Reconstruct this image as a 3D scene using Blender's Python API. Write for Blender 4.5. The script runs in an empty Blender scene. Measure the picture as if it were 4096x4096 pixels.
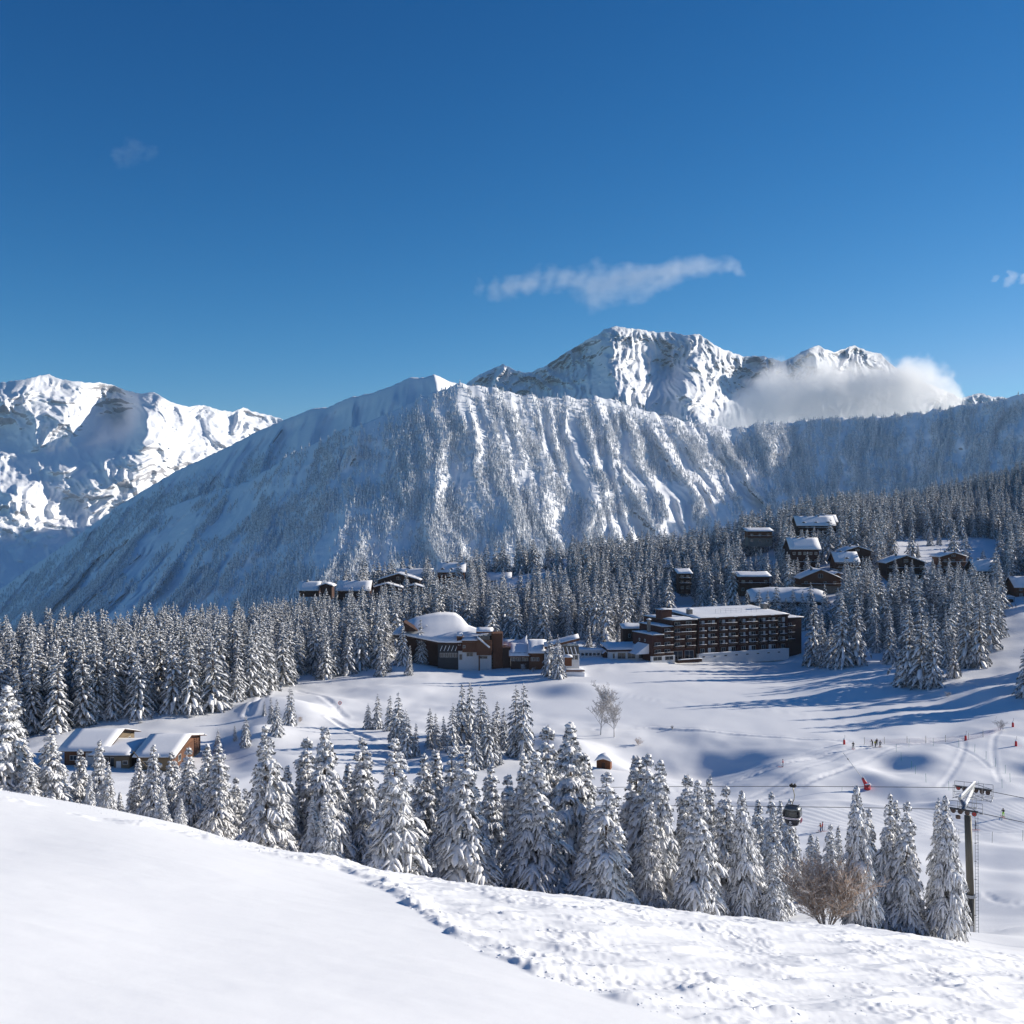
# Alpine resort on a winter afternoon: snow slope, snow-laden spruces, lift tower, hotel, chalets and far mountains.
import bpy, bmesh, math, random
import numpy as np
from mathutils import Vector, Matrix

sc = bpy.context.scene
COL = sc.collection
R = math.radians
F = 1098.0                      # focal length in thousandths-of-a-frame; the camera looks level along +Y

# ------------------------------------------------------------------ camera
cam_d = bpy.data.cameras.new("camera")
cam_d.sensor_width = 36.0
cam_d.lens = 36.0 * F / 1024.0
cam_d.clip_start = 0.5
cam_d.clip_end = 60000.0
cam = bpy.data.objects.new("camera", cam_d)
COL.objects.link(cam)
cam.location = (0, 0, 0)
cam.rotation_euler = (R(90), 0, 0)
sc.camera = cam

# ------------------------------------------------------------------ sky and sun
SUN_AZ, SUN_EL = 69.0, 17.5     # azimuth from +Y towards +X
w = bpy.data.worlds.new("World")
sc.world = w
w.use_nodes = True
nt = w.node_tree
for n in list(nt.nodes):
    nt.nodes.remove(n)
sky = nt.nodes.new("ShaderNodeTexSky")
sky.sky_type = 'NISHITA'
sky.sun_disc = False
sky.sun_elevation = R(SUN_EL)
sky.sun_rotation = R(SUN_AZ)
sky.altitude = 1900.0
sky.air_density = 1.0
sky.dust_density = 0.15
sky.ozone_density = 3.0
bg = nt.nodes.new("ShaderNodeBackground")
bg.inputs["Strength"].default_value = 0.1
wo = nt.nodes.new("ShaderNodeOutputWorld")
def vmath(op, a_, b_=None, sc_=None):
    n_ = nt.nodes.new("ShaderNodeVectorMath"); n_.operation = op
    nt.links.new(a_, n_.inputs[0])
    if b_ is not None: n_.inputs[1].default_value = b_
    if sc_ is not None: n_.inputs["Scale"].default_value = sc_
    return n_.outputs[0]
# the deep, slightly polarised blue of the air at this height: each channel on its own curve
sp_ = nt.nodes.new("ShaderNodeSeparateXYZ"); cb_ = nt.nodes.new("ShaderNodeCombineXYZ")
nt.links.new(vmath('SCALE', sky.outputs[0], None, 0.1), sp_.inputs[0])
for i_, pw_ in enumerate((2.4, 1.32, 1.06)):
    m_ = nt.nodes.new("ShaderNodeMath"); m_.operation = 'POWER'; m_.inputs[1].default_value = pw_
    nt.links.new(sp_.outputs[i_], m_.inputs[0])
    if i_ == 0:      # the red curve turns straight in the bright part of the sky, so that the sky round the sun stays neutral
        l_ = nt.nodes.new("ShaderNodeMath"); l_.operation = 'MULTIPLY'; l_.inputs[1].default_value = 0.185; nt.links.new(sp_.outputs[0], l_.inputs[0])
        k_ = nt.nodes.new("ShaderNodeMath"); k_.operation = 'MINIMUM'; nt.links.new(m_.outputs[0], k_.inputs[0]); nt.links.new(l_.outputs[0], k_.inputs[1]); m_ = k_
    nt.links.new(m_.outputs[0], cb_.inputs[i_])
nt.links.new(vmath('MULTIPLY', cb_.outputs[0], (29.0, 8.7, 8.3)), bg.inputs[0])
nt.links.new(bg.outputs[0], wo.inputs[0])

sun_d = bpy.data.lights.new("sun", 'SUN')
sun_d.energy = 5.0
sun_d.angle = R(0.53)
sun_d.color = (1.0, 0.925, 0.82)
sun = bpy.data.objects.new("sun", sun_d)
COL.objects.link(sun)
sdir = Vector((math.sin(R(SUN_AZ)) * math.cos(R(SUN_EL)), math.cos(R(SUN_AZ)) * math.cos(R(SUN_EL)), math.sin(R(SUN_EL))))
sun.rotation_euler = (-sdir).to_track_quat('-Z', 'Y').to_euler()
sun.location = sdir * 300

sc.view_settings.view_transform = 'Standard'
sc.view_settings.look = 'None'
sc.view_settings.exposure = 0.42
sc.view_settings.gamma = 1.0
sc.view_settings.use_curve_mapping = False
sc.render.engine = 'CYCLES'
sc.cycles.max_bounces = 5
sc.cycles.diffuse_bounces = 3
sc.cycles.glossy_bounces = 2
sc.cycles.transmission_bounces = 2
sc.cycles.volume_bounces = 6
sc.cycles.transparent_max_bounces = 6
sc.cycles.use_denoising = True
sc.cycles.caustics_reflective = False
sc.cycles.caustics_refractive = False

# ------------------------------------------------------------------ noise
_pr = np.random.RandomState(7)
_perm = _pr.permutation(4096)
_gx = np.cos(np.linspace(0, 2 * np.pi, 4096, endpoint=False))
_gy = np.sin(np.linspace(0, 2 * np.pi, 4096, endpoint=False))

def perlin(x, y, seed=0):
    x = np.asarray(x, dtype=np.float64) + seed * 17.31
    y = np.asarray(y, dtype=np.float64) + seed * 9.73
    xi = np.floor(x).astype(np.int64); yi = np.floor(y).astype(np.int64)
    xf = x - xi; yf = y - yi
    u = xf * xf * xf * (xf * (xf * 6 - 15) + 10)
    v = yf * yf * yf * (yf * (yf * 6 - 15) + 10)
    def g(ix, iy, fx, fy):
        h = _perm[(_perm[ix & 4095] + iy) & 4095]
        return _gx[h] * fx + _gy[h] * fy
    a = g(xi, yi, xf, yf); b = g(xi + 1, yi, xf - 1, yf)
    c = g(xi, yi + 1, xf, yf - 1); d = g(xi + 1, yi + 1, xf - 1, yf - 1)
    return (a + u * (b - a)) * (1 - v) + (c + u * (d - c)) * v     # about -0.7 .. 0.7

def fbm(x, y, oct=4, seed=0, gain=0.5, lac=2.03):
    t = 0; a = 1.0
    for i in range(oct):
        t = t + a * perlin(x, y, seed + i * 3)
        x = x * lac; y = y * lac; a *= gain
    return t

def ridged(x, y, oct=4, seed=0, gain=0.5, lac=2.03):
    t = 0; a = 1.0; wgt = 1.0
    for i in range(oct):
        n = 1.0 - np.abs(perlin(x, y, seed + i * 3)) * 1.9
        n = n * n * wgt
        wgt = np.clip(n * 1.6, 0, 1)
        t = t + a * n
        x = x * lac; y = y * lac; a *= gain
    return t                                                           # about 0 .. 2

def sstep(a, b, x):
    t = np.clip((np.asarray(x, dtype=np.float64) - a) / (b - a), 0, 1)
    return t * t * (3 - 2 * t)

class RBF:
    """smooth thin-plate surface through scattered points"""
    def __init__(self, pts, vals, smooth=1e-4):
        self.p = np.asarray(pts, float); n = len(self.p)
        d = np.linalg.norm(self.p[:, None] - self.p[None], axis=2)
        A = self.k(d) + np.eye(n) * smooth
        Pm = np.hstack([np.ones((n, 1)), self.p])
        M = np.zeros((n + 3, n + 3)); M[:n, :n] = A; M[:n, n:] = Pm; M[n:, :n] = Pm.T
        self.w = np.linalg.solve(M, np.concatenate([np.asarray(vals, float), np.zeros(3)]))
    @staticmethod
    def k(d):
        return np.where(d > 1e-9, d * d * np.log(np.maximum(d, 1e-9)), 0.0)
    def __call__(self, q):
        q = np.asarray(q, float); out = np.empty(len(q)); n = len(self.p)
        for s in range(0, len(q), 20000):
            c = q[s:s + 20000]
            d = np.sqrt(((c[:, None, :] - self.p[None]) ** 2).sum(2))
            out[s:s + 20000] = self.k(d) @ self.w[:n] + self.w[n] + c @ self.w[n + 1:]
        return out

# ------------------------------------------------------------------ materials
def new_mat(name):
    m = bpy.data.materials.new(name); m.use_nodes = True
    t = m.node_tree
    b = t.nodes["Principled BSDF"]
    return m, t, b

def node(t, kind, **kw):
    n = t.nodes.new(kind)
    for k, v in kw.items():
        if hasattr(n, k): setattr(n, k, v)
        else: n.inputs[k].default_value = v
    return n

def ramp(t, src, stops):
    r = t.nodes.new("ShaderNodeValToRGB")
    el = r.color_ramp.elements
    while len(el) < len(stops): el.new(0.5)
    for e, (p, c) in zip(el, stops):
        e.position = p; e.color = c if len(c) == 4 else (*c, 1)
    t.links.new(src, r.inputs[0])
    return r

def coord(t, scale=None):
    g = t.nodes.new("ShaderNodeTexCoord")
    if scale is None: return g.outputs["Object"]
    m = t.nodes.new("ShaderNodeMapping"); m.inputs["Scale"].default_value = scale
    t.links.new(g.outputs["Object"], m.inputs[0])
    return m.outputs[0]

def noise_n(t, vec, scale, detail=4, rough=0.55):
    n = node(t, "ShaderNodeTexNoise", Scale=scale, Detail=detail, Roughness=rough)
    t.links.new(vec, n.inputs["Vector"])
    return n.outputs["Fac"]

def bump(t, b, h, strength, dist):
    n = node(t, "ShaderNodeBump", Strength=strength, Distance=dist)
    t.links.new(h, n.inputs["Height"]); t.links.new(n.outputs[0], b.inputs["Normal"])
    return n

def simple(name, col, rough=0.6, metal=0.0, var=0.12, scale=3.0, bmp=0.0, spec=0.4, stretch=None):
    """a material whose colour wanders a little, with an optional fine relief"""
    m, t, b = new_mat(name)
    v = coord(t, stretch)
    f = noise_n(t, v, scale, 5)
    lo = [c * (1 - var * 1.6) for c in col]; hi = [min(1, c * (1 + var * 1.6)) for c in col]
    r = ramp(t, f, [(0.25, lo), (0.75, hi)])
    t.links.new(r.outputs[0], b.inputs["Base Color"])
    b.inputs["Roughness"].default_value = rough
    b.inputs["Metallic"].default_value = metal
    b.inputs["Specular IOR Level"].default_value = spec
    if bmp: bump(t, b, f, bmp, 0.05)
    return m

SNOW = (0.86, 0.86, 0.87)
def snow_mat(name, bscale=2.0, bstr=0.25, bdist=0.05, rough_attr=False, col=SNOW):
    m, t, b = new_mat(name)
    v = coord(t)
    f = noise_n(t, v, bscale, 6, 0.6)
    c = noise_n(t, v, bscale * 0.07, 3)
    r = ramp(t, c, [(0.3, [x * 0.965 for x in col]), (0.7, col)])
    t.links.new(r.outputs[0], b.inputs["Base Color"])
    b.inputs["Roughness"].default_value = 0.75
    b.inputs["Specular IOR Level"].default_value = 0.15
    bump(t, b, f, bstr, bdist)
    return m

M = {}
M['tree_snow'] = snow_mat("snow_on_branches", 3.0, 0.5, 0.12)
M['roof_snow'] = snow_mat("snow_on_roof", 1.2, 0.3, 0.08)

# ------------------------------------------------------------------ object helpers
def mesh_obj(name, verts, faces, mats, parent=None, mi=None, smooth=False, loc=None):
    me = bpy.data.meshes.new(name)
    me.from_pydata(verts, [], faces)
    for m in (mats if isinstance(mats, (list, tuple)) else [mats]):
        me.materials.append(m)
    if mi is not None: me.polygons.foreach_set("material_index", np.asarray(mi, dtype=np.int32))
    if smooth: me.polygons.foreach_set("use_smooth", np.ones(len(me.polygons), dtype=bool))
    me.update()
    o = bpy.data.objects.new(name, me)
    COL.objects.link(o)
    if parent is not None: o.parent = parent
    if loc is not None: o.location = loc
    return o

def grid_obj(name, X, Y, Z, mat, smooth=True):
    """a sheet from 2-D arrays of coordinates"""
    nr, nc = X.shape
    co = np.stack([X, Y, Z], -1).reshape(-1, 3).astype(np.float32)
    i = np.arange((nr - 1) * (nc - 1)); r = i // (nc - 1); c = i % (nc - 1)
    a = r * nc + c
    quads = np.stack([a, a + 1, a + nc + 1, a + nc], -1).astype(np.int32)
    me = bpy.data.meshes.new(name)
    me.vertices.add(len(co)); me.vertices.foreach_set("co", co.ravel())
    me.loops.add(quads.size); me.loops.foreach_set("vertex_index", quads.ravel())
    me.polygons.add(len(quads))
    me.polygons.foreach_set("loop_start", np.arange(0, quads.size, 4, dtype=np.int32))
    me.polygons.foreach_set("use_smooth", np.full(len(quads), smooth, dtype=bool))
    me.materials.append(mat)
    me.update(calc_edges=True); me.validate()
    o = bpy.data.objects.new(name, me); COL.objects.link(o)
    return o

def tag(o, label=None, cat=None, group=None, kind=None):
    if label: o['label'] = label
    if cat: o['category'] = cat
    if group: o['group'] = group
    if kind: o['kind'] = kind
    return o

def empty(name, loc, rz=0.0, label=None, cat=None, group=None):
    o = bpy.data.objects.new(name, None); COL.objects.link(o)
    o.location = loc; o.rotation_euler = (0, 0, rz); o.empty_display_size = 0.3
    return tag(o, label, cat, group)

class MB:
    """collects boxes, prisms, tubes and lumps; build() links them as ONE mesh object"""
    def __init__(self): self.v = []; self.f = []; self.m = []
    def add(self, vs, fs, m=0):
        k = len(self.v); self.v.extend([tuple(p) for p in vs])
        self.f.extend([tuple(i + k for i in f) for f in fs]); self.m.extend([m] * len(fs)); return self
    def box(self, x0, x1, y0, y1, z0, z1, m=0):
        vs = [(x, y, z) for z in (z0, z1) for x, y in ((x0, y0), (x1, y0), (x1, y1), (x0, y1))]
        return self.add(vs, [(3, 2, 1, 0), (4, 5, 6, 7), (0, 1, 5, 4), (1, 2, 6, 5), (2, 3, 7, 6), (3, 0, 4, 7)], m)
    def obox(self, a, b, w, h, m=0, up=(0, 0, 1)):
        """a bar of section w x h from a to b"""
        a = Vector(a); b = Vector(b); d = (b - a).normalized(); u = Vector(up)
        s = d.cross(u)
        if s.length < 1e-4: s = d.cross(Vector((1, 0, 0)))
        s.normalize(); u = s.cross(d)
        vs = [p + s * (i * w / 2) + u * (j * h / 2) for p in (a, b) for i, j in ((-1, -1), (1, -1), (1, 1), (-1, 1))]
        return self.add(vs, [(3, 2, 1, 0), (4, 5, 6, 7), (0, 1, 5, 4), (1, 2, 6, 5), (2, 3, 7, 6), (3, 0, 4, 7)], m)
    def tube(self, pts, rad, n=8, m=0, cap=True):
        pts = [Vector(p) for p in pts]
        rad = rad if isinstance(rad, (list, tuple)) else [rad] * len(pts)
        vs = []; k = len(pts); ref = Vector((0, 0, 1))
        for i, p in enumerate(pts):
            d = (pts[min(i + 1, k - 1)] - pts[max(i - 1, 0)]).normalized()
            s = d.cross(ref)
            if s.length < 0.05: s = d.cross(Vector((0, 1, 0)))
            s.normalize(); u = s.cross(d)
            for j in range(n):
                a = 2 * math.pi * j / n
                vs.append(p + (s * math.cos(a) + u * math.sin(a)) * rad[i])
        fs = [(i * n + j, i * n + (j + 1) % n, (i + 1) * n + (j + 1) % n, (i + 1) * n + j) for i in range(k - 1) for j in range(n)]
        if cap: fs += [tuple(range(n - 1, -1, -1)), tuple((k - 1) * n + j for j in range(n))]
        return self.add(vs, fs, m)
    def prism(self, poly, a, b, m=0):
        """a 2-D outline (x,z) swept from y=a to y=b"""
        n = len(poly)
        vs = [(x, a, z) for x, z in poly] + [(x, b, z) for x, z in poly]
        fs = [tuple(range(n)), tuple(range(2 * n - 1, n - 1, -1))] + [(i, i + n, (i + 1) % n + n, (i + 1) % n) for i in range(n)]
        return self.add(vs, fs, m)
    def build(self, name, mats, parent=None, smooth=False):
        return mesh_obj(name, self.v, self.f, mats, parent, self.m, smooth)

def P(u, v, d): return Vector(((u - 512) / F * d, d, (512 - v) / F * d))
# ------------------------------------------------------------------ the ground sheet
# surveyed points (bearing, dip, distance) of the slope, the plateau and the hill with the chalets
GP = []
def near_plane(x, y): return -5.0 - 0.245 * y - 0.155 * x
for r_ in (5, 9, 15, 24, 34, 44):
    for a_ in (-48, -34, -24, -12, 0, 12, 24, 34, 48):
        x_ = r_ * math.sin(R(a_)); y_ = r_ * math.cos(R(a_)); GP.append((x_, y_, near_plane(x_, y_)))
CREST = [(-200, 765), (0, 792), (84, 806), (190, 827), (252, 846), (325, 858), (374, 873), (440, 884), (494, 891), (572, 897), (675, 913),
         (742, 921), (797, 925), (874, 930), (938, 939), (964, 946), (1024, 958), (1250, 990)]
def gp(u, v, d): p = P(u, v, d); GP.append((p.x, p.y, p.z))
for u_, v_ in CREST:
    gp(u_, v_, 61)
for line in [
    (-200, [(78, 792), (100, 800), (140, 790), (180, 775), (230, 760), (330, 700), (430, 662), (520, 690), (700, 780), (1100, 900)]),
    (0, [(75, 812), (100, 815), (140, 800), (180, 785), (230, 770), (262, 748), (300, 722), (360, 690), (430, 660), (520, 682), (700, 730), (1000, 800)]),
    (130, [(75, 832), (100, 842), (140, 822), (180, 795), (235, 766), (262, 742), (300, 708), (360, 684), (460, 648), (560, 672), (700, 700), (1000, 780)]),
    (256, [(75, 862), (100, 866), (130, 850), (170, 825), (210, 790), (245, 756), (285, 722), (350, 690), (420, 662), (500, 638), (600, 648), (720, 690), (1000, 770)]),
    (190, [(262, 746), (240, 764), (310, 706)]), (230, [(247, 762), (270, 738)]), (310, [(350, 690), (300, 706), (262, 738)]),
    (340, [(75, 880), (100, 884), (250, 750), (300, 716), (345, 693), (420, 662), (550, 622), (620, 598), (720, 625), (1000, 730)]),
    (400, [(250, 758), (270, 735), (300, 718), (400, 662)]),
    (445, [(75, 892), (100, 900), (130, 880), (170, 845), (210, 800), (252, 756), (300, 720), (360, 686), (420, 660), (560, 610), (640, 592), (760, 608), (1000, 700)]),
    (512, [(75, 904), (100, 908), (130, 888), (170, 850), (210, 812), (245, 766), (300, 719), (360, 686), (420, 657), (560, 606), (690, 574), (800, 590), (1000, 660)]),
    (604, [(75, 911), (100, 916), (130, 893), (170, 855), (210, 815), (245, 768), (275, 739), (292, 724), (333, 700), (375, 678), (420, 655), (470, 640), (580, 595), (700, 566), (820, 580), (1000, 650)]),
    (700, [(75, 924), (100, 924), (130, 898), (170, 861), (215, 813), (236, 792), (254, 776), (272, 752), (284, 733), (300, 720), (350, 691), (417, 662), (470, 634), (560, 595), (680, 560), (820, 575), (1000, 640)]),
    (783, [(80, 927), (100, 922), (130, 900), (170, 864), (214, 815), (235, 787), (248, 764), (272, 743), (300, 721), (350, 691), (447, 652), (490, 616), (560, 580), (650, 546), (750, 530), (900, 560), (1100, 640)]),
    (860, [(80, 931), (100, 924), (130, 902), (170, 864), (206, 824), (222, 803), (235, 787), (250, 762), (265, 746), (280, 738), (330, 702), (400, 663), (470, 622), (560, 574), (650, 540), (740, 524), (850, 515), (1000, 560)]),
    (905, [(350, 686), (300, 719), (420, 655), (550, 580), (650, 545), (800, 517), (950, 530)]),
    (940, [(85, 938), (110, 932), (130, 921), (170, 868), (206, 826), (222, 803), (240, 778), (262, 746), (277, 738), (300, 720), (340, 690), (375, 668), (430, 640), (500, 602), (560, 576), (650, 546), (700, 533), (850, 503), (1000, 520)]),
    (971, [(85, 945), (110, 937), (130, 924), (160, 885), (190, 844), (206, 826), (220, 806), (245, 770), (266, 740), (285, 730)]),
    (1024, [(85, 949), (110, 931), (140, 906), (170, 868), (206, 824), (220, 804), (245, 770), (262, 742), (285, 727), (310, 706), (335, 688), (375, 660), (440, 619), (500, 594), (560, 570), (650, 548), (750, 520), (900, 484), (1050, 500), (1200, 600)]),
    (1250, [(85, 985), (120, 960), (170, 900), (214, 820), (262, 745), (335, 675), (440, 600), (560, 550), (700, 520), (900, 480), (1100, 520)]),
    ]:
    for d_, v_ in line[1]: gp(line[0], v_, d_)
for a_ in (-45, -30, -15, 0, 15, 30, 45):
    for r_, z_ in ((1700, -520), (2600, -760)):
        GP.append((r_ * math.sin(R(a_)), r_ * math.cos(R(a_)), z_))
GP = np.array(GP)
def feat(x, y):
    th = np.arctan2(x, y); r = np.sqrt(x * x + y * y)
    return np.stack([np.clip(th, -0.88, 0.88) * 2.2, np.log(np.maximum(r, 4.0))], -1)
_rbf = RBF(feat(GP[:, 0], GP[:, 1]), GP[:, 2], 2e-4)

ROUGH = [(-60, 786), (0, 801), (92, 821), (168, 832), (252, 853), (300, 864), (340, 872), (357, 881), (388, 893), (425, 918), (466, 946), (530, 974), (600, 996), (699, 1026), (900, 1100), (1300, 1300)]
ROUGH_TOP = [(-60, 780), (0, 796.5), (92, 814), (168, 824), (252, 846), (320, 856), (360, 862), (400, 860), (1300, 860)]
FLAT = [(-200, 0), (0, 0)]
def uv_of(x, y, z):
    yy = np.maximum(y, 1.0)
    return 512 + F * x / yy, 512 - F * z / yy

# mounds and hollows: bearing, distance, radius across, radius along, height
BUMPS = [(890, 249, 6.5, 6.5, -1.7), (874, 238, 5, 5, 0.8), (905, 236, 8, 7, 0.9), (925, 252, 8, 8, 1.2), (912, 224, 9, 5, -0.8), (960, 242, 9, 9, 0.8), (820, 240, 12, 7, 0.4),
         (690, 259, 20, 9, -1.9), (640, 264, 9, 8, -1.8), (745, 262, 10, 6, -1.2), (665, 240, 16, 6, 0.7), (575, 276, 10, 7, -1.4), (1013, 244, 5, 4, -0.9), (350, 322, 15, 10, 1.6), (385, 345, 12, 9, 1.3), (300, 318, 8, 9, -1.2),
         (577, 352, 12, 9, 2.0), (540, 345, 9, 10, -1.3), (835, 350, 14, 12, 2.0), (800, 365, 9, 6, -1.0), (560, 268, 8, 9, 1.4), (525, 262, 6, 9, -1.2), (604, 252, 4, 4, -1.4),
         (270, 300, 9, 10, 2.6), (252, 262, 9, 12, 4.2), (215, 268, 7, 9, -1.8), (160, 296, 14, 9, 1.6), (130, 268, 16, 12, -1.5), (450, 268, 9, 9, 1.0), (410, 285, 8, 6, -0.8),
         (1005, 150, 10, 9, 0.7), (985, 175, 8, 7, -0.9), (945, 98, 7, 6, 0.8), (1010, 92, 6, 5, -0.5), (1000, 330, 16, 12, 1.6), (960, 318, 12, 9, -1.2)]
def H(x, y, detail=True):
    x = np.asarray(x, float); y = np.asarray(y, float); sh = np.shape(x)
    x = np.atleast_1d(x).ravel(); y = np.atleast_1d(y).ravel()
    z = _rbf(feat(x, y))
    for u, d, rx, ry, h in BUMPS:
        cx = (u - 512) / F * d
        z = z + h * np.exp(-((x - cx) / rx) ** 2 - ((y - d) / ry) ** 2)
    # low rolling drifts everywhere beyond the crest
    r = np.sqrt(x * x + y * y)
    far = sstep(62, 130, r)
    z = z + far * (fbm(x / 26, y / 26, 3, 11) * 0.9 + fbm(x / 9, y / 9, 2, 15) * 0.18) * (1 - 0.75 * lake(x, y))
    # all-round: behind the camera the hillside keeps its plane
    th = np.abs(np.arctan2(x, y))
    z2 = -5.0 - 0.245 * np.clip(y, -200, 60) - 0.155 * np.clip(x, -200, 200) - 0.12 * np.maximum(np.abs(x) - 60, 0) * sstep(0, 1, -y)
    k = sstep(1.0, 1.9, th) * 1.0
    z = z * (1 - k) + z2 * k
    return z.reshape(sh)
def lake(x, y):
    u = 512 + F * x / np.maximum(y, 1)
    a = np.interp(u, [430, 533, 650, 727, 843, 950, 1010], [330, 305, 291, 282, 275, 284, 300])
    b = np.interp(u, [430, 560, 650, 780, 860, 950, 1010], [380, 372, 404, 430, 380, 335, 310])
    return sstep(0, 8, y - a) * sstep(0, 8, b - y) * sstep(420, 470, u) * sstep(1030, 990, u)

def rough_mask(x, y, z):
    u, v = uv_of(x, y, z)
    lo = np.interp(u, [p[0] for p in ROUGH], [p[1] for p in ROUGH])
    hi = np.interp(u, [p[0] for p in ROUGH_TOP], [p[1] for p in ROUGH_TOP])
    jit = fbm(x / 2.2, y / 2.2, 3, 31) * 6
    m = sstep(0, 5, lo - v + jit) * sstep(0, 3, v - hi + jit * 0.3)
    r = np.sqrt(x * x + y * y)
    # beyond the crest on the right the trampled snow ends
    lim = 66 - 4 * sstep(820, 900, u)
    return m * sstep(2, -3, r - lim * np.sqrt(1 + (x / np.maximum(y, 1)) ** 2)) * (y > 3)

def near_detail(x, y, z):
    m = rough_mask(x, y, z)
    # skied-up snow: long scrapes running down to the right, then clods
    ax = x * 0.86 + y * 0.5; ay = -x * 0.5 + y * 0.86
    s1 = ridged(ax / 7.0, ay / 2.6, 3, 40)
    s2 = 1 - np.abs(perlin(x / 1.1, y / 1.1, 50)) * 2
    s3 = 1 - np.abs(perlin(x / 0.42, y / 0.42, 54)) * 2
    s4 = perlin(x / 0.2, y / 0.2, 58)
    patch = sstep(-0.1, 0.35, fbm(x / 3.5, y / 3.5, 2, 61))
    s5 = 1 - np.abs(perlin(ax / 2.6, ay / 0.55, 81)) * 2
    d = (s1 - 0.9) * 0.15 + s5 * 0.05 + s2 * 0.06 * (0.3 + patch) + s3 * 0.055 * (0.25 + patch) + s4 * 0.04 * (0.3 + patch)
    # raised rim of pushed snow along the edge of the trampled strip
    u, v = uv_of(x, y, z)
    lo = np.interp(u, [p[0] for p in ROUGH], [p[1] for p in ROUGH])
    e = (lo - v)
    rim = np.exp(-((e - 7) / 8.0) ** 2) * sstep(60, 350, u) * sstep(-0.25, 0.3, perlin(x / 2.6, y / 2.6, 63))
    d = d + rim * (0.04 + 0.10 * np.maximum(perlin(x / 0.3, y / 0.3, 66), 0) + 0.05 * s3)
    trench = np.exp(-((e - 24) / 9.0) ** 2) * sstep(380, 460, u)
    d = d - trench * 0.05
    r = np.sqrt(x * x + y * y)
    smooth = fbm(x / 14, y / 14, 2, 70) * 0.25 + fbm(x / 3, y / 1.3, 3, 73) * 0.022
    return d * m + smooth * sstep(8, 20, r) * sstep(75, 55, r)

def track(x, y, pts, wid, dep):
    """a groove trodden along a polyline of (bearing, distance)"""
    best = np.full(len(x), 1e9); along = np.zeros(len(x)); L = 0
    q = [((u - 512) / F * d, d) for u, d in pts]
    for (ax, ay), (bx, by) in zip(q[:-1], q[1:]):
        dx, dy = bx - ax, by - ay; l2 = dx * dx + dy * dy
        t = np.clip(((x - ax) * dx + (y - ay) * dy) / l2, 0, 1)
        dd = np.hypot(x - ax - t * dx, y - ay - t * dy)
        k = dd < best; best = np.where(k, dd, best); along = np.where(k, L + t * math.sqrt(l2), along); L += math.sqrt(l2)
    g = np.exp(-(best / wid) ** 2)
    rim = np.exp(-((best - wid * 1.7) / (wid * 0.6)) ** 2)
    n = 0.6 + 0.7 * perlin(x / 0.7, y / 0.7, 91)
    return -dep * g * n + rim * dep * 0.45 * n

def mid_detail(x, y):
    d = np.zeros(len(x))
    d += track(x, y, [(640, 231), (700, 238), (783, 249), (850, 262), (905, 267), (960, 276)], 0.9, 0.42)
    d += track(x, y, [(690, 216), (760, 226), (810, 236), (850, 246)], 0.7, 0.3)
    d += track(x, y, [(600, 286), (650, 291.5), (700, 286), (760, 281), (843, 274)], 0.8, -0.35)
    d += track(x, y, [(268, 352), (262, 320), (254, 300), (248, 290)], 1.1, 0.5)
    d += track(x, y, [(297, 350), (318, 335), (330, 318), (345, 300)], 0.9, 0.4)
    d += track(x, y, [(330, 290), (352, 275), (372, 262)], 0.9, 0.5)
    d += track(x, y, [(985, 150), (1000, 144), (1024, 139), (1080, 134)], 0.5, 0.25)
    d += track(x, y, [(990, 112), (1010, 114), (1040, 117)], 0.8, 0.22)
    d += track(x, y, [(730, 201), (800, 199.5), (900, 199), (960, 200), (1060, 201)], 0.8, 0.2)
    for k, (u0, d0, u1, d1, u2, d2) in enumerate([(905, 268, 880, 255, 800, 232), (870, 266, 830, 250, 740, 226), (960, 272, 975, 255, 940, 232), (1000, 280, 985, 258, 1000, 236), (845, 270, 800, 256, 700, 240), (930, 270, 950, 262, 990, 246)]):
        pl = [((1 - t) ** 2 * u0 + 2 * t * (1 - t) * u1 + t * t * u2, (1 - t) ** 2 * d0 + 2 * t * (1 - t) * d1 + t * t * d2) for t in np.linspace(0, 1, 7)]
        d += track(x, y, pl, 0.55, 0.14)
    d += track(x, y, [(560, 372), (600, 350), (660, 330), (760, 318), (860, 300)], 0.6, 0.12)
    # groomed lift-side piste: raised lip of cleared snow behind it and fine ridges on it
    u = 512 + F * x / np.maximum(y, 1)
    on = sstep(700, 740, u)
    back = 221 + 1.2 * perlin(u / 40, u * 0, 5)
    lip = np.exp(-((y - back - 1.5) / 1.3) ** 2) * (0.6 + 0.35 * perlin(x / 7, y / 3, 77))
    flat = sstep(200, 204, y) * sstep(221, 218, y)
    d += on * (lip * 0.9 + flat * 0.05 * np.sin(y * 7 + 2 * perlin(x / 12, y / 12, 3)) - flat * 0.15)
    # combed ski tracks over the mound
    mnd = sstep(226, 232, y) * sstep(270, 262, y) * sstep(640, 690, u) * sstep(880, 820, u)
    d += mnd * 0.07 * fbm((x * 0.2 + y * 0.98) / 0.8, (x * 0.98 - y * 0.2) / 14, 2, 83)
    return d

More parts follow.
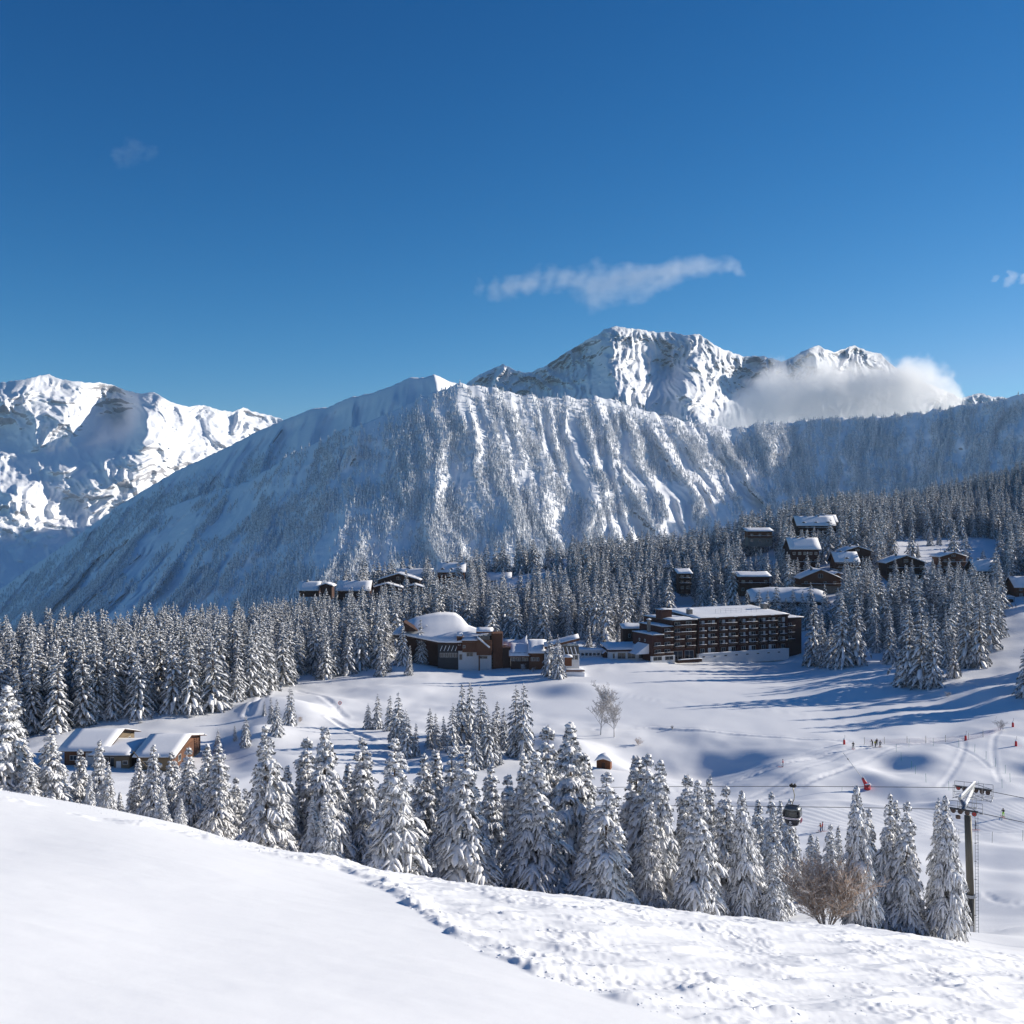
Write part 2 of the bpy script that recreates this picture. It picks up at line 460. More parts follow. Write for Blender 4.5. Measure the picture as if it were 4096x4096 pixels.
thf = np.radians(np.arange(-28.5, 28.5001, 0.085))
th = np.concatenate([np.radians([-180, -165, -150, -135, -120, -105, -90, -80, -70, -62, -55, -49, -44, -40, -37, -34.5, -32.5, -31, -29.8, -29.0]), thf,
                     np.radians([29.0, 29.8, 31, 32.5, 34.5, 37, 40, 44, 49, 55, 62, 70, 80, 90, 105, 120, 135, 150, 165, 180])])
rr = np.concatenate([[0.3, 2, 4, 6, 8, 10, 12, 13.5, 15], np.geomspace(16, 30, 130)[1:], np.arange(30.14, 70, 0.135), np.geomspace(70, 198, 100)[1:], np.arange(198.7, 300, 0.7),
                     np.geomspace(301, 700, 130)[1:], np.geomspace(700, 3000, 40)[1:]])
TH, RR = np.meshgrid(th, rr)
GX = RR * np.sin(TH); GY = RR * np.cos(TH)
gx, gy = GX.ravel(), GY.ravel()
gz = H(gx, gy)
k_ = (RR.ravel() < 80) & (np.abs(TH.ravel()) < 0.6)
gz[k_] += near_detail(gx[k_], gy[k_], gz[k_])
k_ = (RR.ravel() > 100) & (RR.ravel() < 420) & (np.abs(TH.ravel()) < 0.5)
gz[k_] += mid_detail(gx[k_], gy[k_])
GZ = gz.reshape(GX.shape)

def ground_mat():
    m, t, b = new_mat("snow_ground")
    v = coord(t)
    big = noise_n(t, v, 0.03, 3); fine = noise_n(t, v, 6.0, 6, 0.65); mid = noise_n(t, v, 0.9, 5, 0.6)
    r = ramp(t, big, [(0.3, (0.84, 0.845, 0.86)), (0.7, (0.87, 0.872, 0.88))])
    t.links.new(r.outputs[0], b.inputs["Base Color"])
    b.inputs["Roughness"].default_value = 0.7
    b.inputs["Specular IOR Level"].default_value = 0.2
    add = node(t, "ShaderNodeMath", operation='MULTIPLY_ADD'); add.inputs[1].default_value = 0.12
    t.links.new(fine, add.inputs[0]); t.links.new(mid, add.inputs[2])
    bump(t, b, add.outputs[0], 0.12, 0.12)
    return m
M['ground'] = ground_mat()
ground = grid_obj("snow_ground", GX, GY, GZ, M['ground'])
tag(ground, kind='structure')

def ground_at(x, y): return float(H(np.array([x]), np.array([y]))[0])
# table of ground heights along bearings, for standing things where they are seen
_us = np.arange(-120, 1150, 4.0); _ds = np.concatenate([np.arange(60, 300, 1.0), np.arange(300, 1000, 2.0)])
_UU, _DD = np.meshgrid(_us, _ds, indexing='ij')
_HT = H(((_UU - 512) / F * _DD).ravel(), _DD.ravel()).reshape(_UU.shape)
_VT = 512 - F * _HT / _DD
def gz_at(u, d):
    i = min(max((u + 120) / 4.0, 0), len(_us) - 1.001); i0 = int(i); fi = i - i0
    a = np.interp(d, _ds, _HT[i0]); b = np.interp(d, _ds, _HT[i0 + 1]); return float(a * (1 - fi) + b * fi)
def stand(u, v, dmin=64, dmax=990):
    """the first ground point met by the sight line of bearing u and dip v"""
    i = min(max((u + 120) / 4.0, 0), len(_us) - 1.001); i0 = int(i); fi = i - i0
    vt = _VT[i0] * (1 - fi) + _VT[i0 + 1] * fi
    ok = (_ds >= dmin) & (_ds <= dmax)
    d = _ds[ok]; s = vt[ok]
    k = np.where(s <= v)[0]
    if len(k) == 0: j = int(np.argmin(s)); dd = d[j]
    else:
        j = k[0]
        dd = d[j] if j == 0 else d[j - 1] + (d[j] - d[j - 1]) * (s[j - 1] - v) / max(s[j - 1] - s[j], 1e-6)
    dd = float(min(max(dd, dmin), dmax))
    x = (u - 512) / F * dd
    return Vector((x, dd, gz_at(u, dd)))
# ------------------------------------------------------------------ the mountains
S_ = 0.53
def mountain_mat(name, rock_lo, rock_hi, sc1, rockcol, snowcol=(0.84, 0.85, 0.87), bstr=0.6, bdist=12.0):
    m, t, b = new_mat(name)
    v = coord(t)
    n1 = noise_n(t, v, sc1, 6, 0.65); n2 = noise_n(t, v, sc1 * 5, 5, 0.6)
    g = t.nodes.new("ShaderNodeNewGeometry"); sx = t.nodes.new("ShaderNodeSeparateXYZ")
    t.links.new(g.outputs["Normal"], sx.inputs[0])
    a = node(t, "ShaderNodeMath", operation='MULTIPLY_ADD'); a.inputs[1].default_value = 0.55
    t.links.new(n1, a.inputs[0]); t.links.new(sx.outputs["Z"], a.inputs[2])
    r = ramp(t, a.outputs[0], [(rock_lo, (1, 1, 1)), (rock_hi, (0, 0, 0))])
    rc = ramp(t, n2, [(0.3, [c * 0.6 for c in rockcol]), (0.7, [c * 1.5 for c in rockcol])])
    mx = node(t, "ShaderNodeMix", data_type='RGBA')
    mx.inputs[6].default_value = (*snowcol, 1)
    t.links.new(r.outputs[0], mx.inputs[0]); t.links.new(rc.outputs[0], mx.inputs[7])
    t.links.new(mx.outputs[2], b.inputs["Base Color"])
    b.inputs["Roughness"].default_value = 0.8
    b.inputs["Specular IOR Level"].default_value = 0.1
    bump(t, b, n1, bstr, bdist)
    return m

def sheet_with_back(name, U, V, D, mat, back=600.0, drop=0.55, nb=6):
    """U,V,D arrays with row 0 = crest; adds rows running down the far side"""
    X = (U * S_ - 512) / F * D
    Z = (512 - V * S_) / F * D
    Y = D
    bx, by, bz = [], [], []
    for k in range(nb, 0, -1):
        s = (k / nb) ** 1.3 * back
        bx.append(X[0] * (1 + s / Y[0])); by.append(Y[0] + s)
        bz.append(Z[0] - s * drop - np.abs(fbm(X[0] / 200, X[0] * 0 + k * 0.7, 3, 5)) * s * 0.3)
    X = np.vstack([np.array(bx), X]); Y = np.vstack([np.array(by), Y]); Z = np.vstack([np.array(bz), Z])
    o = grid_obj(name, X, Y, Z, mat)
    return tag(o, kind='structure'), X[nb:], Y[nb:], Z[nb:]

# --- the wooded ridge across the valley
SKY1 = [(-700, 1560), (-300, 1330), (0, 1112), (60, 1070), (130, 1022), (230, 950), (330, 890), (430, 843), (490, 812), (530, 795), (590, 771), (620, 768), (660, 750), (700, 742), (740, 728), (775, 712), (800, 713),
        (820, 706), (840, 716), (862, 724), (900, 730), (935, 733), (1010, 748), (1080, 750), (1150, 750), (1180, 762), (1250, 785), (1310, 800), (1380, 808), (1450, 798), (1560, 790),
        (1700, 783), (1760, 775), (1800, 768), (1860, 758), (1932, 745), (2200, 700), (2500, 660)]
SKYR = SKY1
_left = [(-700, 1700), (-300, 1380), (0, 1172), (120, 1088), (180, 1046), (240, 1008), (280, 974), (340, 948), (400, 928), (470, 908), (500, 888), (550, 858), (600, 833), (650, 812), (700, 794), (740, 777), (790, 752), (840, 733)]
SKY1 = _left + [q for q in SKYR if q[0] > 860]
p = np.linspace(-420, 2350, 800)
t_ = np.concatenate([np.linspace(0, 0.12, 26), np.linspace(0.12, 1, 165)[1:]])
PP, TT = np.meshgrid(p, t_)
vs = np.interp(PP, *zip(*SKY1))
vs = vs + fbm(PP / 16, PP * 0, 3, 9) * 3.2 * (1 + sstep(700, 800, PP))
vb = np.interp(PP, [-620, 0, 400, 800, 1300, 1500, 2450], [1750, 1420, 1260, 1200, 1120, 1080, 1000])
hh = TT * (vb - vs)
kk = np.interp(PP, [-300, 200, 450, 560, 700, 800, 900, 1000, 1150, 1250, 1350, 1500, 1600, 1750, 2000], [-1.1, -1.0, -0.85, -0.6, -0.2, 0.1, 0.25, 0.22, 0.35, 0.6, 0.6, 0.2, -0.02, -0.18, -0.3])
U1 = PP + kk * hh * (0.75 + 0.25 * TT) + 14 * fbm(PP / 90, TT * 5, 3, 21) * sstep(0, .15, TT)
V1 = vs + hh
Dr = np.interp(PP, [-620, -300, 0, 200, 400, 560, 680, 820, 1000, 1180, 1400, 1500, 1700, 1932, 2450], [5100, 4700, 4280, 3960, 3570, 3260, 3070, 3180, 3330, 3560, 3800, 3950, 3900, 3600, 3000])
LL = np.interp(PP, [-620, 0, 600, 1100, 1500, 1932], [1500, 1250, 880, 900, 800, 640])
D1 = Dr - LL * TT ** 0.92
# ribs and gullies that run down the fall line
q1 = PP + 16 * fbm(PP / 60, TT * 3.2, 2, 33)
rib = ridged(q1 / 74, TT * 0.9, 2, 3, 0.5) - 0.8
fine = ridged(q1 / 27, TT * 2.2, 3, 8, 0.55) - 0.8
vfine = ridged(q1 / 9.5, TT * 7, 2, 14, 0.5) - 0.8
env = sstep(0, .12, TT)
left = sstep(620, 380, PP)
gul = sstep(1000, 1080, PP) * sstep(1480, 1380, PP)
amp = 34 + 105 * left + 20 * gul
amp = amp * (0.35 + 1.3 * sstep(-0.35, 0.4, fbm(PP / 130, TT * 1.6, 2, 61)))
fine = fine * (0.4 + 1.2 * sstep(-0.3, 0.4, fbm(PP / 70, TT * 2.4, 2, 66)))
D1 = D1 - env * (rib * amp + fine * (13 + 7 * gul + 8 * left) + vfine * (5.5 + 6 * gul)) - fbm(PP / 30, TT * 14, 3, 17) * 8 * env
FORE_DISP = rib + fine * 0.6
M['wooded'] = mountain_mat("wooded_ridge_snow", 0.32, 0.5, 0.02, (0.22, 0.21, 0.21), bstr=0.5, bdist=6.0)
m1, X1, Y1, Z1 = sheet_with_back("wooded_mountain", U1, V1, D1, M['wooded'], 1100, 0.5)

# --- the bare snowy ridge standing behind its left shoulder
pb = np.linspace(-420, 930, 420); tb = np.concatenate([np.linspace(0, 0.15, 20), np.linspace(0.15, 1, 80)[1:]])
PB, TB_ = np.meshgrid(pb, tb); vsb = np.interp(PB, *zip(*SKYR)) + fbm(PB / 10, PB * 0, 3, 19) * 2.5
hb = TB_ * 330; kb = np.interp(PB, [-300, 400, 600, 740, 830, 930], [-1.0, -0.85, -0.5, -0.25, 0.25, 0.3])
UB = PB + kb * hb * 0.8 + 10 * fbm(PB / 80, TB_ * 4, 3, 27) * sstep(0, .15, TB_)
DB = np.interp(PB, [-420, 0, 400, 640, 740, 820, 930], [5500, 4900, 4180, 3900, 3740, 3700, 3950]) - 760 * TB_ ** 0.9
DB = DB - sstep(0, .1, TB_) * ((ridged((PB + 14 * fbm(PB / 50, TB_ * 3, 2, 35)) / 66, TB_ * 1.0, 2, 43, 0.5) - 0.8) * 52 + (ridged(PB / 24, TB_ * 2, 3, 48, 0.5) - 0.8) * 17 + (ridged(PB / 9, TB_ * 5, 2, 52) - .8) * 6)
M['bare_ridge'] = mountain_mat("bare_ridge_snow", 0.30, 0.48, 0.02, (0.24, 0.235, 0.24), bstr=0.5, bdist=6.0)
m1b, X1B, Y1B, Z1B = sheet_with_back("snowy_ridge", UB, vsb + hb, DB, M['bare_ridge'], 900, 0.5)

# --- the high massif behind it
def relief(name, SKYL, u0, u1, nu, vbot, nv, base, per_px, feats, rad, famp, nz, mat, back, seed, jag, trend=lambda p: 0):
    p = np.linspace(u0, u1, nu); t = np.linspace(0, 1, nv) ** 1.15
    PP, TT = np.meshgrid(p, t)
    vs = np.interp(PP, *zip(*SKYL)); vs = vs + fbm(PP / 9, PP * 0, 3, seed) * jag
    vb = np.interp(PP, *zip(*vbot)); V = vs + TT * (vb - vs)
    f = RBF([(a / rad, b / rad) for a, b, c in feats], [c for a, b, c in feats], 0.02)
    off = f(np.stack([PP.ravel() / rad, V.ravel() / rad], -1)).reshape(PP.shape)
    D = base - (V - 650) * per_px + off * famp + trend(PP)
    w1 = fbm(PP / 60, V / 60, 2, seed + 2) * 30
    w2 = fbm(PP / 60, V / 60, 2, seed + 5) * 30
    e = sstep(0, .05, TT)
    n = 0
    for (sx, sy, am, sd, oc) in nz:
        n = n + am * (ridged((PP + w1) / sx, (V + w2) / sy, oc, seed + sd, 0.55) - 0.8)
    D = D - n * (0.15 + 0.85 * e)
    return sheet_with_back(name, PP, V, D, mat, back, 0.5)
SKY2 = [(760, 800), (860, 740), (880, 724), (905, 706), (950, 687), (962, 693), (975, 700), (1000, 703), (1030, 690), (1060, 670), (1085, 655), (1110, 640), (1125, 634), (1140, 622), (1165, 615), (1185, 619), (1210, 622),
        (1240, 628), (1260, 625), (1290, 632), (1318, 630), (1345, 648), (1362, 658), (1400, 672), (1440, 672), (1475, 682), (1500, 672), (1520, 660), (1545, 652), (1560, 660), (1575, 665), (1595, 657), (1612, 652),
        (1635, 662), (1660, 667), (1685, 690), (1720, 712), (1780, 735), (1815, 752), (1835, 745), (1850, 741), (1870, 748), (1932, 752), (2300, 800)]
F2 = [(860, 740, 500), (950, 687, 350), (940, 730, 350), (1000, 705, 400), (1000, 750, 500), (1060, 670, 250), (1060, 720, 420), (1100, 700, 330), (1115, 640, 120), (1120, 690, 250), (1165, 615, 0), (1155, 660, -160), (1148, 700, -260), (1140, 745, -330),
      (1180, 700, -140), (1210, 650, 60), (1220, 690, 60), (1215, 730, -120), (1260, 660, 160), (1262, 700, 250), (1345, 648, 60), (1330, 665, -60), (1300, 690, -170), (1285, 715, -200), (1330, 710, -40), (1350, 690, 60),
      (1362, 660, 160), (1390, 700, 420), (1390, 740, 480), (1450, 690, 350), (1450, 730, 330), (1500, 700, 150), (1545, 652, -60), (1525, 690, -140), (1570, 700, 100), (1590, 680, 200), (1612, 652, 260), (1600, 690, 200), (1650, 690, 420),
      (1180, 742, -560), (1210, 760, -420), (1240, 745, -160), (1295, 742, -560), (1300, 790, -760), (1340, 770, -450), (1380, 800, -450), (1250, 800, -300), (1120, 800, -300), (1500, 800, 100), (1700, 760, 300), (1850, 742, 500), (1000, 830, 300)]
M['massif'] = mountain_mat("massif_rock_and_snow", 0.12, 0.30, 0.02, (0.33, 0.33, 0.35), bstr=0.8, bdist=22.0)
relief("high_massif", SKY2, 700, 2200, 700, [(700, 905), (2200, 905)], 200, 11200, 8.0, F2, 60, 1.5,
       [(45, 60, 90, 1, 3), (15, 38, 64, 6, 4), (5, 15, 30, 11, 3)], M['massif'], 1500, 60, 3.0, lambda p: np.where(p > 1155, (p - 1155) * 2.4, (1155 - p) * 2.2) - 300)
SKY3 = [(-700, 800), (-200, 735), (0, 722), (50, 715), (75, 708), (92, 706), (110, 714), (130, 718), (160, 722), (190, 721), (215, 727), (240, 738), (262, 742), (290, 740), (305, 748), (330, 762), (355, 767), (385, 764), (410, 773),
        (440, 777), (460, 768), (475, 776), (505, 782), (530, 790), (600, 830), (900, 900)]
F3 = [(-300, 760, 200), (0, 722, 100), (0, 760, -100), (0, 800, 300), (60, 750, -150), (92, 706, 0), (110, 740, 0), (130, 770, -100), (150, 800, 100), (190, 722, 200), (200, 770, 750), (240, 800, 600), (230, 745, 450), (170, 830, 500), (110, 850, 150),
      (290, 740, 0), (275, 775, -250), (262, 800, -380), (255, 830, -450), (200, 860, -300), (120, 890, -250), (40, 880, 200), (320, 800, -150), (380, 800, 200), (380, 840, 100), (450, 800, 500), (460, 768, 500), (500, 830, 700), (300, 880, -300),
      (230, 920, -250), (120, 940, 0), (30, 930, -300), (180, 990, 60), (90, 980, 100), (60, 1040, 0), (0, 1000, 0), (0, 1070, -100), (120, 1060, -300), (200, 1000, -50), (530, 880, 600), (-300, 950, 0), (-300, 1100, 0), (330, 950, 200)]
M['left_peaks'] = mountain_mat("left_peaks_snow", 0.02, 0.22, 0.02, (0.36, 0.35, 0.36), bstr=0.5, bdist=16.0)
relief("snowy_peaks", SKY3, -650, 800, 520, [(-650, 1150), (0, 1150), (300, 1000), (800, 1000)], 190, 14800, 11.0, F3, 60, 1.25,
       [(70, 60, 100, 1, 3), (24, 26, 40, 6, 4), (7, 9, 16, 11, 3)], M['left_peaks'], 1800, 90, 2.5, lambda p: (np.maximum(p, 0) - 200) * 3.2)
# valley floor far below, so that nothing opens under the peaks
vx, vy = np.meshgrid(np.linspace(-14000, 14000, 60), np.linspace(8200, 17000, 40))
vz = -1100 + fbm(vx / 2500, vy / 2500, 3, 2) * 150
tag(grid_obj("valley_floor", vx, vy, vz, M['wooded']), kind='structure')

# ------------------------------------------------------------------ the air between here and the far peaks
def haze_mat():
    m = bpy.data.materials.new("air"); m.use_nodes = True; t = m.node_tree
    for n in list(t.nodes): t.nodes.remove(n)
    v = t.nodes.new("ShaderNodeVolumePrincipled"); o = t.nodes.new("ShaderNodeOutputMaterial")
    v.inputs["Color"].default_value = (0.5, 0.74, 1.0, 1); v.inputs["Density"].default_value = HAZE
    t.links.new(v.outputs[0], o.inputs["Volume"]); return m
HAZE = 2.1e-5
_b = MB(); _b.box(-5200, 5200, -3200, 7300, -1900, 520)
if HAZE: tag(_b.build("haze", haze_mat()), kind='stuff')
# ------------------------------------------------------------------ spruces under snow
def frosted(name, dark, frost, amount, scale, hi=0.62):
    m, t, b = new_mat(name)
    v = coord(t)
    f = noise_n(t, v, scale, 5, 0.7); f2 = noise_n(t, v, scale * 0.3, 2)
    mid = [d * 0.5 + c * 0.16 for d, c in zip(dark, frost)]
    r = ramp(t, f, [(amount - 0.08, dark), (amount + 0.02, mid), (amount + 0.12, frost)])
    t.links.new(r.outputs[0], b.inputs["Base Color"])
    b.inputs["Roughness"].default_value = 0.8
    b.inputs["Specular IOR Level"].default_value = 0.15
    return m
M['needles'] = frosted("frosted_needles", (0.05, 0.052, 0.038), (0.74, 0.74, 0.75), 0.42, 3.0)
M['needles_mid'] = frosted("frosted_needles_forest", (0.036, 0.04, 0.034), (0.68, 0.69, 0.71), 0.455, 1.6)
M['needles_far'] = frosted("frosted_forest_far", (0.05, 0.058, 0.06), (0.60, 0.62, 0.65), 0.44, 0.35)
M['cones'] = simple("spruce_cones", (0.13, 0.06, 0.03), 0.8, var=0.2)
M['bark'] = simple("spruce_bark", (0.11, 0.075, 0.055), 0.9, var=0.25, scale=4, bmp=0.4, stretch=(3, 3, 0.6))
M['frost_bark'] = frosted("frosted_bark", (0.12, 0.08, 0.055), (0.6, 0.6, 0.62), 0.55, 5.0)

def blob_chain(rng, pts, wid, n, flat=0.7, rag=0.42):
    """a lumpy pillow of snow lying along a branch: rings of n points"""
    vs = []; fs = []; k = len(pts)
    for i, p in enumerate(pts):
        d = pts[min(i + 1, k - 1)] - pts[max(i - 1, 0)]
        s = np.cross(d, (0, 0, 1.0)); ln = np.linalg.norm(s); s = s / ln if ln > 1e-6 else np.array((1.0, 0, 0))
        w = wid[i] * (1 + rng.uniform(-rag, rag)); hgt = w * flat * rng.uniform(0.75, 1.35)
        for j in range(n):
            a = 2 * math.pi * j / n + 0.3
            z = math.sin(a); c = math.cos(a) * (1 + rng.uniform(-0.18, 0.18))
            vs.append(p + s * w * c + np.array((0, 0, hgt * (z if z > 0 else z * 0.45) + hgt * 0.2)))
    for i in range(k - 1):
        for j in range(n):
            fs.append((i * n + j, i * n + (j + 1) % n, (i + 1) * n + (j + 1) % n, (i + 1) * n + j))
    fs.append(tuple(range(n - 1, -1, -1))); fs.append(tuple((k - 1) * n + j for j in range(n)))
    return vs, fs

def make_spruce(seed, h, aspect, detail, gap=0.06, bare=0.04, lush=1.0):
    """returns (snow verts, faces), (needle verts, faces, mats), trunk radius; base at 0, top at h"""
    rng = random.Random(seed)
    SV, SF, NV, NF, NM = [], [], [], [], []
    def addS(v, f):
        k = len(SV); SV.extend(v); SF.extend([tuple(i + k for i in q) for q in f])
    def tri(a, b, c, m=0):
        k = len(NV); NV.extend([a, b, c]); NF.append((k, k + 1, k + 2)); NM.append(m)
    levels = {0: 37, 1: 24, 2: 17}[detail]
    per = {0: 10, 1: 8, 2: 7}[detail]
    maxr = h * aspect
    az = rng.uniform(0, 6.28); ph = rng.uniform(0, 6.28); ph2 = rng.uniform(0, 6.28); asy = rng.uniform(0.08, 0.24); tw_ = rng.uniform(-4, 4)
    for lv in range(levels):
        t = (lv + rng.uniform(-0.3, 0.3)) / levels
        t = min(max(t, 0), 0.985)
        zb = h * (bare + (1 - bare) * t)
        prof = (1 - t) ** 0.82 * (0.75 + 0.25 * min(1, t * 6 + 0.35))
        nb = max(3, int(round(per * (0.55 + 0.45 * (1 - t)) + rng.uniform(-0.7, 0.7))))
        for b in range(nb):
            if rng.random() < gap: continue
            az += 2.39996 + rng.uniform(-0.25, 0.25)
            L = maxr * prof * (rng.uniform(0.62, 1.05) if rng.random() < 0.8 else rng.uniform(1.0, 1.3)) + 0.12 * (h / 14)
            up = 0.55 * t * t + rng.uniform(-0.05, 0.12); dn = 0.74 * (1 - 0.5 * t) + rng.uniform(-0.1, 0.22)
            if t > 0.9: up = 0.8; dn = 0.5
            L *= 1 + asy * math.sin(az + ph + t * tw_)
            if detail == 0 and rng.random() < 0.5 * max(0, math.sin(az * 1 + ph2 + t * 9)) * gap * 8: continue
            ca, sa = math.cos(az), math.sin(az)
            z0 = zb + rng.uniform(-0.5, 0.5) * h / levels
            bend = rng.uniform(-0.12, 0.12)
            def sp(s):
                rr_ = L * s * (1 - 0.1 * s); cb = bend * L * s * s
                return np.array((ca * rr_ - sa * cb, sa * rr_ + ca * cb, z0 + L * (up * s - dn * s * s)))
            if detail == 0:
                nsc = min(1.0, 0.16 + L / 2.2)
                ss = [0.12, 0.3, 0.48, 0.66, 0.82, 0.95, 1.02]
                wmain = 0.05 * L + 0.085 + 0.07 * max(0, t - 0.6) / 0.4
                wid = [wmain * q for q in (0.4, 1.05, 0.7, 1.2, 0.75, 1.0, 0.25)]
                if rng.random() < 0.9 * lush:
                    a0 = 0 if rng.random() < .6 else rng.choice([1, 2])
                    addS(*blob_chain(rng, [sp(s) for s in ss[a0:]], wid[a0:], 6))
                # side sprays
                ns = 3 if L > 0.9 else 2
                for k in range(ns):
                    for sd in (-1, 1):
                        s0 = 0.28 + 0.5 * (k + rng.uniform(0, .8)) / ns
                        o = sp(s0); ang = az + sd * rng.uniform(0.55, 0.95); l2 = L * (0.5 * (1 - s0) + 0.16) * rng.uniform(0.8, 1.25)
                        dr = np.array((math.cos(ang), math.sin(ang), 0.0))
                        q = [o + dr * l2 * a + np.array((0, 0, -l2 * a * a * 0.75)) for a in (0.05, 0.4, 0.75, 1.0)]
                        if rng.random() < 0.82 * lush:
                            w2 = 0.034 * L + 0.06
                            addS(*blob_chain(rng, q, [w2 * .7, w2 * 1.15, w2 * .8, w2 * .3], 5))
                        for e in range(7):
                            a = rng.uniform(0.05, 1.1)
                            c = o + dr * l2 * a + np.array((0, 0, -l2 * a * a * 0.75 - 0.01))
                            sdv = np.array((-dr[1], dr[0], 0)) * rng.uniform(-1, 1)
                            ln = rng.uniform(0.2, 0.46) * nsc
                            tip = c + (dr * rng.uniform(0.1, 0.9) + sdv) * ln * 0.8 + np.array((0, 0, -ln * rng.uniform(0.35, 1.0)))
                            wv = np.array((-sdv[1], sdv[0], 0)) * 0.12 + dr * 0.06
                            tri(c - wv, c + wv, tip)
                for e in range(16):
                    s = rng.uniform(0.1, 1.03); c = sp(s)
                    side = np.array((-sa, ca, 0)) * rng.uniform(-1, 1); ln = rng.uniform(0.25, 0.55) * nsc
                    tip = c + (np.array((ca, sa, 0)) * rng.uniform(0, 0.8) + side) * ln * 0.8 + np.array((0, 0, -ln * rng.uniform(0.5, 1.1)))
                    wv = np.array((ca, sa, 0)) * rng.uniform(0.05, 0.1)
                    tri(c - wv, c + wv, tip)
                # cones near the top hang as small brown tapers
                if t > 0.58 and rng.random() < 0.42:
                    for e in range(2):
                        c = sp(rng.uniform(0.55, 0.95)) + np.array((rng.uniform(-.08, .08), rng.uniform(-.08, .08), -0.04))
                        for a in (0, 2.1, 4.2):
                            d1 = np.array((math.cos(a), math.sin(a), 0)) * 0.035; d2 = np.array((math.cos(a + 2.1), math.sin(a + 2.1), 0)) * 0.035
                            tri(c + d1, c + d2, c + np.array((0, 0, -0.17)), 1)
            else:
                k = h / 20.0
                n_ = 5 if detail == 1 else 4
                ss = [0.15, 0.5, 0.8, 1.0] if detail == 1 else [0.15, 0.65, 1.0]
                wm = (0.095 if detail == 1 else 0.11) * L + 0.10 * k
                wid = [wm * q for q in ((0.5, 1.0, 0.9, 0.25) if detail == 1 else (0.5, 1.0, 0.3))]
                if rng.random() < 0.93 * lush:
                    addS(*blob_chain(rng, [sp(s) for s in ss], wid, n_, 0.5))
                ne = 16 if detail == 1 else 9
                for e in range(ne):
                    s = rng.uniform(0.1, 1.05); c = sp(s) + np.array((0, 0, -0.02))
                    side = np.array((-sa, ca, 0)) * rng.uniform(-1, 1); ln = L * rng.uniform(0.16, 0.36) + 0.3 * k * min(1, L)
                    tip = c + (np.array((ca, sa, 0)) * rng.uniform(0, 0.8) + side) * ln * 0.85 + np.array((0, 0, -ln * rng.uniform(0.4, 0.95)))
                    wv = np.array((ca, sa, 0)) * rng.uniform(0.12, 0.3) * (ln + 0.1)
                    tri(c - wv, c + wv, tip)
    # leader
    for e in range(6):
        a = e * 1.05; tri(np.array((math.cos(a) * .1, math.sin(a) * .1, h * 0.965)), np.array((math.cos(a + 1) * .1, math.sin(a + 1) * .1, h * 0.965)), np.array((0, 0, h * 1.0)))
    addS(*blob_chain(rng, [np.array((0, 0, h * q)) + np.array((rng.uniform(-.05, .05), rng.uniform(-.05, .05), 0)) * h / 14 for q in (0.93, 0.955, 0.975, 0.99, 1.003)],
                     [x * h / 14 for x in (0.10, 0.17, 0.13, 0.12, 0.03)], 5, 0.9))
    return (SV, SF), (NV, NF, NM)

def mk_mesh(name, v, f, mats, mi=None, smooth=False):
    me = bpy.data.meshes.new(name)
    me.from_pydata([tuple(p) for p in v], [], f)
    for m in mats: me.materials.append(m)
    if mi is not None: me.polygons.foreach_set("material_index", np.asarray(mi, dtype=np.int32))
    if smooth: me.polygons.foreach_set("use_smooth", np.ones(len(me.polygons), dtype=bool))
    me.update(); return me

def spruce_meshes(seed, h, aspect, detail, **kw):
    (sv, sf), (nv, nf, nm) = make_spruce(seed, h, aspect, detail, **kw)
    nmat = M['needles'] if detail == 0 else M['needles_mid']
    crown = mk_mesh("crown", nv, nf, [nmat, M['cones']], nm)
    snow = mk_mesh("snow_cover", sv, sf, [M['tree_snow']], None, True)
    b = MB(); k = h / 14.0; n = 7 if detail == 0 else 5
    b.tube([(0, 0, -1.5), (0, 0, 0.3 * k), (0, 0, h * 0.5), (0, 0, h * 0.96)], [0.24 * k, 0.19 * k, 0.11 * k, 0.02 * k], n)
    trunk = mk_mesh("trunk", b.v, b.f, [M['bark']], None, True)
    return dict(h=h, aspect=aspect, crown=crown, snow=snow, trunk=trunk)

HI = [spruce_meshes(s, 12.0, a, 0, lush=l, bare=br, gap=g) for s, a, l, br, g in
      ((1, 0.235, 1.0, 0.03, .04), (2, 0.20, 1.0, 0.03, .06), (3, 0.22, 0.85, 0.04, .10), (4, 0.17, 1.0, 0.05, .06), (5, 0.215, 1.0, 0.17, .06), (6, 0.225, 0.95, 0.03, .12))]
MID = [spruce_meshes(20 + s, 20.0, a, 1, lush=l, bare=0.03) for s, a, l in ((1, 0.19, 1.0), (2, 0.16, 0.95), (3, 0.215, 1.0), (4, 0.175, 0.9))]
LOW = [spruce_meshes(40 + s, 20.0, a, 2, lush=l, bare=0.03) for s, a, l in ((1, 0.185, 1.0), (2, 0.16, 0.95), (3, 0.21, 1.0), (4, 0.17, 0.9))]

def put_spruce(loc, height, var, rz, label, group, wide=1.0, name="spruce_tree", lean=0.0):
    s = height / var['h']
    r = empty(name, loc, rz, label, "tree", group)
    r.scale = (s * wide, s * wide, s)
    r.rotation_euler = (lean, 0, rz)
    for nm in ('trunk', 'crown', 'snow'):
        o = bpy.data.objects.new("snow_cover" if nm == 'snow' else nm, var[nm]); COL.objects.link(o); o.parent = r
    return r

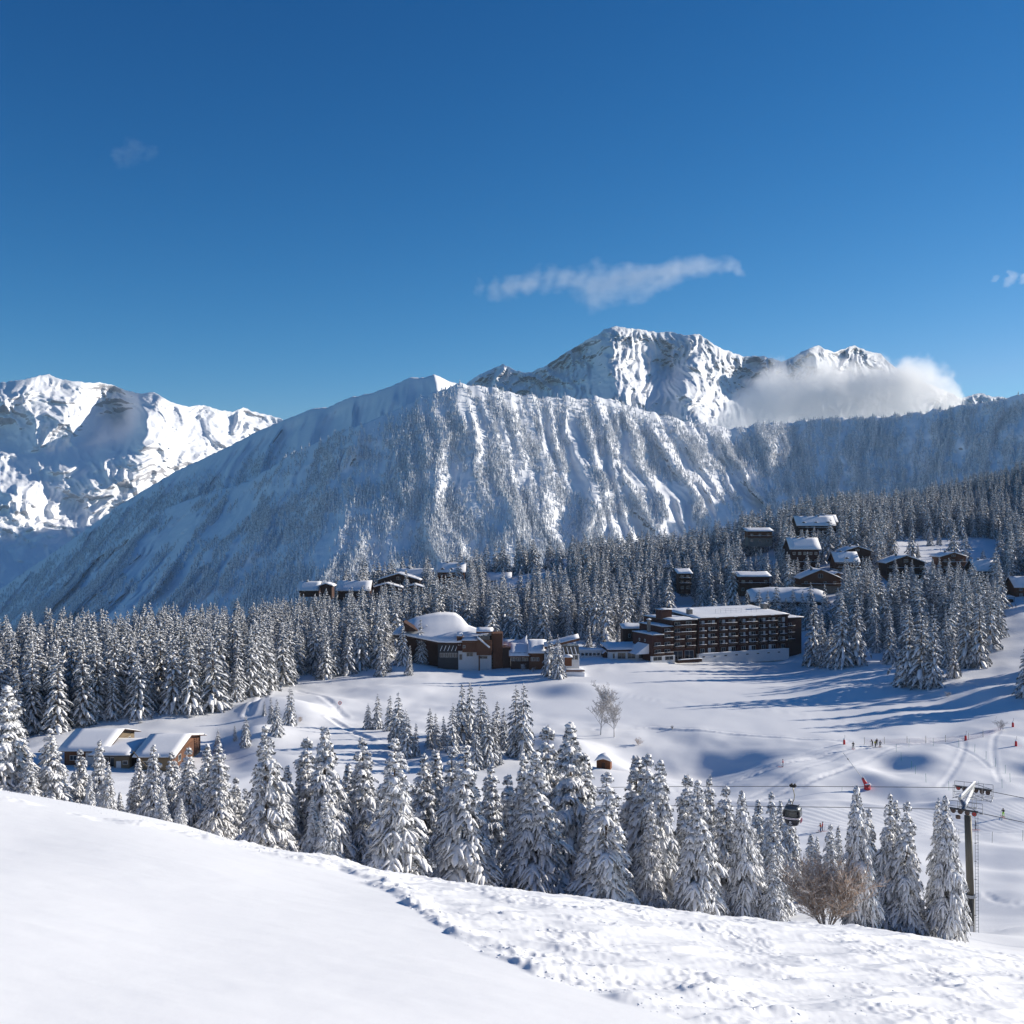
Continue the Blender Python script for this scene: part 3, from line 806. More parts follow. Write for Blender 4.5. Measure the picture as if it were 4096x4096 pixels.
TREES = []     # every spruce of the plateau: dict(x, y, z, h, near, label, group)
def want(u, va, d, label, group, var=None, wide=1.0, rz=None):
    x = (u - 512) / F * d; z = gz_at(u, d); top = (512 - va) / F * d
    TREES.append(dict(u=u, x=x, y=d, z=z - 0.15, h=max(top - z, 1.5), label=label, group=group, var=var, wide=wide, rz=rz, named=True))
def want_px(u, va, vb, label, group, var=None, wide=1.0, dmin=150):
    p = stand(u, vb, dmin)
    h = (vb - va) / F * p.y
    TREES.append(dict(u=u, x=p.x, y=p.y, z=p.z - 0.15, h=h, label=label, group=group, var=var, wide=wide, rz=None, named=True))
# ------------------------------------------------------------------ where each spruce stands
GF = "snow-laden spruces in the row behind the foreground crest"
# (bearing, dip of the tip, distance, variant, widening, label)
FRONT = [
 (6, 684, 74, 0, 1.5, "bulky snow-crusted spruce cut by the left edge of the picture, tallest there"),
 (-14, 700, 80, 1, 1.4, "spruce half out of frame beyond the bulky one at the left edge"),
 (30, 752, 72, 2, 1.3, "low snowy spruce squeezed between the left edge giant and its pointed neighbour"),
 (51, 727, 74, 1, 1.5, "snowy pointed spruce left of the brown cabins, second tall one from the left edge"),
 (79, 747, 78, 3, 1.2, "narrow spruce whose tip covers the left wooden cabin wall"),
 (99, 738, 76, 1, 1.05, "spruce with its tip before the joint of the two cabin roofs"),
 (109, 759, 72, 2, 0.9, "short dark-sided spruce below the cabin's dark entrance"),
 (90, 772, 70, 0, 0.9, "low round-shouldered spruce at the foot of the one before the cabins"),
 (139, 757, 78, 3, 1.2, "slim spruce standing just under the leaning pole of the cabins"),
 (154, 743, 76, 1, 1.15, "spruce with its tip against the right cabin's snowy roof"),
 (170, 750, 80, 2, 1.1, "spruce right of the cabin roof eave, half hidden by its neighbour"),
 (163, 782, 69, 0, 1.1, "broad low spruce buried under thick snow pillows on the left of the row"),
 (181, 796, 68, 4, 1.2, "smallest snow-smothered spruce at the crest edge, more pillow than tree"),
 (189, 745, 77, 0, 1.1, "full spruce just right of the brown cabins' gable"),
 (208, 743, 82, 3, 1.2, "left one of a close pair of spruces with twin tips right of the cabins"),
 (218, 742, 76, 1, 1.25, "right, wider one of the close twin-tipped spruces right of the cabins"),
 (236, 775, 84, 2, 1.0, "dim spruce in the gap left of the tall dark conical one"),
 (265, 722, 72, 2, 1.18, "tall dark conical spruce with little snow low down, standing alone of its row"),
 (287, 764, 80, 3, 1.1, "narrow spruce tucked behind the right skirt of the dark conical one"),
 (307, 736, 82, 1, 1.15, "left of two tall frosty spruces above the small snow-plastered one"),
 (325, 725, 80, 0, 1.05, "right and taller of two frosty spruces above the small snow-plastered one"),
 (314, 794, 68, 3, 1.0, "small spruce with a thin tip at the crest edge, left of its twin"),
 (326, 793, 67, 0, 1.0, "small snow-plastered spruce on the crest edge, right of its thinner twin"),
 (364, 736, 82, 1, 1.2, "tall spruce just left of the broadest white spruce"),
 (348, 762, 88, 3, 1.1, "slim rear spruce left of the broadest white one"),
 (393, 736, 69.5, 0, 1.22, "broadest white spruce of the row with long drooping snowy boughs"),
 (424, 751, 84, 2, 1.15, "spruce with a blunt top just right of the broadest white one"),
 (436, 748, 86, 3, 1.3, "blunt twin-topped spruce behind, left of the many-tiered one"),
 (453, 745, 80, 1, 1.0, "rear spruce whose tip nearly meets the many-tiered one"),
 (466, 741, 72.5, 2, 1.25, "many-tiered spruce with a dark heart and snow-edged boughs, centre of the row"),
 (492, 762, 80, 1, 1.1, "spruce with a rounded tip right of the many-tiered one"),
 (509, 772, 84, 3, 1.2, "low narrow spruce in the dip between two taller groups"),
 (524, 755, 76, 1, 1.15, "spruce at the left foot of the two tallest rear spires"),
 (537, 750, 74, 0, 1.2, "wide snowy spruce with hanging boughs in front of the two rear spires"),
 (548, 724, 88, 1, 1.15, "left of two tall rear spires in front of the snow bowl"),
 (571, 721, 86, 0, 1.1, "right and tallest of two rear spires, heavy boughs on its right side"),
 (585, 752, 92, 3, 1.2, "thin far spruce just left of the little log hut"),
 (606, 770, 70.5, 2, 1.3, "broad layered spruce below the little log hut"),
 (590, 800, 78, 3, 1.2, "shadowed narrow spruce behind the layered one below the hut"),
 (636, 754, 86, 3, 1.35, "slender spire right of the log hut, left one of two"),
 (646, 752, 84, 1, 1.0, "slender spire right of the log hut, right one of two"),
 (662, 757, 76, 4, .9, "tall spruce with bare trunk seen through its boughs right of the twin spires"),
 (651, 800, 73, 1, 0.95, "tall narrow spruce with hanging snow curtains under the twin spires"),
 (687, 773, 80, 3, 1.0, "snowy spruce left of the cable's end, behind the pillowed one"),
 (698, 778, 71, 0, 1.0, "wide pillowed spruce with boughs sweeping to the crest"),
 (711, 774, 86, 1, .8, "spruce with a pale tip just where the upper cable comes out"),
 (727, 784, 84, 3, 1.0, "pale narrow spruce under the upper cable"),
 (742, 788, 73, 4, 0.8, "thin see-through spruce with visible trunk and level boughs"),
 (758, 799, 140, 3, 1.2, "small rear spruce left of the one below the gondola cabin"),
 (771, 790, 138, 1, 0.8, "left spire of the dark group under the gondola cabin"),
 (780, 800, 136, 3, 0.9, "thin middle spire just left of the gondola hanger"),
 (790, 797, 134, 2, 0.95, "full dark spruce directly behind and below the gondola cabin"),
 (774, 853, 72, 3, 1.1, "short spruce at the crest left of the brown bush"),
 (811, 833, 124, 3, 1.3, "low spruce in the gap right of the gondola, left of a pair"),
 (817, 836, 126, 1, 0.9, "low thin spruce in the gap right of the gondola, right of a pair"),
 (831, 823, 124, 1, .9, "small spruce peeping over the brown bush, left tip"),
 (838, 825, 126, 3, .9, "small spruce peeping over the brown bush, right tip"),
 (856, 782, 78, 4, 0.75, "tall open spruce with a dark trunk right of the brown bush"),
 (867, 806, 84, 3, .85, "thin spruce hugging the right side of the open dark-trunked one"),
 (890, 791, 82, 2, .72, "left of three clustered spires between the bush and the lift tower"),
 (897, 799, 84, 3, .85, "middle, thinner of three clustered spires between the bush and the lift tower"),
 (907, 799, 81, 1, .85, "right of three clustered spires between the bush and the lift tower"),
 (938, 797, 84, 1, .6, "rear spruce left of the lift tower sharing its crown with a bare-legged one"),
 (945, 793, 80, 4, .72, "spruce standing on a bare trunk beside the lift tower"),
 (956, 878, 90, 1, .9, "small spruce at the foot of the lift tower, partly behind its neighbour"),
]
for u_, va_, d_, vr_, wd_, lb_ in FRONT:
    want(u_, va_, d_, lb_, GF, HI[vr_], wd_)
GB = "spruces filling the belt behind the foreground row"
rg = random.Random(5)
for k in range(66):
    u_ = 20 + k * 11.5 + rg.uniform(-6, 6)
    if 545 < u_ < 640 or u_ > 800: va_ = 815 + rg.uniform(0, 20)
    else: va_ = np.interp(u_, [0, 200, 300, 500, 620, 760], [772, 778, 775, 785, 800, 812]) + rg.uniform(-6, 16)
    zz = [(60, "left edge giant"), (110, "short spruces before the larger cabin"), (160, "slim spruce under the leaning pole"), (200, "spruces before the smaller cabin"), (245, "close twin-tipped pair"), (290, "tall dark conical spruce"), (335, "two tall frosty spruces"),
          (375, "tree left of the broadest white spruce"), (415, "broadest white spruce"), (450, "blunt-topped pair"), (480, "many-tiered spruce"), (520, "low dip between the taller groups"), (560, "two tall rear spires"), (600, "far spruce by the log hut"), (640, "broad layered spruce"), (680, "twin slender spires"), (730, "wide pillowed spruce"), (900, "see-through spruce")]
    nb_ = next(n_ for a_, n_ in zz if u_ < a_)
    want(u_, va_, rg.uniform(90, 112), "half-hidden snowy spruce in the belt behind the " + nb_, GB, HI[rg.choice([0, 1, 2, 3])], 1.1)

GM = "spruces of the clump in the middle of the snowfield"
CLUMP = [
 (368, 702, 729, 2, "smallest left spruce of the mid-field clump"), (378, 693, 729, 0, "second spruce from the left in the mid-field clump, pointed and full"),
 (390, 694, 731, 1, "thin spruce hiding behind the third of the mid-field clump"), (398, 691, 748, 2, "taller spruce of the mid-field clump's left part, sunlit tip"),
 (406, 708, 757, 2, "wide dark spruce leaning out in front of the mid-field clump's left part"), (416, 722, 756, 1, "low dark spruce at the right foot of the clump's left part"),
 (430, 707, 747, 3, "slim spruce opening the clump's right part"), (436, 712, 750, 1, "slim dark spruce second in the clump's right part"),
 (444, 715, 745, 1, "short spruce in the shade of the clump's central trees"), (452, 702, 752, 0, "full mid-clump spruce left of the tallest"),
 (462, 682, 742, 1, "tallest left spire of the mid-field clump"), (470, 681, 738, 3, "tallest middle spire of the mid-field clump"),
 (481, 685, 744, 0, "broad-topped spire right of the clump's tallest"), (476, 720, 769, 1, "nearest spruce at the foot of the mid-field clump"),
 (488, 706, 765, 2, "wide near spruce on the right foot of the mid-field clump"), (497, 700, 748, 3, "narrow spruce in the clump's right back"),
 (494, 712, 764, 1, "near slim spruce beside the wide one at the clump's foot"), (504, 706, 750, 1, "small spruce closing the clump just left of the lone pair"),
 (515, 684, 756, 0, "left of the lone pair of tall open spruces on the bowl's edge"), (523, 682, 758, 3, "right of the lone pair of tall open spruces on the bowl's edge"),
]
for u_, a_, b_, v_, lb_ in CLUMP: want_px(u_, a_, b_, lb_, GM, MID[v_], 1.12)
GS = "young spruces on the bank right of the brown cabins"
for u_, a_, b_, v_, lb_ in [(218, 728, 752, 2, "dark young spruce on the bank nearest the right cabin gable"), (235, 724, 741, 3, "tiny spruce alone on the snow bank"),
        (246, 714, 746, 2, "full young spruce mid-bank above the foreground row"), (271, 696, 724, 1, "left rear of three spruces at the bank's path"),
        (277, 698, 735, 2, "front of three spruces at the bank's path"), (290, 686, 725, 0, "tall right one of three spruces at the bank's path"), (264, 700, 715, 3, "shaded thin spruce behind the three at the path")]:
    want_px(u_, a_, b_, lb_, GS, MID[v_], 1.1)
GC = "spruces around the low hotel wing with the swept roof"
for u_, a_, b_, v_, lb_ in [(382, 636, 676, 1, "frost-white spruce standing forward left of the swept-roof building"), (388, 640, 672, 3, "thin spruce behind the frost-white one left of the swept roof"),
        (403, 622, 665, 2, "spruce before the left end of the swept roof"), (410, 645, 675, 1, "small spruce before the left end of the swept roof, nearest"), (416, 640, 662, 3, "slim small spruce under the swept roof's eave"),
        (421, 618, 664, 1, "spruce breaking the outline of the swept roof"), (427, 624, 664, 2, "spruce beside the dark glazed porch"), (434, 633, 665, 1, "thin light spruce at the porch corner"),
        (444, 652, 666, 3, "tiny round spruce before the white basement wall"), (493, 598, 666, 0, "tall spruce standing before the projecting timber bay"), (549, 631, 676, 0, "left of two spruces in front of the low flat-roofed wing"),
        (558, 634, 678, 2, "right of two spruces in front of the low flat-roofed wing"), (536, 630, 641, 3, "tiny spruce behind the low flat roofs"),
        (589, 616, 647, 1, "left of two frosty spruces behind the white gallery"), (598, 621, 648, 3, "right of two frosty spruces behind the white gallery"), (619, 625, 646, 2, "dark round spruce left of the hotel's brown corner")]:
    want_px(u_, a_, b_, lb_, GC, MID[v_], 1.1)
GH = "big spruces at the right end of the hotel"
for u_, a_, b_, v_, lb_ in [(813, 597, 665, 0, "first big spruce hiding the hotel's right end"), (822, 612, 666, 1, "lower left spruce of the hotel-end group"), (831, 620, 667, 2, "front spruce of the hotel-end group"), (842, 594, 667, 1, "tall spruce in the hotel-end group"),
        (856, 600, 664, 0, "full separate spruce right of the hotel-end group"), (872, 583, 643, 3, "tall rear spruce between the two big groups"), (876, 620, 652, 1, "small spruce between the two big groups"), (890, 612, 664, 1, "tall thin spruce left of the biggest group"),
        (906, 600, 655, 3, "rear left spruce of the biggest group"), (898, 652, 683, 1, "small forward spruce at the biggest group's left foot"), (909, 604, 686, 0, "biggest spruce of the plateau, left of two giants"), (921, 607, 687, 2, "right of the two giant spruces"),
        (934, 618, 687, 0, "broad dark spruce right of the two giants"), (954, 633, 678, 1, "pointed lower spruce right of the giants"), (967, 596, 667, 2, "large spruce of the right-hand group by the piste"), (979, 594, 667, 0, "largest outer spruce of the right-hand group by the piste"),
        (946, 612, 668, 1, "rear spruce between the giants and the right-hand group"), (990, 590, 650, 3, "spruce on the shoulder above the right-hand piste"), (998, 587, 638, 1, "last tall spruce before the right-hand piste"), (996, 632, 644, 2, "tiny spruce on the shoulder by the right-hand piste"),
        (1026, 643, 697, 2, "spruce cut by the right edge of the picture")]:
    want_px(u_, a_, b_, lb_, GH, MID[v_], 1.15)
for k, (u_, d_, h_) in enumerate([(1052, 322, 24), (1064, 336, 27), (1078, 318, 25), (1090, 340, 26), (1104, 326, 24), (1118, 345, 26), (1076, 352, 27), (1060, 360, 22), (1132, 330, 25), (1095, 362, 26)]):
    z_ = gz_at(u_, d_); TREES.append(dict(u=u_, x=(u_ - 512) / F * d_, y=d_, z=z_ - .2, h=h_, label="tall spruce beyond the right edge whose shadow falls over the snowfield", group="spruces beyond the right edge", var=MID[k % 4], wide=1.25, rz=None, named=True))
GR = "row of young spruces behind the hotel roof"
for k, (u_, a_) in enumerate([(712, 587), (724, 592), (737, 592), (747, 590), (759, 589), (768, 590), (776, 583), (786, 597), (793, 588), (803, 590), (811, 582)]):
    want(u_, a_, 478 + 3 * (k % 3), ["young spruce in the row behind the hotel roof, left half", "young spruce in the row behind the hotel roof, right half"][k > 5], GR, MID[k % 4], 1.2)
GQ = "lone spruces on the upper meadow"
for u_, a_, b_, v_, lb_ in [(793, 538, 571, 1, "narrow spruce before the right side of the big brown chalet"), (845, 551, 572, 3, "spruce before the two-gabled chalet's dark wing"), (912, 521, 560, 1, "thin tall spruce alone on the upper meadow"),
        (918, 542, 557, 3, "slight spruce beside the thin tall one on the meadow"), (930, 527, 546, 2, "pale spruce on the meadow's left rise"), (939, 528, 545, 0, "wider pale spruce on the meadow's rise"), (758, 567, 590, 2, "spruce before the small dark block's right half"),
        (893, 524, 556, 0, "broad sunlit spruce at the meadow's left border"), (889, 522, 555, 1, "twin behind the broad sunlit spruce at the meadow's border"), (999, 556, 600, 0, "tall spruce right of the dark-gabled chalet near the right edge"), (1010, 570, 592, 3, "slim spruce at the far right above the little bridge"),
        (933, 558, 575, 1, "spruce left of the round-roofed chalet")]:
    want_px(u_, a_, b_, lb_, GQ, MID[v_], 1.1, 300)

# ---- the forest: scattered over the plateau and the hill, keeping clear of buildings, meadows and views
# houses: u0, u1, v0, v1 of what must stay in view, distance
VIEWS = [(60, 200, 715, 775, 236), (398, 585, 604, 668, 392), (566, 800, 588, 662, 418), (297, 345, 583, 596, 560), (343, 372, 580, 596, 590), (372, 424, 574, 597, 610), (398, 420, 576, 590, 640), (435, 466, 565, 592, 640),
         (486, 528, 574, 586, 640), (543, 566, 560, 573, 700), (743, 776, 528, 540, 620), (796, 836, 515, 546, 650), (789, 819, 539, 578, 560), (798, 842, 568, 592, 520), (752, 826, 586, 600, 500),
         (737, 772, 573, 592, 520), (676, 694, 570, 586, 540), (834, 874, 544, 573, 560), (884, 928, 553, 577, 550), (938, 968, 551, 575, 550), (976, 998, 558, 580, 540), (1012, 1040, 578, 600, 495), (500, 545, 560, 576, 640), (893, 1003, 541, 556, 640), (820, 860, 545, 570, 570),
         (745, 775, 545, 560, 600), (560, 700, 645, 662, 440), (1006, 1030, 597, 612, 480)]
edgeF = [(-120, 742), (0, 741), (45, 735), (87, 728), (134, 719), (163, 706), (188, 718), (217, 709), (243, 700), (268, 690), (308, 678), (335, 682), (352, 672), (380, 668), (398, 640), (480, 634), (520, 640), (600, 642), (620, 640), (690, 606), (790, 604), (815, 648), (850, 650), (880, 648), (900, 655), (950, 664), (985, 650), (1000, 625), (1008, 596), (1150, 590)]
def far_d(u): return float(np.interp(u, [-120, 0, 130, 256, 350, 445, 512, 604, 700, 783, 860, 940, 1024, 1150], [420, 430, 455, 520, 640, 735, 760, 780, 790, 810, 850, 900, 960, 980]))
VIEWS = [(a, b, c, (c + (e - c) * 0.66 if i > 2 else e), dd) for i, (a, b, c, e, dd) in enumerate(VIEWS)]
rng = random.Random(11)
cell = {}
def free(x, y, r):
    cx, cy = int(x // 8), int(y // 8)
    for i in (-1, 0, 1):
        for j in (-1, 0, 1):
            for (a, b, c) in cell.get((cx + i, cy + j), ()):
                if (a - x) ** 2 + (b - y) ** 2 < (min(r, c)) ** 2: return False
    return True
def occupy(x, y, r): cell.setdefault((int(x // 8), int(y // 8)), []).append((x, y, r))
for t in TREES: occupy(t['x'], t['y'], 4.5)
n_f = 0
for k in range(60000):
    u = rng.uniform(-110, 1140); d = math.sqrt(rng.uniform(255 ** 2, 960 ** 2))
    if d > far_d(u): continue
    x = (u - 512) / F * d
    z = gz_at(u, d); v = 512 - F * z / d
    if v > np.interp(u, *zip(*edgeF)): continue
    # openings: the lake front, meadow, village lanes
    den = 0.5 + 0.5 * float(perlin(x / 45.0, d / 45.0, 44)) * 2.2
    if 640 < d and u > 880: den += 0.4
    if u < 640: den += 0.45
    if 560 < d < 700 and 886 < u < 1004 and 539 < v < 560: continue      # upper meadow
    if 478 < u < 548 and 640 < d < 760: den -= 0.75                                 # far left meadow
    if 700 < u < 880 and 520 < d < 640: den += 0.1
    if rng.random() > den: continue
    rad = (3.5 if u < 345 else 4.2) + d * 0.0022 + rng.uniform(0, 1.6)
    if not free(x, d, rad): continue
    h = (11 + 12.5 * rng.random() ** 0.7) * (1.0 if d > 330 else 0.9)
    if u < 345 and d < 480: h = 12 + 13 * rng.random() ** 0.6
    if d > 700 and u < 600: h *= 0.75
    if d > 800: h *= 0.85
    if u < 345: h *= 0.95 if d < 370 else 0.80
    vt = 512 - F * (z + h) / d; hw = 0.16 * h / d * F
    bad = False
    for (a, b, c, e, dd) in VIEWS:
        if d < dd + 4 and u + hw * 0.7 > a and u - hw * 0.7 < b and vt < e and v > c:
            # a low tree may hide the foot of a house, not more
            if dd - d > 8 and vt > c + (e - c) * (0.3 if rng.random() < 0.5 else 0.55): continue
            if dd - d > 20 and rng.random() < 0.04: continue
            bad = True; break
        if -7 < d - dd < 17 and a - 4 < u < b + 4 and dd > 300: bad = True; break
    if bad: continue
    occupy(x, d, rad); n_f += 1
    if u < 345:
        zn = "above the left edge giant" if u < 45 else "behind the larger brown cabin" if u < 120 else "behind the smaller brown cabin" if u < 190 else "above the snow bank's dark slope" if u < 250 else "where the bank's path ends" if u < 300 else "beside the white hump"
        rk = "front rank" if v > np.interp(u, *zip(*edgeF)) - 14 else "second rank" if v > np.interp(u, *zip(*edgeF)) - 32 else "depths"
        lb, g = "frosted spruce in the %s of the left forest, %s" % (rk, zn), "spruces of the dense forest on the left"
    elif u < 640: lb, g = "frosted spruce in the forest behind the swept-roof building", "spruces of the forest behind the swept-roof building"
    elif d < 620: lb, g = "frosted spruce among the chalets on the hillside above the hotel", "spruces among the hillside chalets"
    else: lb, g = "frosted spruce in the upper forest behind the chalets", "spruces of the upper forest behind the chalets"
    TREES.append(dict(u=u, x=x, y=d, z=z - 0.2, h=h, label=lb, group=g, var=None, wide=rng.uniform(1.1, 1.45), rz=None, named=False))

for i_, t in enumerate(TREES):
    if t['named'] and t['var'] in HI and t['var'] is not HI[4] and i_ % 3 == 1: t['var'] = HI[5]
TREES.sort(key=lambda t: (not t['named'], -t['h'] / t['y']))
lone, mass = TREES[:299], TREES[299:]
for i, t in enumerate(lone):
    var = t['var'] or (MID if t['h'] / t['y'] > 0.045 else LOW)[i % 4]
    put_spruce((t['x'], t['y'], t['z']), t['h'], var, rng.uniform(0, 6.28), t['label'], t['group'], t['wide'], lean=rng.uniform(-0.02, 0.02))

def points_obj(name, pts, scl, rot, idx):
    me = bpy.data.meshes.new(name); me.vertices.add(len(pts)); me.vertices.foreach_set("co", np.asarray(pts, dtype=np.float32).ravel())
    for n_, typ, dat in (("sc", 'FLOAT', scl), ("rz", 'FLOAT', rot), ("vi", 'INT', idx)):
        a = me.attributes.new(n_, typ, 'POINT'); a.data.foreach_set("value", np.asarray(dat))
    o = bpy.data.objects.new(name, me); COL.objects.link(o); return o

def scatter_gn(o, protos, wide=1.1):
    """protos: list of lists of meshes; each list is one kind of tree"""
    g = bpy.data.node_groups.new("scatter_" + o.name, 'GeometryNodeTree')
    g.interface.new_socket("Geometry", in_out='INPUT', socket_type='NodeSocketGeometry')
    g.interface.new_socket("Geometry", in_out='OUTPUT', socket_type='NodeSocketGeometry')
    gi = g.nodes.new("NodeGroupInput"); go = g.nodes.new("NodeGroupOutput")
    lst = g.nodes.new("GeometryNodeJoinGeometry")
    for kind in reversed(protos):
        j = g.nodes.new("GeometryNodeJoinGeometry")
        for src in kind:
            oi = g.nodes.new("GeometryNodeObjectInfo"); oi.transform_space = 'ORIGINAL'; oi.inputs["Object"].default_value = src
            g.links.new(oi.outputs["Geometry"], j.inputs[0])
        ti = g.nodes.new("GeometryNodeGeometryToInstance"); g.links.new(j.outputs[0], ti.inputs[0])
        g.links.new(ti.outputs[0], lst.inputs[0])
    ip = g.nodes.new("GeometryNodeInstanceOnPoints")
    g.links.new(gi.outputs[0], ip.inputs["Points"]); g.links.new(lst.outputs[0], ip.inputs["Instance"])
    ip.inputs["Pick Instance"].default_value = True
    def attr(n_, typ):
        a = g.nodes.new("GeometryNodeInputNamedAttribute"); a.data_type = typ; a.inputs["Name"].default_value = n_; return a.outputs["Attribute"]
    g.links.new(attr("vi", 'INT'), ip.inputs["Instance Index"])
    cx = g.nodes.new("ShaderNodeCombineXYZ"); g.links.new(attr("rz", 'FLOAT'), cx.inputs[2]); g.links.new(cx.outputs[0], ip.inputs["Rotation"])
    sx = g.nodes.new("ShaderNodeVectorMath"); sx.operation = 'SCALE'; sx.inputs[0].default_value = (wide, wide, 1.0)
    g.links.new(attr("sc", 'FLOAT'), sx.inputs["Scale"]); g.links.new(sx.outputs[0], ip.inputs["Scale"])
    g.links.new(ip.outputs[0], go.inputs[0])
    md = o.modifiers.new("scatter", 'NODES'); md.node_group = g
    return o

def src_objects(meshes):
    """the crown and snow objects of trees that stand in the scene, used again by the forest"""
    out = []
    for v in meshes:
        out.append([next(o for o in COL.objects if o.type == 'MESH' and o.data is v[k]) for k in ('crown', 'snow')])
    return out
have = {id(o.data) for o in COL.objects if o.type == 'MESH'}
kinds = [v for v in LOW + MID if id(v['crown']) in have]
kinds = [v for v in LOW if id(v['crown']) in have] or kinds[:4]
pr = src_objects(kinds)
nk = len(pr)
fo = points_obj("spruce_forest", [(t['x'], t['y'], t['z']) for t in mass], [t['h'] / 20.0 for t in mass], [rng.uniform(0, 6.28) for t in mass], [rng.randrange(nk) for t in mass])
tag(scatter_gn(fo, pr, 1.25), "frosted spruces of the forest behind the hotel and chalets, beyond the nearer trees", "forest", None, 'stuff')
print("forest trees", n_f, "lone", len(lone), "mass", len(mass), "kinds", nk)

# ---- the wooded mountain: small snow-dusted spruces clinging to the ribs
def far_tree(seed):
    rg = random.Random(seed); b = MB(); n = 5
    for (z0, z1, r) in ((0.0, 0.45, 0.2), (0.22, 0.7, 0.155), (0.5, 1.0, 0.1)):
        vs = [(math.cos(6.283 * j / n + z0 * 5) * r * rg.uniform(.75, 1.25), math.sin(6.283 * j / n + z0 * 5) * r * rg.uniform(.75, 1.25), z0 + rg.uniform(-.05, .05)) for j in range(n)] + [(rg.uniform(-.02, .02), rg.uniform(-.02, .02), z1)]
        b.add(vs, [(j, (j + 1) % n, n) for j in range(n)])
    return b
def ridge_forest_mat():
    m, t, b = new_mat("mountain_spruces")
    v = coord(t); f = noise_n(t, v, 3.0, 3, 0.7)
    g = t.nodes.new("ShaderNodeNewGeometry"); sx = t.nodes.new("ShaderNodeSeparateXYZ"); t.links.new(g.outputs["Normal"], sx.inputs[0])
    a = node(t, "ShaderNodeMath", operation='MULTIPLY_ADD'); a.inputs[1].default_value = 0.5
    t.links.new(sx.outputs["Z"], a.inputs[0]); t.links.new(f, a.inputs[2])
    r = ramp(t, a.outputs[0], [(0.41, (0.11, 0.125, 0.14)), (0.61, (0.74, 0.75, 0.77))])
    t.links.new(r.outputs[0], b.inputs["Base Color"]); b.inputs["Roughness"].default_value = 0.9; b.inputs["Specular IOR Level"].default_value = 0.0
    return m
M['ridge_trees'] = ridge_forest_mat()
nr = np.random.RandomState(3)
N_T = 250000
ui = nr.rand(N_T) * (X1.shape[1] - 1.01); ti = (nr.rand(N_T) ** 0.9) * (X1.shape[0] - 1.01)
i0 = ui.astype(int); j0 = ti.astype(int); fi = ui - i0; fj = ti - j0
def bil(A):
    return (A[j0, i0] * (1 - fi) + A[j0, i0 + 1] * fi) * (1 - fj) + (A[j0 + 1, i0] * (1 - fi) + A[j0 + 1, i0 + 1] * fi) * fj
bx_, by_, bz_ = bil(X1), bil(Y1), bil(Z1); bp = bil(PP); bt = bil(TT); bf = bil(FORE_DISP)
bu = 512 + F * bx_ / by_; bv = 512 - F * bz_ / by_
vis = (bu > -60) & (bu < 1084) & (bv < 640 + 0 * bu) & ((bu < 520) | (bv < 590))
d_ = 0.62 + 0.9 * fbm(bp / 40, bt * 6, 3, 51) + 0.55 * np.clip(bf, -0.6, 0.9)
top = sstep(0.0, 0.16, bt + 0.04 * perlin(bp / 12, bp * 0, 3))
d_ = (d_ + (0.12 + 0.9 * np.clip(bf + 0.1, -0.6, 0.5)) * sstep(600, 420, bp) + 0.2 * sstep(1400, 1500, bp)) * (0.25 + 0.5 * sstep(1360, 1420, bp) + (0.75 - 0.5 * sstep(1360, 1420, bp)) * top)
rocky = sstep(1030, 1080, bp) * sstep(1440, 1380, bp) * sstep(0.2, 0.35, bt + 0 * bp)
d_ = d_ - rocky * 0.45 * (1 - sstep(0.3, 0.9, bf)) - 0.35 * np.exp(-((bp - 1240 - bt * 60) / 40) ** 2) * sstep(.45, .7, bt)
d_ = d_ - 0.1 * sstep(1500, 1600, bp) - 0.35 * sstep(1480, 1540, bp) * (perlin(bp / 16, bt * 1.2, 58) > 0.12)
d_ = d_ * (0.45 + 0.85 * sstep(-0.25, 0.2, fbm(bp / 55, bt * 5, 3, 71)))
strip = np.exp(-((perlin(bp / 34, bt * 1.5, 55)) / 0.07) ** 2) * sstep(620, 560, bp) * 0.8
d_ = d_ - strip
# the bare upper summit line left of centre
keep = vis & (nr.rand(N_T) < np.clip(d_, 0, 1))
print("mountain trees", keep.sum())
proto = []
for s in range(3):
    b = far_tree(s)
    proto.append(b)
KX, KY, KZ = bx_[keep], by_[keep], bz_[keep]
nB = 60000; ub = nr.rand(nB) * (X1B.shape[1] - 1.01); tb2 = nr.rand(nB) * (X1B.shape[0] - 1.01)
i0 = ub.astype(int); j0 = tb2.astype(int); fi = ub - i0; fj = tb2 - j0
qx, qy, qz, qp, qt = bil(X1B), bil(Y1B), bil(Z1B), bil(PB), bil(TB_)
dn_ = sstep(0.16, 0.34, qt + 0.15 * fbm(qp / 40, qt * 3, 3, 12) + 0.12 * sstep(480, 300, qp)) * sstep(640, 520, qp) * 0.8
kp = (nr.rand(nB) < dn_) & (512 + F * qx / qy > -60)
KX = np.concatenate([KX, qx[kp]]); KY = np.concatenate([KY, qy[kp]]); KZ = np.concatenate([KZ, qz[kp]]); nK = len(KX)
# three of them stand as real small trees on the crest and lend their shape to the rest
src = []
for s in range(3):
    i = [nK // 5, nK // 2, 4 * nK // 5][s]
    o = mesh_obj("far_spruce", proto[s].v, proto[s].f, M['ridge_trees'])
    o.location = (KX[i], KY[i], KZ[i] - 1); o.scale = (14, 14, 14)
    tag(o, "single small spruce on the face of the wooded mountain", "tree", "spruces on the wooded mountain face")
    src.append([o])
mf = points_obj("mountain_forest", np.stack([KX, KY, KZ - 1.0], -1), 9 + 9 * nr.rand(nK) ** 1.3, nr.rand(nK) * 6.28, nr.randint(0, 3, nK))
tag(scatter_gn(mf, src, 1.0), "snow-dusted forest covering the mountain across the valley", "forest", None, 'stuff')
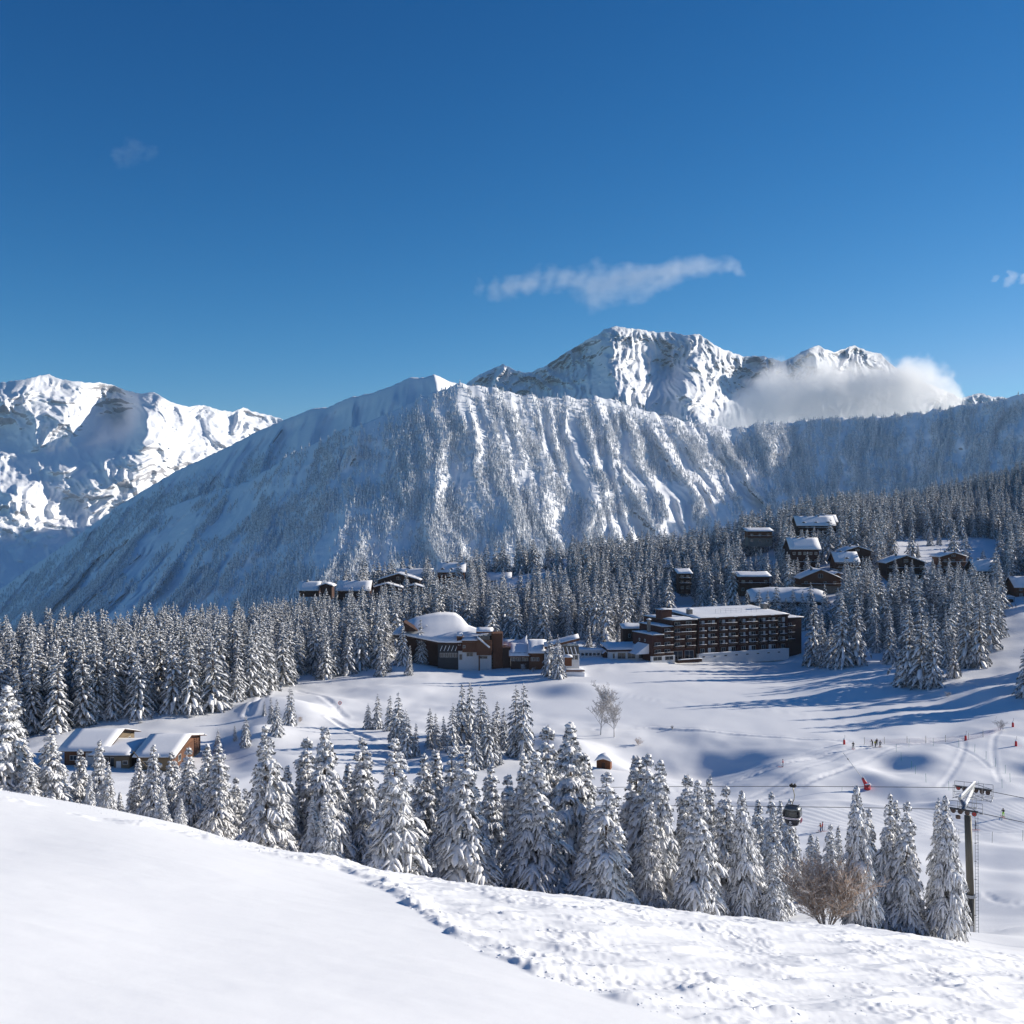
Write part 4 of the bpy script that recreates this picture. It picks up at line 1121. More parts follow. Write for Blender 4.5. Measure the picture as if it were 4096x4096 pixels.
# ------------------------------------------------------------------ building materials
def planks(name, col, scale=1.0, rough=0.8):
    """weathered boards: thin dark joints every so often and streaky wood colour"""
    m, t, b = new_mat(name)
    v = coord(t)
    st = coord(t, (6, 6, 0.5))
    f = noise_n(t, st, 1.2, 4, 0.6)
    wv = node(t, "ShaderNodeTexWave", Scale=1.6 * scale, Distortion=0.4); wv.bands_direction = 'X'
    t.links.new(v, wv.inputs[0])
    r = ramp(t, f, [(0.2, [c * 0.55 for c in col]), (0.8, [c * 1.35 for c in col])])
    j = ramp(t, wv.outputs["Fac"], [(0.0, (0.35, 0.35, 0.35)), (0.12, (1, 1, 1))])
    mx = node(t, "ShaderNodeMix", data_type='RGBA', blend_type='MULTIPLY'); mx.inputs[0].default_value = 0.8
    t.links.new(r.outputs[0], mx.inputs[6]); t.links.new(j.outputs[0], mx.inputs[7]); t.links.new(mx.outputs[2], b.inputs["Base Color"])
    b.inputs["Roughness"].default_value = rough; b.inputs["Specular IOR Level"].default_value = 0.25
    return m
M['red_wood'] = planks("red_brown_cladding", (0.075, 0.03, 0.021))
M['brown_wood'] = planks("brown_boards", (0.16, 0.072, 0.038))
M['dark_wood'] = planks("dark_boards", (0.075, 0.038, 0.025))
M['orange_wood'] = planks("larch_boards", (0.19, 0.074, 0.033))
M['grey_wood'] = simple("weathered_grey_wood", (0.15, 0.145, 0.15), 0.85, var=0.2)
M['tan'] = simple("tan_render", (0.16, 0.12, 0.075), 0.9, var=0.08)
M['white'] = simple("white_render", (0.62, 0.62, 0.62), 0.9, var=0.06)
M['stone'] = simple("rubble_stone", (0.20, 0.18, 0.16), 0.95, var=0.35, scale=3.5, bmp=0.6)
M['curtain'] = simple("pale_curtain_panel", (0.55, 0.56, 0.56), 0.9, var=0.05)
M['frame'] = simple("window_frame", (0.5, 0.48, 0.44), 0.6, var=0.05)
M['steel'] = simple("galvanised_steel", (0.30, 0.31, 0.33), 0.45, 0.6, var=0.12, scale=1.5)
M['dark_steel'] = simple("dark_steel", (0.05, 0.05, 0.055), 0.5, 0.5)
M['slate'] = simple("dark_roof_edge", (0.05, 0.045, 0.045), 0.7)
def glass(name, tint, rough=0.12):
    m, t, b = new_mat(name)
    b.inputs["Base Color"].default_value = (*tint, 1); b.inputs["Roughness"].default_value = rough
    b.inputs["Specular IOR Level"].default_value = 0.8
    return m
M['glass'] = glass("dark_window_glass", (0.012, 0.015, 0.02))
M['glass_warm'] = glass("window_with_blind", (0.16, 0.14, 0.11), 0.3)

class Bld:
    """a building: an Empty at its foot, its parts as children; coordinates are metres from the Empty"""
    def __init__(s, name, loc, label, cat, rz=0.0, group=None):
        s.r = empty(name, loc, rz, label, cat, group)
    def box(s, name, x0, x1, y0, y1, z0, z1, mat, parent=None):
        b = MB(); b.box(x0, x1, y0, y1, z0, z1); return b.build(name, M[mat] if isinstance(mat, str) else mat, parent or s.r)
    def window(s, x, z, w, h, y=0.0, gl='glass', name="window", fr='frame', side=0):
        """framed window on a wall facing -y at depth y; pane set back in its frame"""
        t = 0.09; b = MB(); a = y - 0.06; c = y + 0.03
        b.box(x - w / 2, x + w / 2, a, c, z, z + t); b.box(x - w / 2, x + w / 2, a, c, z + h - t, z + h)
        b.box(x - w / 2, x - w / 2 + t, a, c, z + t, z + h - t); b.box(x + w / 2 - t, x + w / 2, a, c, z + t, z + h - t)
        if w > 1.3: b.box(x - t / 2, x + t / 2, a, c, z + t, z + h - t)
        f = b.build(name, M[fr], s.r)
        p = MB(); p.box(x - w / 2 + t, x + w / 2 - t, y - 0.025, y + 0.015, z + t, z + h - t); p.build("pane", M[gl], f)
        return f
    def window_x(s, y, z, w, h, x=0.0, sg=1, gl='glass'):
        """the same on a wall facing +x or -x"""
        t = 0.09; b = MB(); a, c = (x - 0.03 * sg, x + 0.06 * sg) if sg > 0 else (x - 0.06, x + 0.03)
        b.box(a, c, y - w / 2, y + w / 2, z, z + t); b.box(a, c, y - w / 2, y + w / 2, z + h - t, z + h)
        b.box(a, c, y - w / 2, y - w / 2 + t, z + t, z + h - t); b.box(a, c, y + w / 2 - t, y + w / 2, z + t, z + h - t)
        f = b.build("window", M['frame'], s.r)
        a, c = (x - 0.015, x + 0.025) if sg > 0 else (x - 0.025, x + 0.015)
        p = MB(); p.box(a, c, y - w / 2 + t, y + w / 2 - t, z + t, z + h - t); p.build("pane", M[gl], f)
    def balcony(s, x0, x1, z, dep=1.3, y=0.0, mat='dark_wood', snow=True, rail=0.95, posts=False):
        b = MB(); b.box(x0, x1, y - dep, y, z - 0.16, z)
        f = b.build("balcony", M[mat], s.r)
        r_ = MB()
        for k in range(3): r_.box(x0, x1, y - dep, y - dep + 0.05, z + 0.12 + k * (rail - 0.12) / 3, z + 0.12 + (k + 0.72) * (rail - 0.12) / 3)
        n = max(2, int((x1 - x0) / 1.3) + 1)
        for i in range(n):
            px = x0 + (x1 - x0 - 0.1) * i / (n - 1); r_.box(px, px + 0.1, y - dep + 0.052, y - dep + 0.14, z + 0.002, z + rail - 0.002)
        r_.box(x0, x0 + 0.06, y - dep + 0.142, y - 0.01, z + 0.25, z + rail - 0.05); r_.box(x1 - 0.06, x1, y - dep + 0.142, y - 0.01, z + 0.25, z + rail - 0.05)
        r_.build("railing", M[mat], f)
        if snow:
            q = MB(); snow_slab(q, x0 - 0.02, x1 + 0.02, y - dep - 0.04, y - dep + 0.12, z + rail, 0.13, 3, 1)
            q.build("snow_cover", M['roof_snow'], f, True)
        return f
def snow_slab(b, x0, x1, y0, y1, z, th, nx=8, ny=4, dx=0.0, dy=0.0, seed=0, edge=0.35):
    """a soft-edged layer of snow on a (possibly sloping) surface: z rises dx, dy metres across it"""
    rg = random.Random(int(x0 * 7 + y0 * 13 + z * 3 + seed)); vs = []; fs = []
    for j in range(ny + 1):
        for i in range(nx + 1):
            s, t = i / nx, j / ny
            e = min(s * nx, (1 - s) * nx, 1) * min(t * ny, (1 - t) * ny, 1) if ny > 1 else min(s * nx, (1 - s) * nx, 1)
            h = th * (edge + (1 - edge) * e) * rg.uniform(0.85, 1.15)
            vs.append((x0 + (x1 - x0) * s, y0 + (y1 - y0) * t, z + dx * s + dy * t + h))
    n = nx + 1; m = len(vs)
    for j in range(ny + 1):
        for i in range(nx + 1):
            vs.append((x0 + (x1 - x0) * i / nx, y0 + (y1 - y0) * j / ny, z + dx * i / nx + dy * j / ny + 0.002))
    for j in range(ny):
        for i in range(nx):
            a = j * n + i; fs.append((a, a + 1, a + n + 1, a + n))
    for i in range(nx): fs.append((m + i, m + i + 1, i + 1, i)); a = ny * n + i; fs.append((a, a + 1, m + a + 1, m + a))
    for j in range(ny): a = j * n; fs.append((a, a + n, m + a + n, m + a)); a = j * n + nx; fs.append((m + a, m + a + n, a + n, a))
    fs.append((m, m + ny * n, m + ny * n + nx, m + nx))
    b.add(vs, fs)

def gable_roof(B, x0, x1, y0, y1, ze, zr, over, axis, snow=0.45, mat='dark_wood', xr=None):
    """pitched roof; axis 'y': ridge runs away from the viewer (gable in front), 'x': ridge runs across"""
    th = 0.22
    if axis == 'y':
        a0, a1, b0, b1 = x0 - over, x1 + over, y0 - over, y1 + over; c = (x0 + x1) / 2 if xr is None else xr
    else:
        a0, a1, b0, b1 = y0 - over, y1 + over, x0 - over, x1 + over; c = (y0 + y1) / 2 if xr is None else xr
    sl = (zr - ze) / (c - (a0 + over)); slr = (zr - ze) / ((a1 - over) - c)
    zl = ze - sl * over; zq = ze - slr * over
    rg = random.Random(int(x0 * 31 + zr * 7))
    def out(lift, ins, soft):
        n = 5; top = []
        for i in range(n + 1):
            t = i / n; top.append((a0 + ins + (c - a0 - ins) * t, zl + (zr - zl) * t + lift * (0.55 if i == 0 else 1) * (rg.uniform(.9, 1.12) if soft else 1) - (0.12 * lift if i == n and soft else 0)))
        for i in range(1, n + 1):
            t = i / n; top.append((c + (a1 - ins - c) * t, zr + (zq - zr) * t + lift * (0.55 if i == n else 1) * (rg.uniform(.9, 1.12) if soft else 1)))
        return top
    lo = out(0, 0, False); hi = out(th, 0, False)
    def sw(poly, b_0, b_1, seg, jit):
        bb = MB(); n = len(poly); vs = []; fs = []
        for k in range(seg + 1):
            p = b_0 + (b_1 - b_0) * k / seg
            for i, (a, z) in enumerate(poly):
                zz = z + (rg.uniform(-jit, jit) if (jit and i < n // 2 and 0 < k < seg) else 0)
                vs.append((a, p, zz) if axis == 'y' else (p, a, zz))
        for k in range(seg):
            for i in range(n):
                j = (i + 1) % n; fs.append((k * n + i, (k + 1) * n + i, (k + 1) * n + j, k * n + j))
        fs.append(tuple(range(n))); fs.append(tuple(reversed(range(seg * n, seg * n + n))))
        bb.add(vs, fs); return bb
    rf = sw(hi + lo[::-1], b0, b1, 1, 0).build("roof", M[mat], B.r)
    s_hi = out(th + snow, 0.05, True); s_lo = out(th + 0.004, 0.05, False)
    sw(s_hi + s_lo[::-1], b0 + 0.08, b1 - 0.08, 5, 0.06).build("snow_cover", M['roof_snow'], rf, True)
    return rf

def chimney(B, x, y, z0, z1, w=0.8, mat='stone', parent=None):
    b = MB(); b.box(x - w / 2, x + w / 2, y - w / 2, y + w / 2, z0, z1); b.box(x - w * 0.62, x + w * 0.62, y - w * 0.62, y + w * 0.62, z1 + 0.003, z1 + 0.12)
    c = b.build("chimney", M[mat], B.r)
    q = MB(); snow_slab(q, x - w * 0.6, x + w * 0.6, y - w * 0.6, y + w * 0.6, z1 + 0.125, 0.35, 2, 2); q.build("snow_cover", M['roof_snow'], c, True)

def chalet(u0, u1, vt, vb, d, label, roof='gable', floors=3, wood='brown_wood', foot='stone', cols=3, dep=11.0, balc=(1, 2), dormers=0, rz=0.0, ch=1, name="chalet", pitch=0.32, gapx=0.0, snow=0.5, sink=2.0, lit=0, group="chalets on the hillside"):
    """a mountain house seen between bearings u0..u1 and dips vt (top) .. vb (foot)"""
    uc = (u0 + u1) / 2; W = (u1 - u0) / F * d; zb = (512 - vb) / F * d; Ht = (vb - vt) / F * d
    B = Bld(name, ((uc - 512) / F * d, d, zb), label, "chalet", R(rz), group)
    ov = 1.1; w = W - 2 * ov; x0, x1 = -w / 2, w / 2
    rise = w / 2 * pitch if roof == 'gable' else (dep * 0.36 if roof == 'side' else 0.5)
    ze = Ht - rise - snow * 0.7 - 0.2
    fh = ze / floors
    b = MB()
    if roof == 'gable':
        b.prism([(x0, fh * 1.0 + 0.0), (x1, fh * 1.0), (x1, ze), (0, ze + rise), (x0, ze)], 0, dep)
    elif roof == 'side':
        b.box(x0, x1, 0, dep, fh, ze)
        vs = [(x, y, z) for x in (x0, x1) for y, z in ((0, ze), (dep, ze), (dep / 2, ze + rise))]
        b.add(vs, [(0, 1, 2), (5, 4, 3), (0, 2, 5, 3), (2, 1, 4, 5)])
    else:
        b.box(x0, x1, 0, dep, fh, ze)
    b.build("wall", M[wood], B.r)
    B.box("lower_wall", x0 + 0.03, x1 - 0.03, 0.03, dep - 0.03, -sink, fh - 0.003, foot)
    if roof == 'flat':
        rb = MB(); rb.box(x0 - ov, x1 + ov, -ov, dep + ov, ze + 0.003, ze + 0.3); rf = rb.build("roof", M['dark_wood'], B.r)
        q = MB(); snow_slab(q, x0 - ov + .05, x1 + ov - .05, -ov + .05, dep + ov - .05, ze + 0.3, snow, 9, 4, 0, 1.8); q.build("snow_cover", M['roof_snow'], rf, True)
    else:
        rf = gable_roof(B, x0, x1, 0, dep, ze, ze + rise, ov, 'y' if roof == 'gable' else 'x', snow)
    rg = random.Random(int(u0 * 3 + vb))
    for f in range(floors):
        n = cols
        for c in range(n):
            if rg.random() < 0.12: continue
            wx = x0 + w * (c + 0.5) / n + rg.uniform(-0.15, 0.15); ww = min(1.5, w / n * 0.6)
            B.window(wx, f * fh + 0.55, ww, min(1.45, fh * 0.6), 0.0 if f else 0.03, 'glass_warm' if rg.random() < 0.3 else 'glass')
    if roof == 'gable' and rise > 1.6:
        B.window(0, ze + 0.15, min(2.2, w * 0.3), rise * 0.5)
    for f in balc:
        if f < floors + 1: B.balcony(x0 - 0.3, x1 + 0.3, f * fh + 0.02, 1.4, 0.0, wood)
    for k in range(dormers):
        cx = x0 + w * (k + 0.5) / dormers; dz = ze + 0.25
        dm = MB(); dm.prism([(cx - 1.1, dz), (cx + 1.1, dz), (cx + 1.1, dz + 0.9), (cx, dz + 1.5), (cx - 1.1, dz + 0.9)], 0.6, 3.4)
        do = dm.build("dormer", M[wood], B.r)
        q = MB(); q.prism([(cx - 1.5, dz + 0.85), (cx, dz + 1.62), (cx + 1.5, dz + 0.85), (cx + 1.5, dz + 1.15), (cx, dz + 2.0), (cx - 1.5, dz + 1.15)], 0.2, 3.2)
        q.build("snow_cover", M['roof_snow'], do, True)
        p = MB(); p.box(cx - 0.6, cx + 0.6, 0.54, 0.597, dz + 0.2, dz + 0.9); p.build("pane", M['glass'], do)
    for k in range(ch):
        zt = ze + rise + 0.9
        chimney(B, x0 + w * (0.35 + 0.3 * k), dep * 0.5, ze + rise * 0.4, zt, 0.9)
    if lit: pass
    return B

# ------------------------------------------------------------------ the long hotel
HX, HY, HZ = 70.1, 417.0, -55.7
B = Bld("hotel", (HX, HY, HZ), "long red-brown timber hotel of five balconied storeys under a snowy flat roof", "hotel", R(24))
L = 42.0; DP = 24.0; z_base = 1.9; z_top = 15.0
B.box("basement_wall", 0.0, L, -1.6, 0.0 - 0.004, -2.5, z_base, 'white')
B.box("wall", 0.0, L, 0.0, DP, -2.5, z_top, 'red_wood')
ff = [1.9, 4.5, 7.1, 9.7, 12.3]           # floor levels
cols_ = [2.0 + 4.72 * i for i in range(9)]
for fi_, z in enumerate(ff):
    for ci, cx in enumerate(cols_):
        x = cx
        if fi_ == 0:
            b_ = MB(); b_.box(x - 1.6, x + 1.6, -0.05, -0.001, z, z + 1.9); lw = b_.build("white_panel", M['white'], B.r) if ci % 2 else None
            B.window(x + 0.6, z + 0.1, 1.9, 1.7, -0.06)
            continue
        if fi_ < 4:
            flip = -1 if ci % 2 else 1
            B.window(x - 0.5 * flip, z + 0.06, 2.0, 2.05, -0.0, 'glass')
            q = MB(); q.box(x + 0.62 * flip - (0.0 if flip > 0 else 0.85), x + 0.62 * flip + (0.85 if flip > 0 else 0.0), -0.07, -0.005, z + 0.06, z + 2.1)
            q.build("curtain_panel", M['curtain'], B.r)
            B.balcony(x - 1.75, x + 1.75, z, 1.35, 0.0, 'dark_wood', rail=0.85)
        else:
            B.window(x - 0.9, z + 0.1, 1.2, 1.9, 0.0, 'glass'); q = MB(); q.box(x + 0.2, x + 1.5, -0.07, -0.005, z + 0.1, z + 2.0); q.build("curtain_panel", M['curtain'], B.r)
    if fi_ == 4:
        for a in range(4):
            B.balcony(1.2 + a * 9.6 - 0.6, 1.2 + a * 9.6 + 6.8, z, 1.5, 0.0, 'dark_wood', rail=0.95)
for i in range(10):                        # timber fins between the bays
    B.box("fin", i * 4.63 - 0.2 if i else 0.0, i * 4.63 + 0.2 if i else 0.35, -1.15, -0.0015, z_base + 0.01, z_top - 0.3, 'red_wood') if i in (0, 9) or i % 2 == 0 else None
for i in range(8):
    B.box("vent", 1.6 + i * 5.0, 2.7 + i * 5.0, -1.66, -1.597, 0.55, 0.95, 'slate')
q = MB(); snow_slab(q, 0, L, -1.75, -0.9, z_base + 0.003, 0.22, 20, 1); q.build("terrace_snow", M['roof_snow'], B.r, True)
rb = MB(); vs_ = [(-0.6, -1.3, z_top), (L + 0.6, -1.3, z_top), (L + 0.6, DP, z_top + 1.6), (-0.6, DP, z_top + 1.6)]
rb.add(vs_ + [(x, y, z + 0.35) for x, y, z in vs_], [(3, 2, 1, 0), (4, 5, 6, 7), (0, 1, 5, 4), (1, 2, 6, 5), (2, 3, 7, 6), (3, 0, 4, 7)])
roof_ = rb.build("roof", M['slate'], B.r)
q = MB(); snow_slab(q, -0.55, L + 0.55, -1.35, DP, z_top + 0.36, 0.55, 26, 6, 0, 1.6); q.build("snow_cover", M['roof_snow'], roof_, True)
for a in range(5):                         # low parapets over each pair of bays
    B.box("parapet", a * 8.6 + 0.8, a * 8.6 + 7.6, -1.5, -1.32, z_top - 0.25, z_top + 0.5, 'red_wood')
rl = MB()
for i in range(9):
    rl.box(12 + i * 2.4, 12.06 + i * 2.4, 5, 5.06, z_top + 0.9, z_top + 3.0)
rl.box(12, 31.3, 5.062, 5.1, z_top + 2.2, z_top + 2.26); rl.box(12, 31.3, 5.062, 5.1, z_top + 2.9, z_top + 2.96)
rl.build("roof_railing", M['steel'], B.r)
# left wing B and stair slot
B.box("stair_tower", -1.0, -0.02, 0.8, 8, -2.5, z_top + 0.3, 'tan')
for k in range(5): B.box("stair_window", -0.85, -0.2, 0.74, 0.797, 2.2 + k * 2.6, 4.0 + k * 2.6, 'slate')
B.box("left_wing", -11.3, -1.02, -0.4, 20, -2.5, z_top - 0.2, 'red_wood')
for fi_, z in enumerate(ff):
    if fi_ == 0:
        B.window(-3.6, z - 1.9, 4.0, 3.4, -0.4); B.window(-8.6, z - 1.9, 4.0, 3.4, -0.4)
        continue
    for cx in (-3.5, -8.6):
        B.window(cx - 0.3, z + 0.05, 2.4, 2.0, -0.4, 'glass')
        if fi_ < 3: B.balcony(cx - 2.0, cx + 2.0, z, 1.5, -0.4, 'dark_wood', rail=0.85)
    if fi_ >= 3: B.balcony(-10.8, -1.4, z, 1.6, -0.4, 'dark_wood', rail=0.95)
q = MB(); q.box(-11.8, -0.6, -1.8, 20, z_top - 0.197, z_top + 0.15); o_ = q.build("wing_roof", M['slate'], B.r)
q = MB(); snow_slab(q, -11.7, -0.7, -1.75, 19.9, z_top + 0.155, 0.5, 8, 5); q.build("snow_cover", M['roof_snow'], o_, True)
# stepped end block A
def step(x0, x1, y0, y1, z1, nm):
    B.box(nm, x0, x1, y0, y1, -2.5, z1, 'red_wood')
    q = MB(); q.box(x0 - 0.4, x1 + 0.3, y0 - 0.6, y1, z1 + 0.003, z1 + 0.25); o = q.build("step_roof", M['slate'], B.r)
    q = MB(); snow_slab(q, x0 - 0.35, x1 + 0.25, y0 - 0.55, y1 - 0.05, z1 + 0.255, 0.5, 5, 4); q.build("snow_cover", M['roof_snow'], o, True)
step(-15.6, -11.32, -0.8, 16, 12.6, "end_block_upper")
step(-20.3, -15.62, -1.4, 13, 9.8, "end_block_lower")
B.box("end_block_base", -21.2, -11.0, -2.2, -1.42, -2.5, 2.2, 'white')
for cx, w_ in ((-18.6, 3.8), (-13.6, 3.6)): B.window(cx, 0.5, w_, 1.5, -2.21)
for z in (2.5, 5.2):
    B.balcony(-20.2, -15.8, z, 1.2, -1.4, 'dark_wood', rail=0.85); B.window(-18.0, z + 0.05, 2.6, 1.9, -1.4)
for z in (2.5, 5.2, 8.0, 10.2):
    B.balcony(-15.4, -11.5, z, 1.2, -0.8, 'dark_wood', rail=0.85); B.window(-13.5, z + 0.05, 2.4, 1.8, -0.8)
B.window_x(4, 7.0, 0.9, 1.0, -20.32, -1); B.window_x(8, 7.0, 0.9, 1.0, -20.32, -1)
# sloping snow-covered link from end block down to the left
q = MB(); q.add([(-26, 1, 2.8), (-20.35, 1, 2.8), (-20.35, 1, 6.4), (-26, 9, 2.8), (-20.35, 9, 2.8), (-20.35, 9, 6.4)], [(0, 1, 2), (5, 4, 3), (0, 2, 5, 3), (1, 4, 5, 2), (0, 3, 4, 1)]); q.build("lean_to_roof", M['roof_snow'], B.r)
# right end, set back
B.box("right_wing", L + 0.02, L + 9.0, 2.0, 18, -2.5, 13.4, 'red_wood')
q = MB(); q.box(L + 0.02, L + 9.6, 1.0, 18, 13.403, 13.7); o_ = q.build("wing_roof", M['slate'], B.r)
q = MB(); snow_slab(q, L + 0.62, L + 9.5, 1.05, 17.9, 13.705, 0.5, 6, 4); q.build("snow_cover", M['roof_snow'], o_, True)
for z in ff[1:4]:
    B.balcony(L + 1.0, L + 5.0, z, 1.2, 2.0, 'dark_wood', rail=0.85); B.window(L + 3, z + 0.05, 2.4, 1.8, 2.0)
def roof_box(x0, x1, y0, y1, z0, z1, m='red_wood', nm="roof_housing"):
    o = B.box(nm, x0, x1, y0, y1, z0, z1, m); q = MB(); snow_slab(q, x0 - .2, x1 + .2, y0 - .2, y1 + .2, z1 + .003, 0.45, 3, 3); q.build("snow_cover", M['roof_snow'], o, True)
roof_box(-12.5, -7.8, 5, 9, z_top + 0.2, z_top + 3.6)
roof_box(0.5, 2.2, 6, 8, z_top + 0.5, z_top + 3.2, 'stone', "chimney")
roof_box(38.5, 40.2, 10, 12, z_top + 1.0, z_top + 3.8, 'stone', "chimney")
roof_box(-18.8, -17.8, 4, 5, 10.2, 15.2, 'stone', "chimney")
# entrance terrace with its snowy balustrade
q = MB(); q.box(-11.0, -0.5, -4.4, -4.25, -0.6, 0.6); q.box(-11.0, -10.85, -4.247, -2.3, -0.6, 0.6); o_ = q.build("terrace_balustrade", M['dark_wood'], B.r)
q = MB(); snow_slab(q, -11.1, -0.4, -4.5, -4.1, 0.603, 0.3, 8, 1); q.build("snow_cover", M['roof_snow'], o_, True)

# dark round-cornered annex behind the end block
B = Bld("annex", (*((P(587 + 11, 640, 437)).xy), -54.0), "dark timber annex with a snow-capped roof behind the hotel's left end", "building")
W_ = 11.5
bb = MB(); bb.add([(-5.6 + 0.0, 0.9, -2), (-4.8, 0.2, -2), (5.6, 0, -2), (5.6, 9, -2), (-5.6, 9, -2)] + [(-5.6, 0.9, 7.6), (-4.8, 0.2, 7.6), (5.6, 0, 7.6), (5.6, 9, 7.6), (-5.6, 9, 7.6)],
       [(4, 3, 2, 1, 0), (5, 6, 7, 8, 9), (0, 1, 6, 5), (1, 2, 7, 6), (2, 3, 8, 7), (3, 4, 9, 8), (4, 0, 5, 9)])
B.r.location.x = (637 - 512) / F * 437
bb.build("wall", M['dark_wood'], B.r)
B.window(-3.0, 4.0, 0.8, 1.5, 0.1); B.window(1.6, 4.4, 1.2, 1.2, 0.03)
q = MB(); snow_slab(q, -6.0, 6.0, -0.5, 9.4, 7.6, 0.9, 8, 6, 0, 0.8); q.build("snow_cover", M['roof_snow'], B.r, True)

# white low wing between the hotel and the gallery
B = Bld("white_wing", ((608.6 - 512) / F * 412, 412, -55.6), "low white wing with big dark windows under a snow roof, left of the hotel", "building", R(9))
B.box("wall", 0, 16.5, 0, 9, -2, 3.2, 'white')
q = MB(); q.box(-0.5, 16.6, -0.6, 9.5, 3.203, 3.9); o_ = q.build("roof_edge", M['red_wood'], B.r)
q = MB(); snow_slab(q, -0.5, 16.6, -0.6, 12, 3.905, 0.7, 9, 5, 0, 1.2); q.build("snow_cover", M['roof_snow'], o_, True)
B.window(2.0, 0.6, 0.8, 1.9, 0.0)
for cx in (5.0, 8.8, 13.2): B.window(cx, 0.4, 3.1, 2.3, 0.0)
for cx in (5.6, 9.9):
    pass
B = Bld("gallery", ((575 - 512) / F * 416, 416, -55.3), "white glazed walkway with a row of square windows joining the two hotel buildings", "building", R(3))
B.box("wall", 0.4, 11.6, 0, 4, -2, 2.7, 'white')
for k in range(7): B.window(1.4 + k * 1.5, 0.8, 1.15, 1.15, 0.0)
q = MB(); q.box(0.2, 11.8, -0.4, 4.4, 2.703, 3.0); o_ = q.build("roof", M['white'], B.r)
q = MB(); snow_slab(q, 0.2, 11.8, -0.4, 4.4, 3.003, 0.5, 8, 3); q.build("snow_cover", M['roof_snow'], o_, True)
q = MB(); q.prism([(10.4, 0), (12.2, 0), (12.2, 1.9), (11.3, 2.6), (10.4, 1.9)], -2.6, -0.42); o_ = q.build("porch", M['red_wood'], B.r)
q = MB(); q.prism([(10.1, 1.75), (11.3, 2.72), (12.5, 1.75), (12.5, 2.15), (11.3, 3.2), (10.1, 2.15)], -2.9, -0.45); q.build("snow_cover", M['roof_snow'], o_, True)

# ------------------------------------------------------------------ the building with the swept roof
def cpx(x, y): return 375 + x * 0.11646, 587.5 + y * 0.11646
SB = Vector((-24.0, 395.0, -54.0))
B = Bld("swept_roof_lodge", SB, "timber lodge with a huge swept snow-covered roof, glazed porch and white basement", "building")
def W3(x, y, d): p = P(*cpx(x, y), d) - SB; return (p.x, p.y, p.z)
def face_box(nm, x0, x1, y0, y1, d, dep, mat, parent=None):
    a = W3(x0, y1, d); c = W3(x1, y0, d)
    if y1 >= 636: a = (a[0], a[1], a[2] - 3.0)
    return B.box(nm, a[0], c[0], a[1], a[1] + dep, a[2], c[2], mat, parent)
# roof: front edge to ridge, lofted through three lines
fr_ = [(150, 395, 402), (250, 400, 400), (350, 420, 397), (450, 440, 396), (540, 458, 395), (620, 462, 395), (700, 462, 395), (760, 458, 394.5), (870, 455, 394), (900, 425, 396), (990, 400, 397), (1095, 392, 400)]
md_ = [(165, 372, 405), (260, 345, 406), (350, 335, 405), (450, 335, 404), (540, 335, 404), (620, 340, 404), (690, 345, 404), (740, 360, 403), (800, 380, 402), (880, 392, 402), (970, 384, 403), (1095, 384, 403)]
rd_ = [(185, 355, 411), (270, 285, 414), (350, 252, 415), (430, 231, 416), (540, 212, 417), (620, 210, 417), (690, 216, 417), (740, 252, 415), (800, 322, 411), (880, 350, 409), (985, 378, 407), (1095, 383, 406)]
def loft(lines, lift):
    out = []
    for k in range(len(lines) - 1):
        for s in range(4):
            t = s / 4
            out.append([tuple(a * (1 - t) + b * t for a, b in zip(p, q)) for p, q in zip(lines[k], lines[k + 1])])
    out.append(list(lines[-1]))
    return [[Vector(W3(*p)) + Vector((0, 0, lift)) for p in row] for row in out]
def dens(line, n=3):
    o = []
    for a, b in zip(line[:-1], line[1:]):
        for s in range(n): o.append(tuple(p * (1 - s / n) + q * s / n for p, q in zip(a, b)))
    return o + [line[-1]]
rows = loft([dens(fr_), dens(md_), dens(rd_)], 0.0)
low = [[v + Vector((0, 0, -1.1)) for v in r_] for r_ in rows]
def solid(rt, rb_, nm, mat, parent, smooth):
    nr_, nc = len(rt), len(rt[0]); vs = [v for r_ in rt for v in r_] + [v for r_ in rb_ for v in r_]; m = nr_ * nc; fs = []
    for j in range(nr_ - 1):
        for i in range(nc - 1):
            a = j * nc + i; fs.append((a, a + 1, a + nc + 1, a + nc)); fs.append((m + a, m + a + nc, m + a + nc + 1, m + a + 1))
    for i in range(nc - 1): fs.append((i, m + i, m + i + 1, i + 1)); a = (nr_ - 1) * nc + i; fs.append((a, a + 1, m + a + 1, m + a))
    for j in range(nr_ - 1): a = j * nc; fs.append((a, a + nc, m + a + nc, m + a)); a = a + nc - 1; fs.append((a, m + a, m + a + nc, a + nc))
    return mesh_obj(nm, vs, fs, mat, parent, None, smooth)
rf = solid([[v - Vector((0, -0.12, 0.55)) for v in r_] for r_ in rows], low, "roof", M['dark_wood'], B.r, False)
solid(rows, [[v - Vector((0, 0, 0.546)) for v in r_] for r_ in rows], "snow_cover", M['roof_snow'], rf, True)
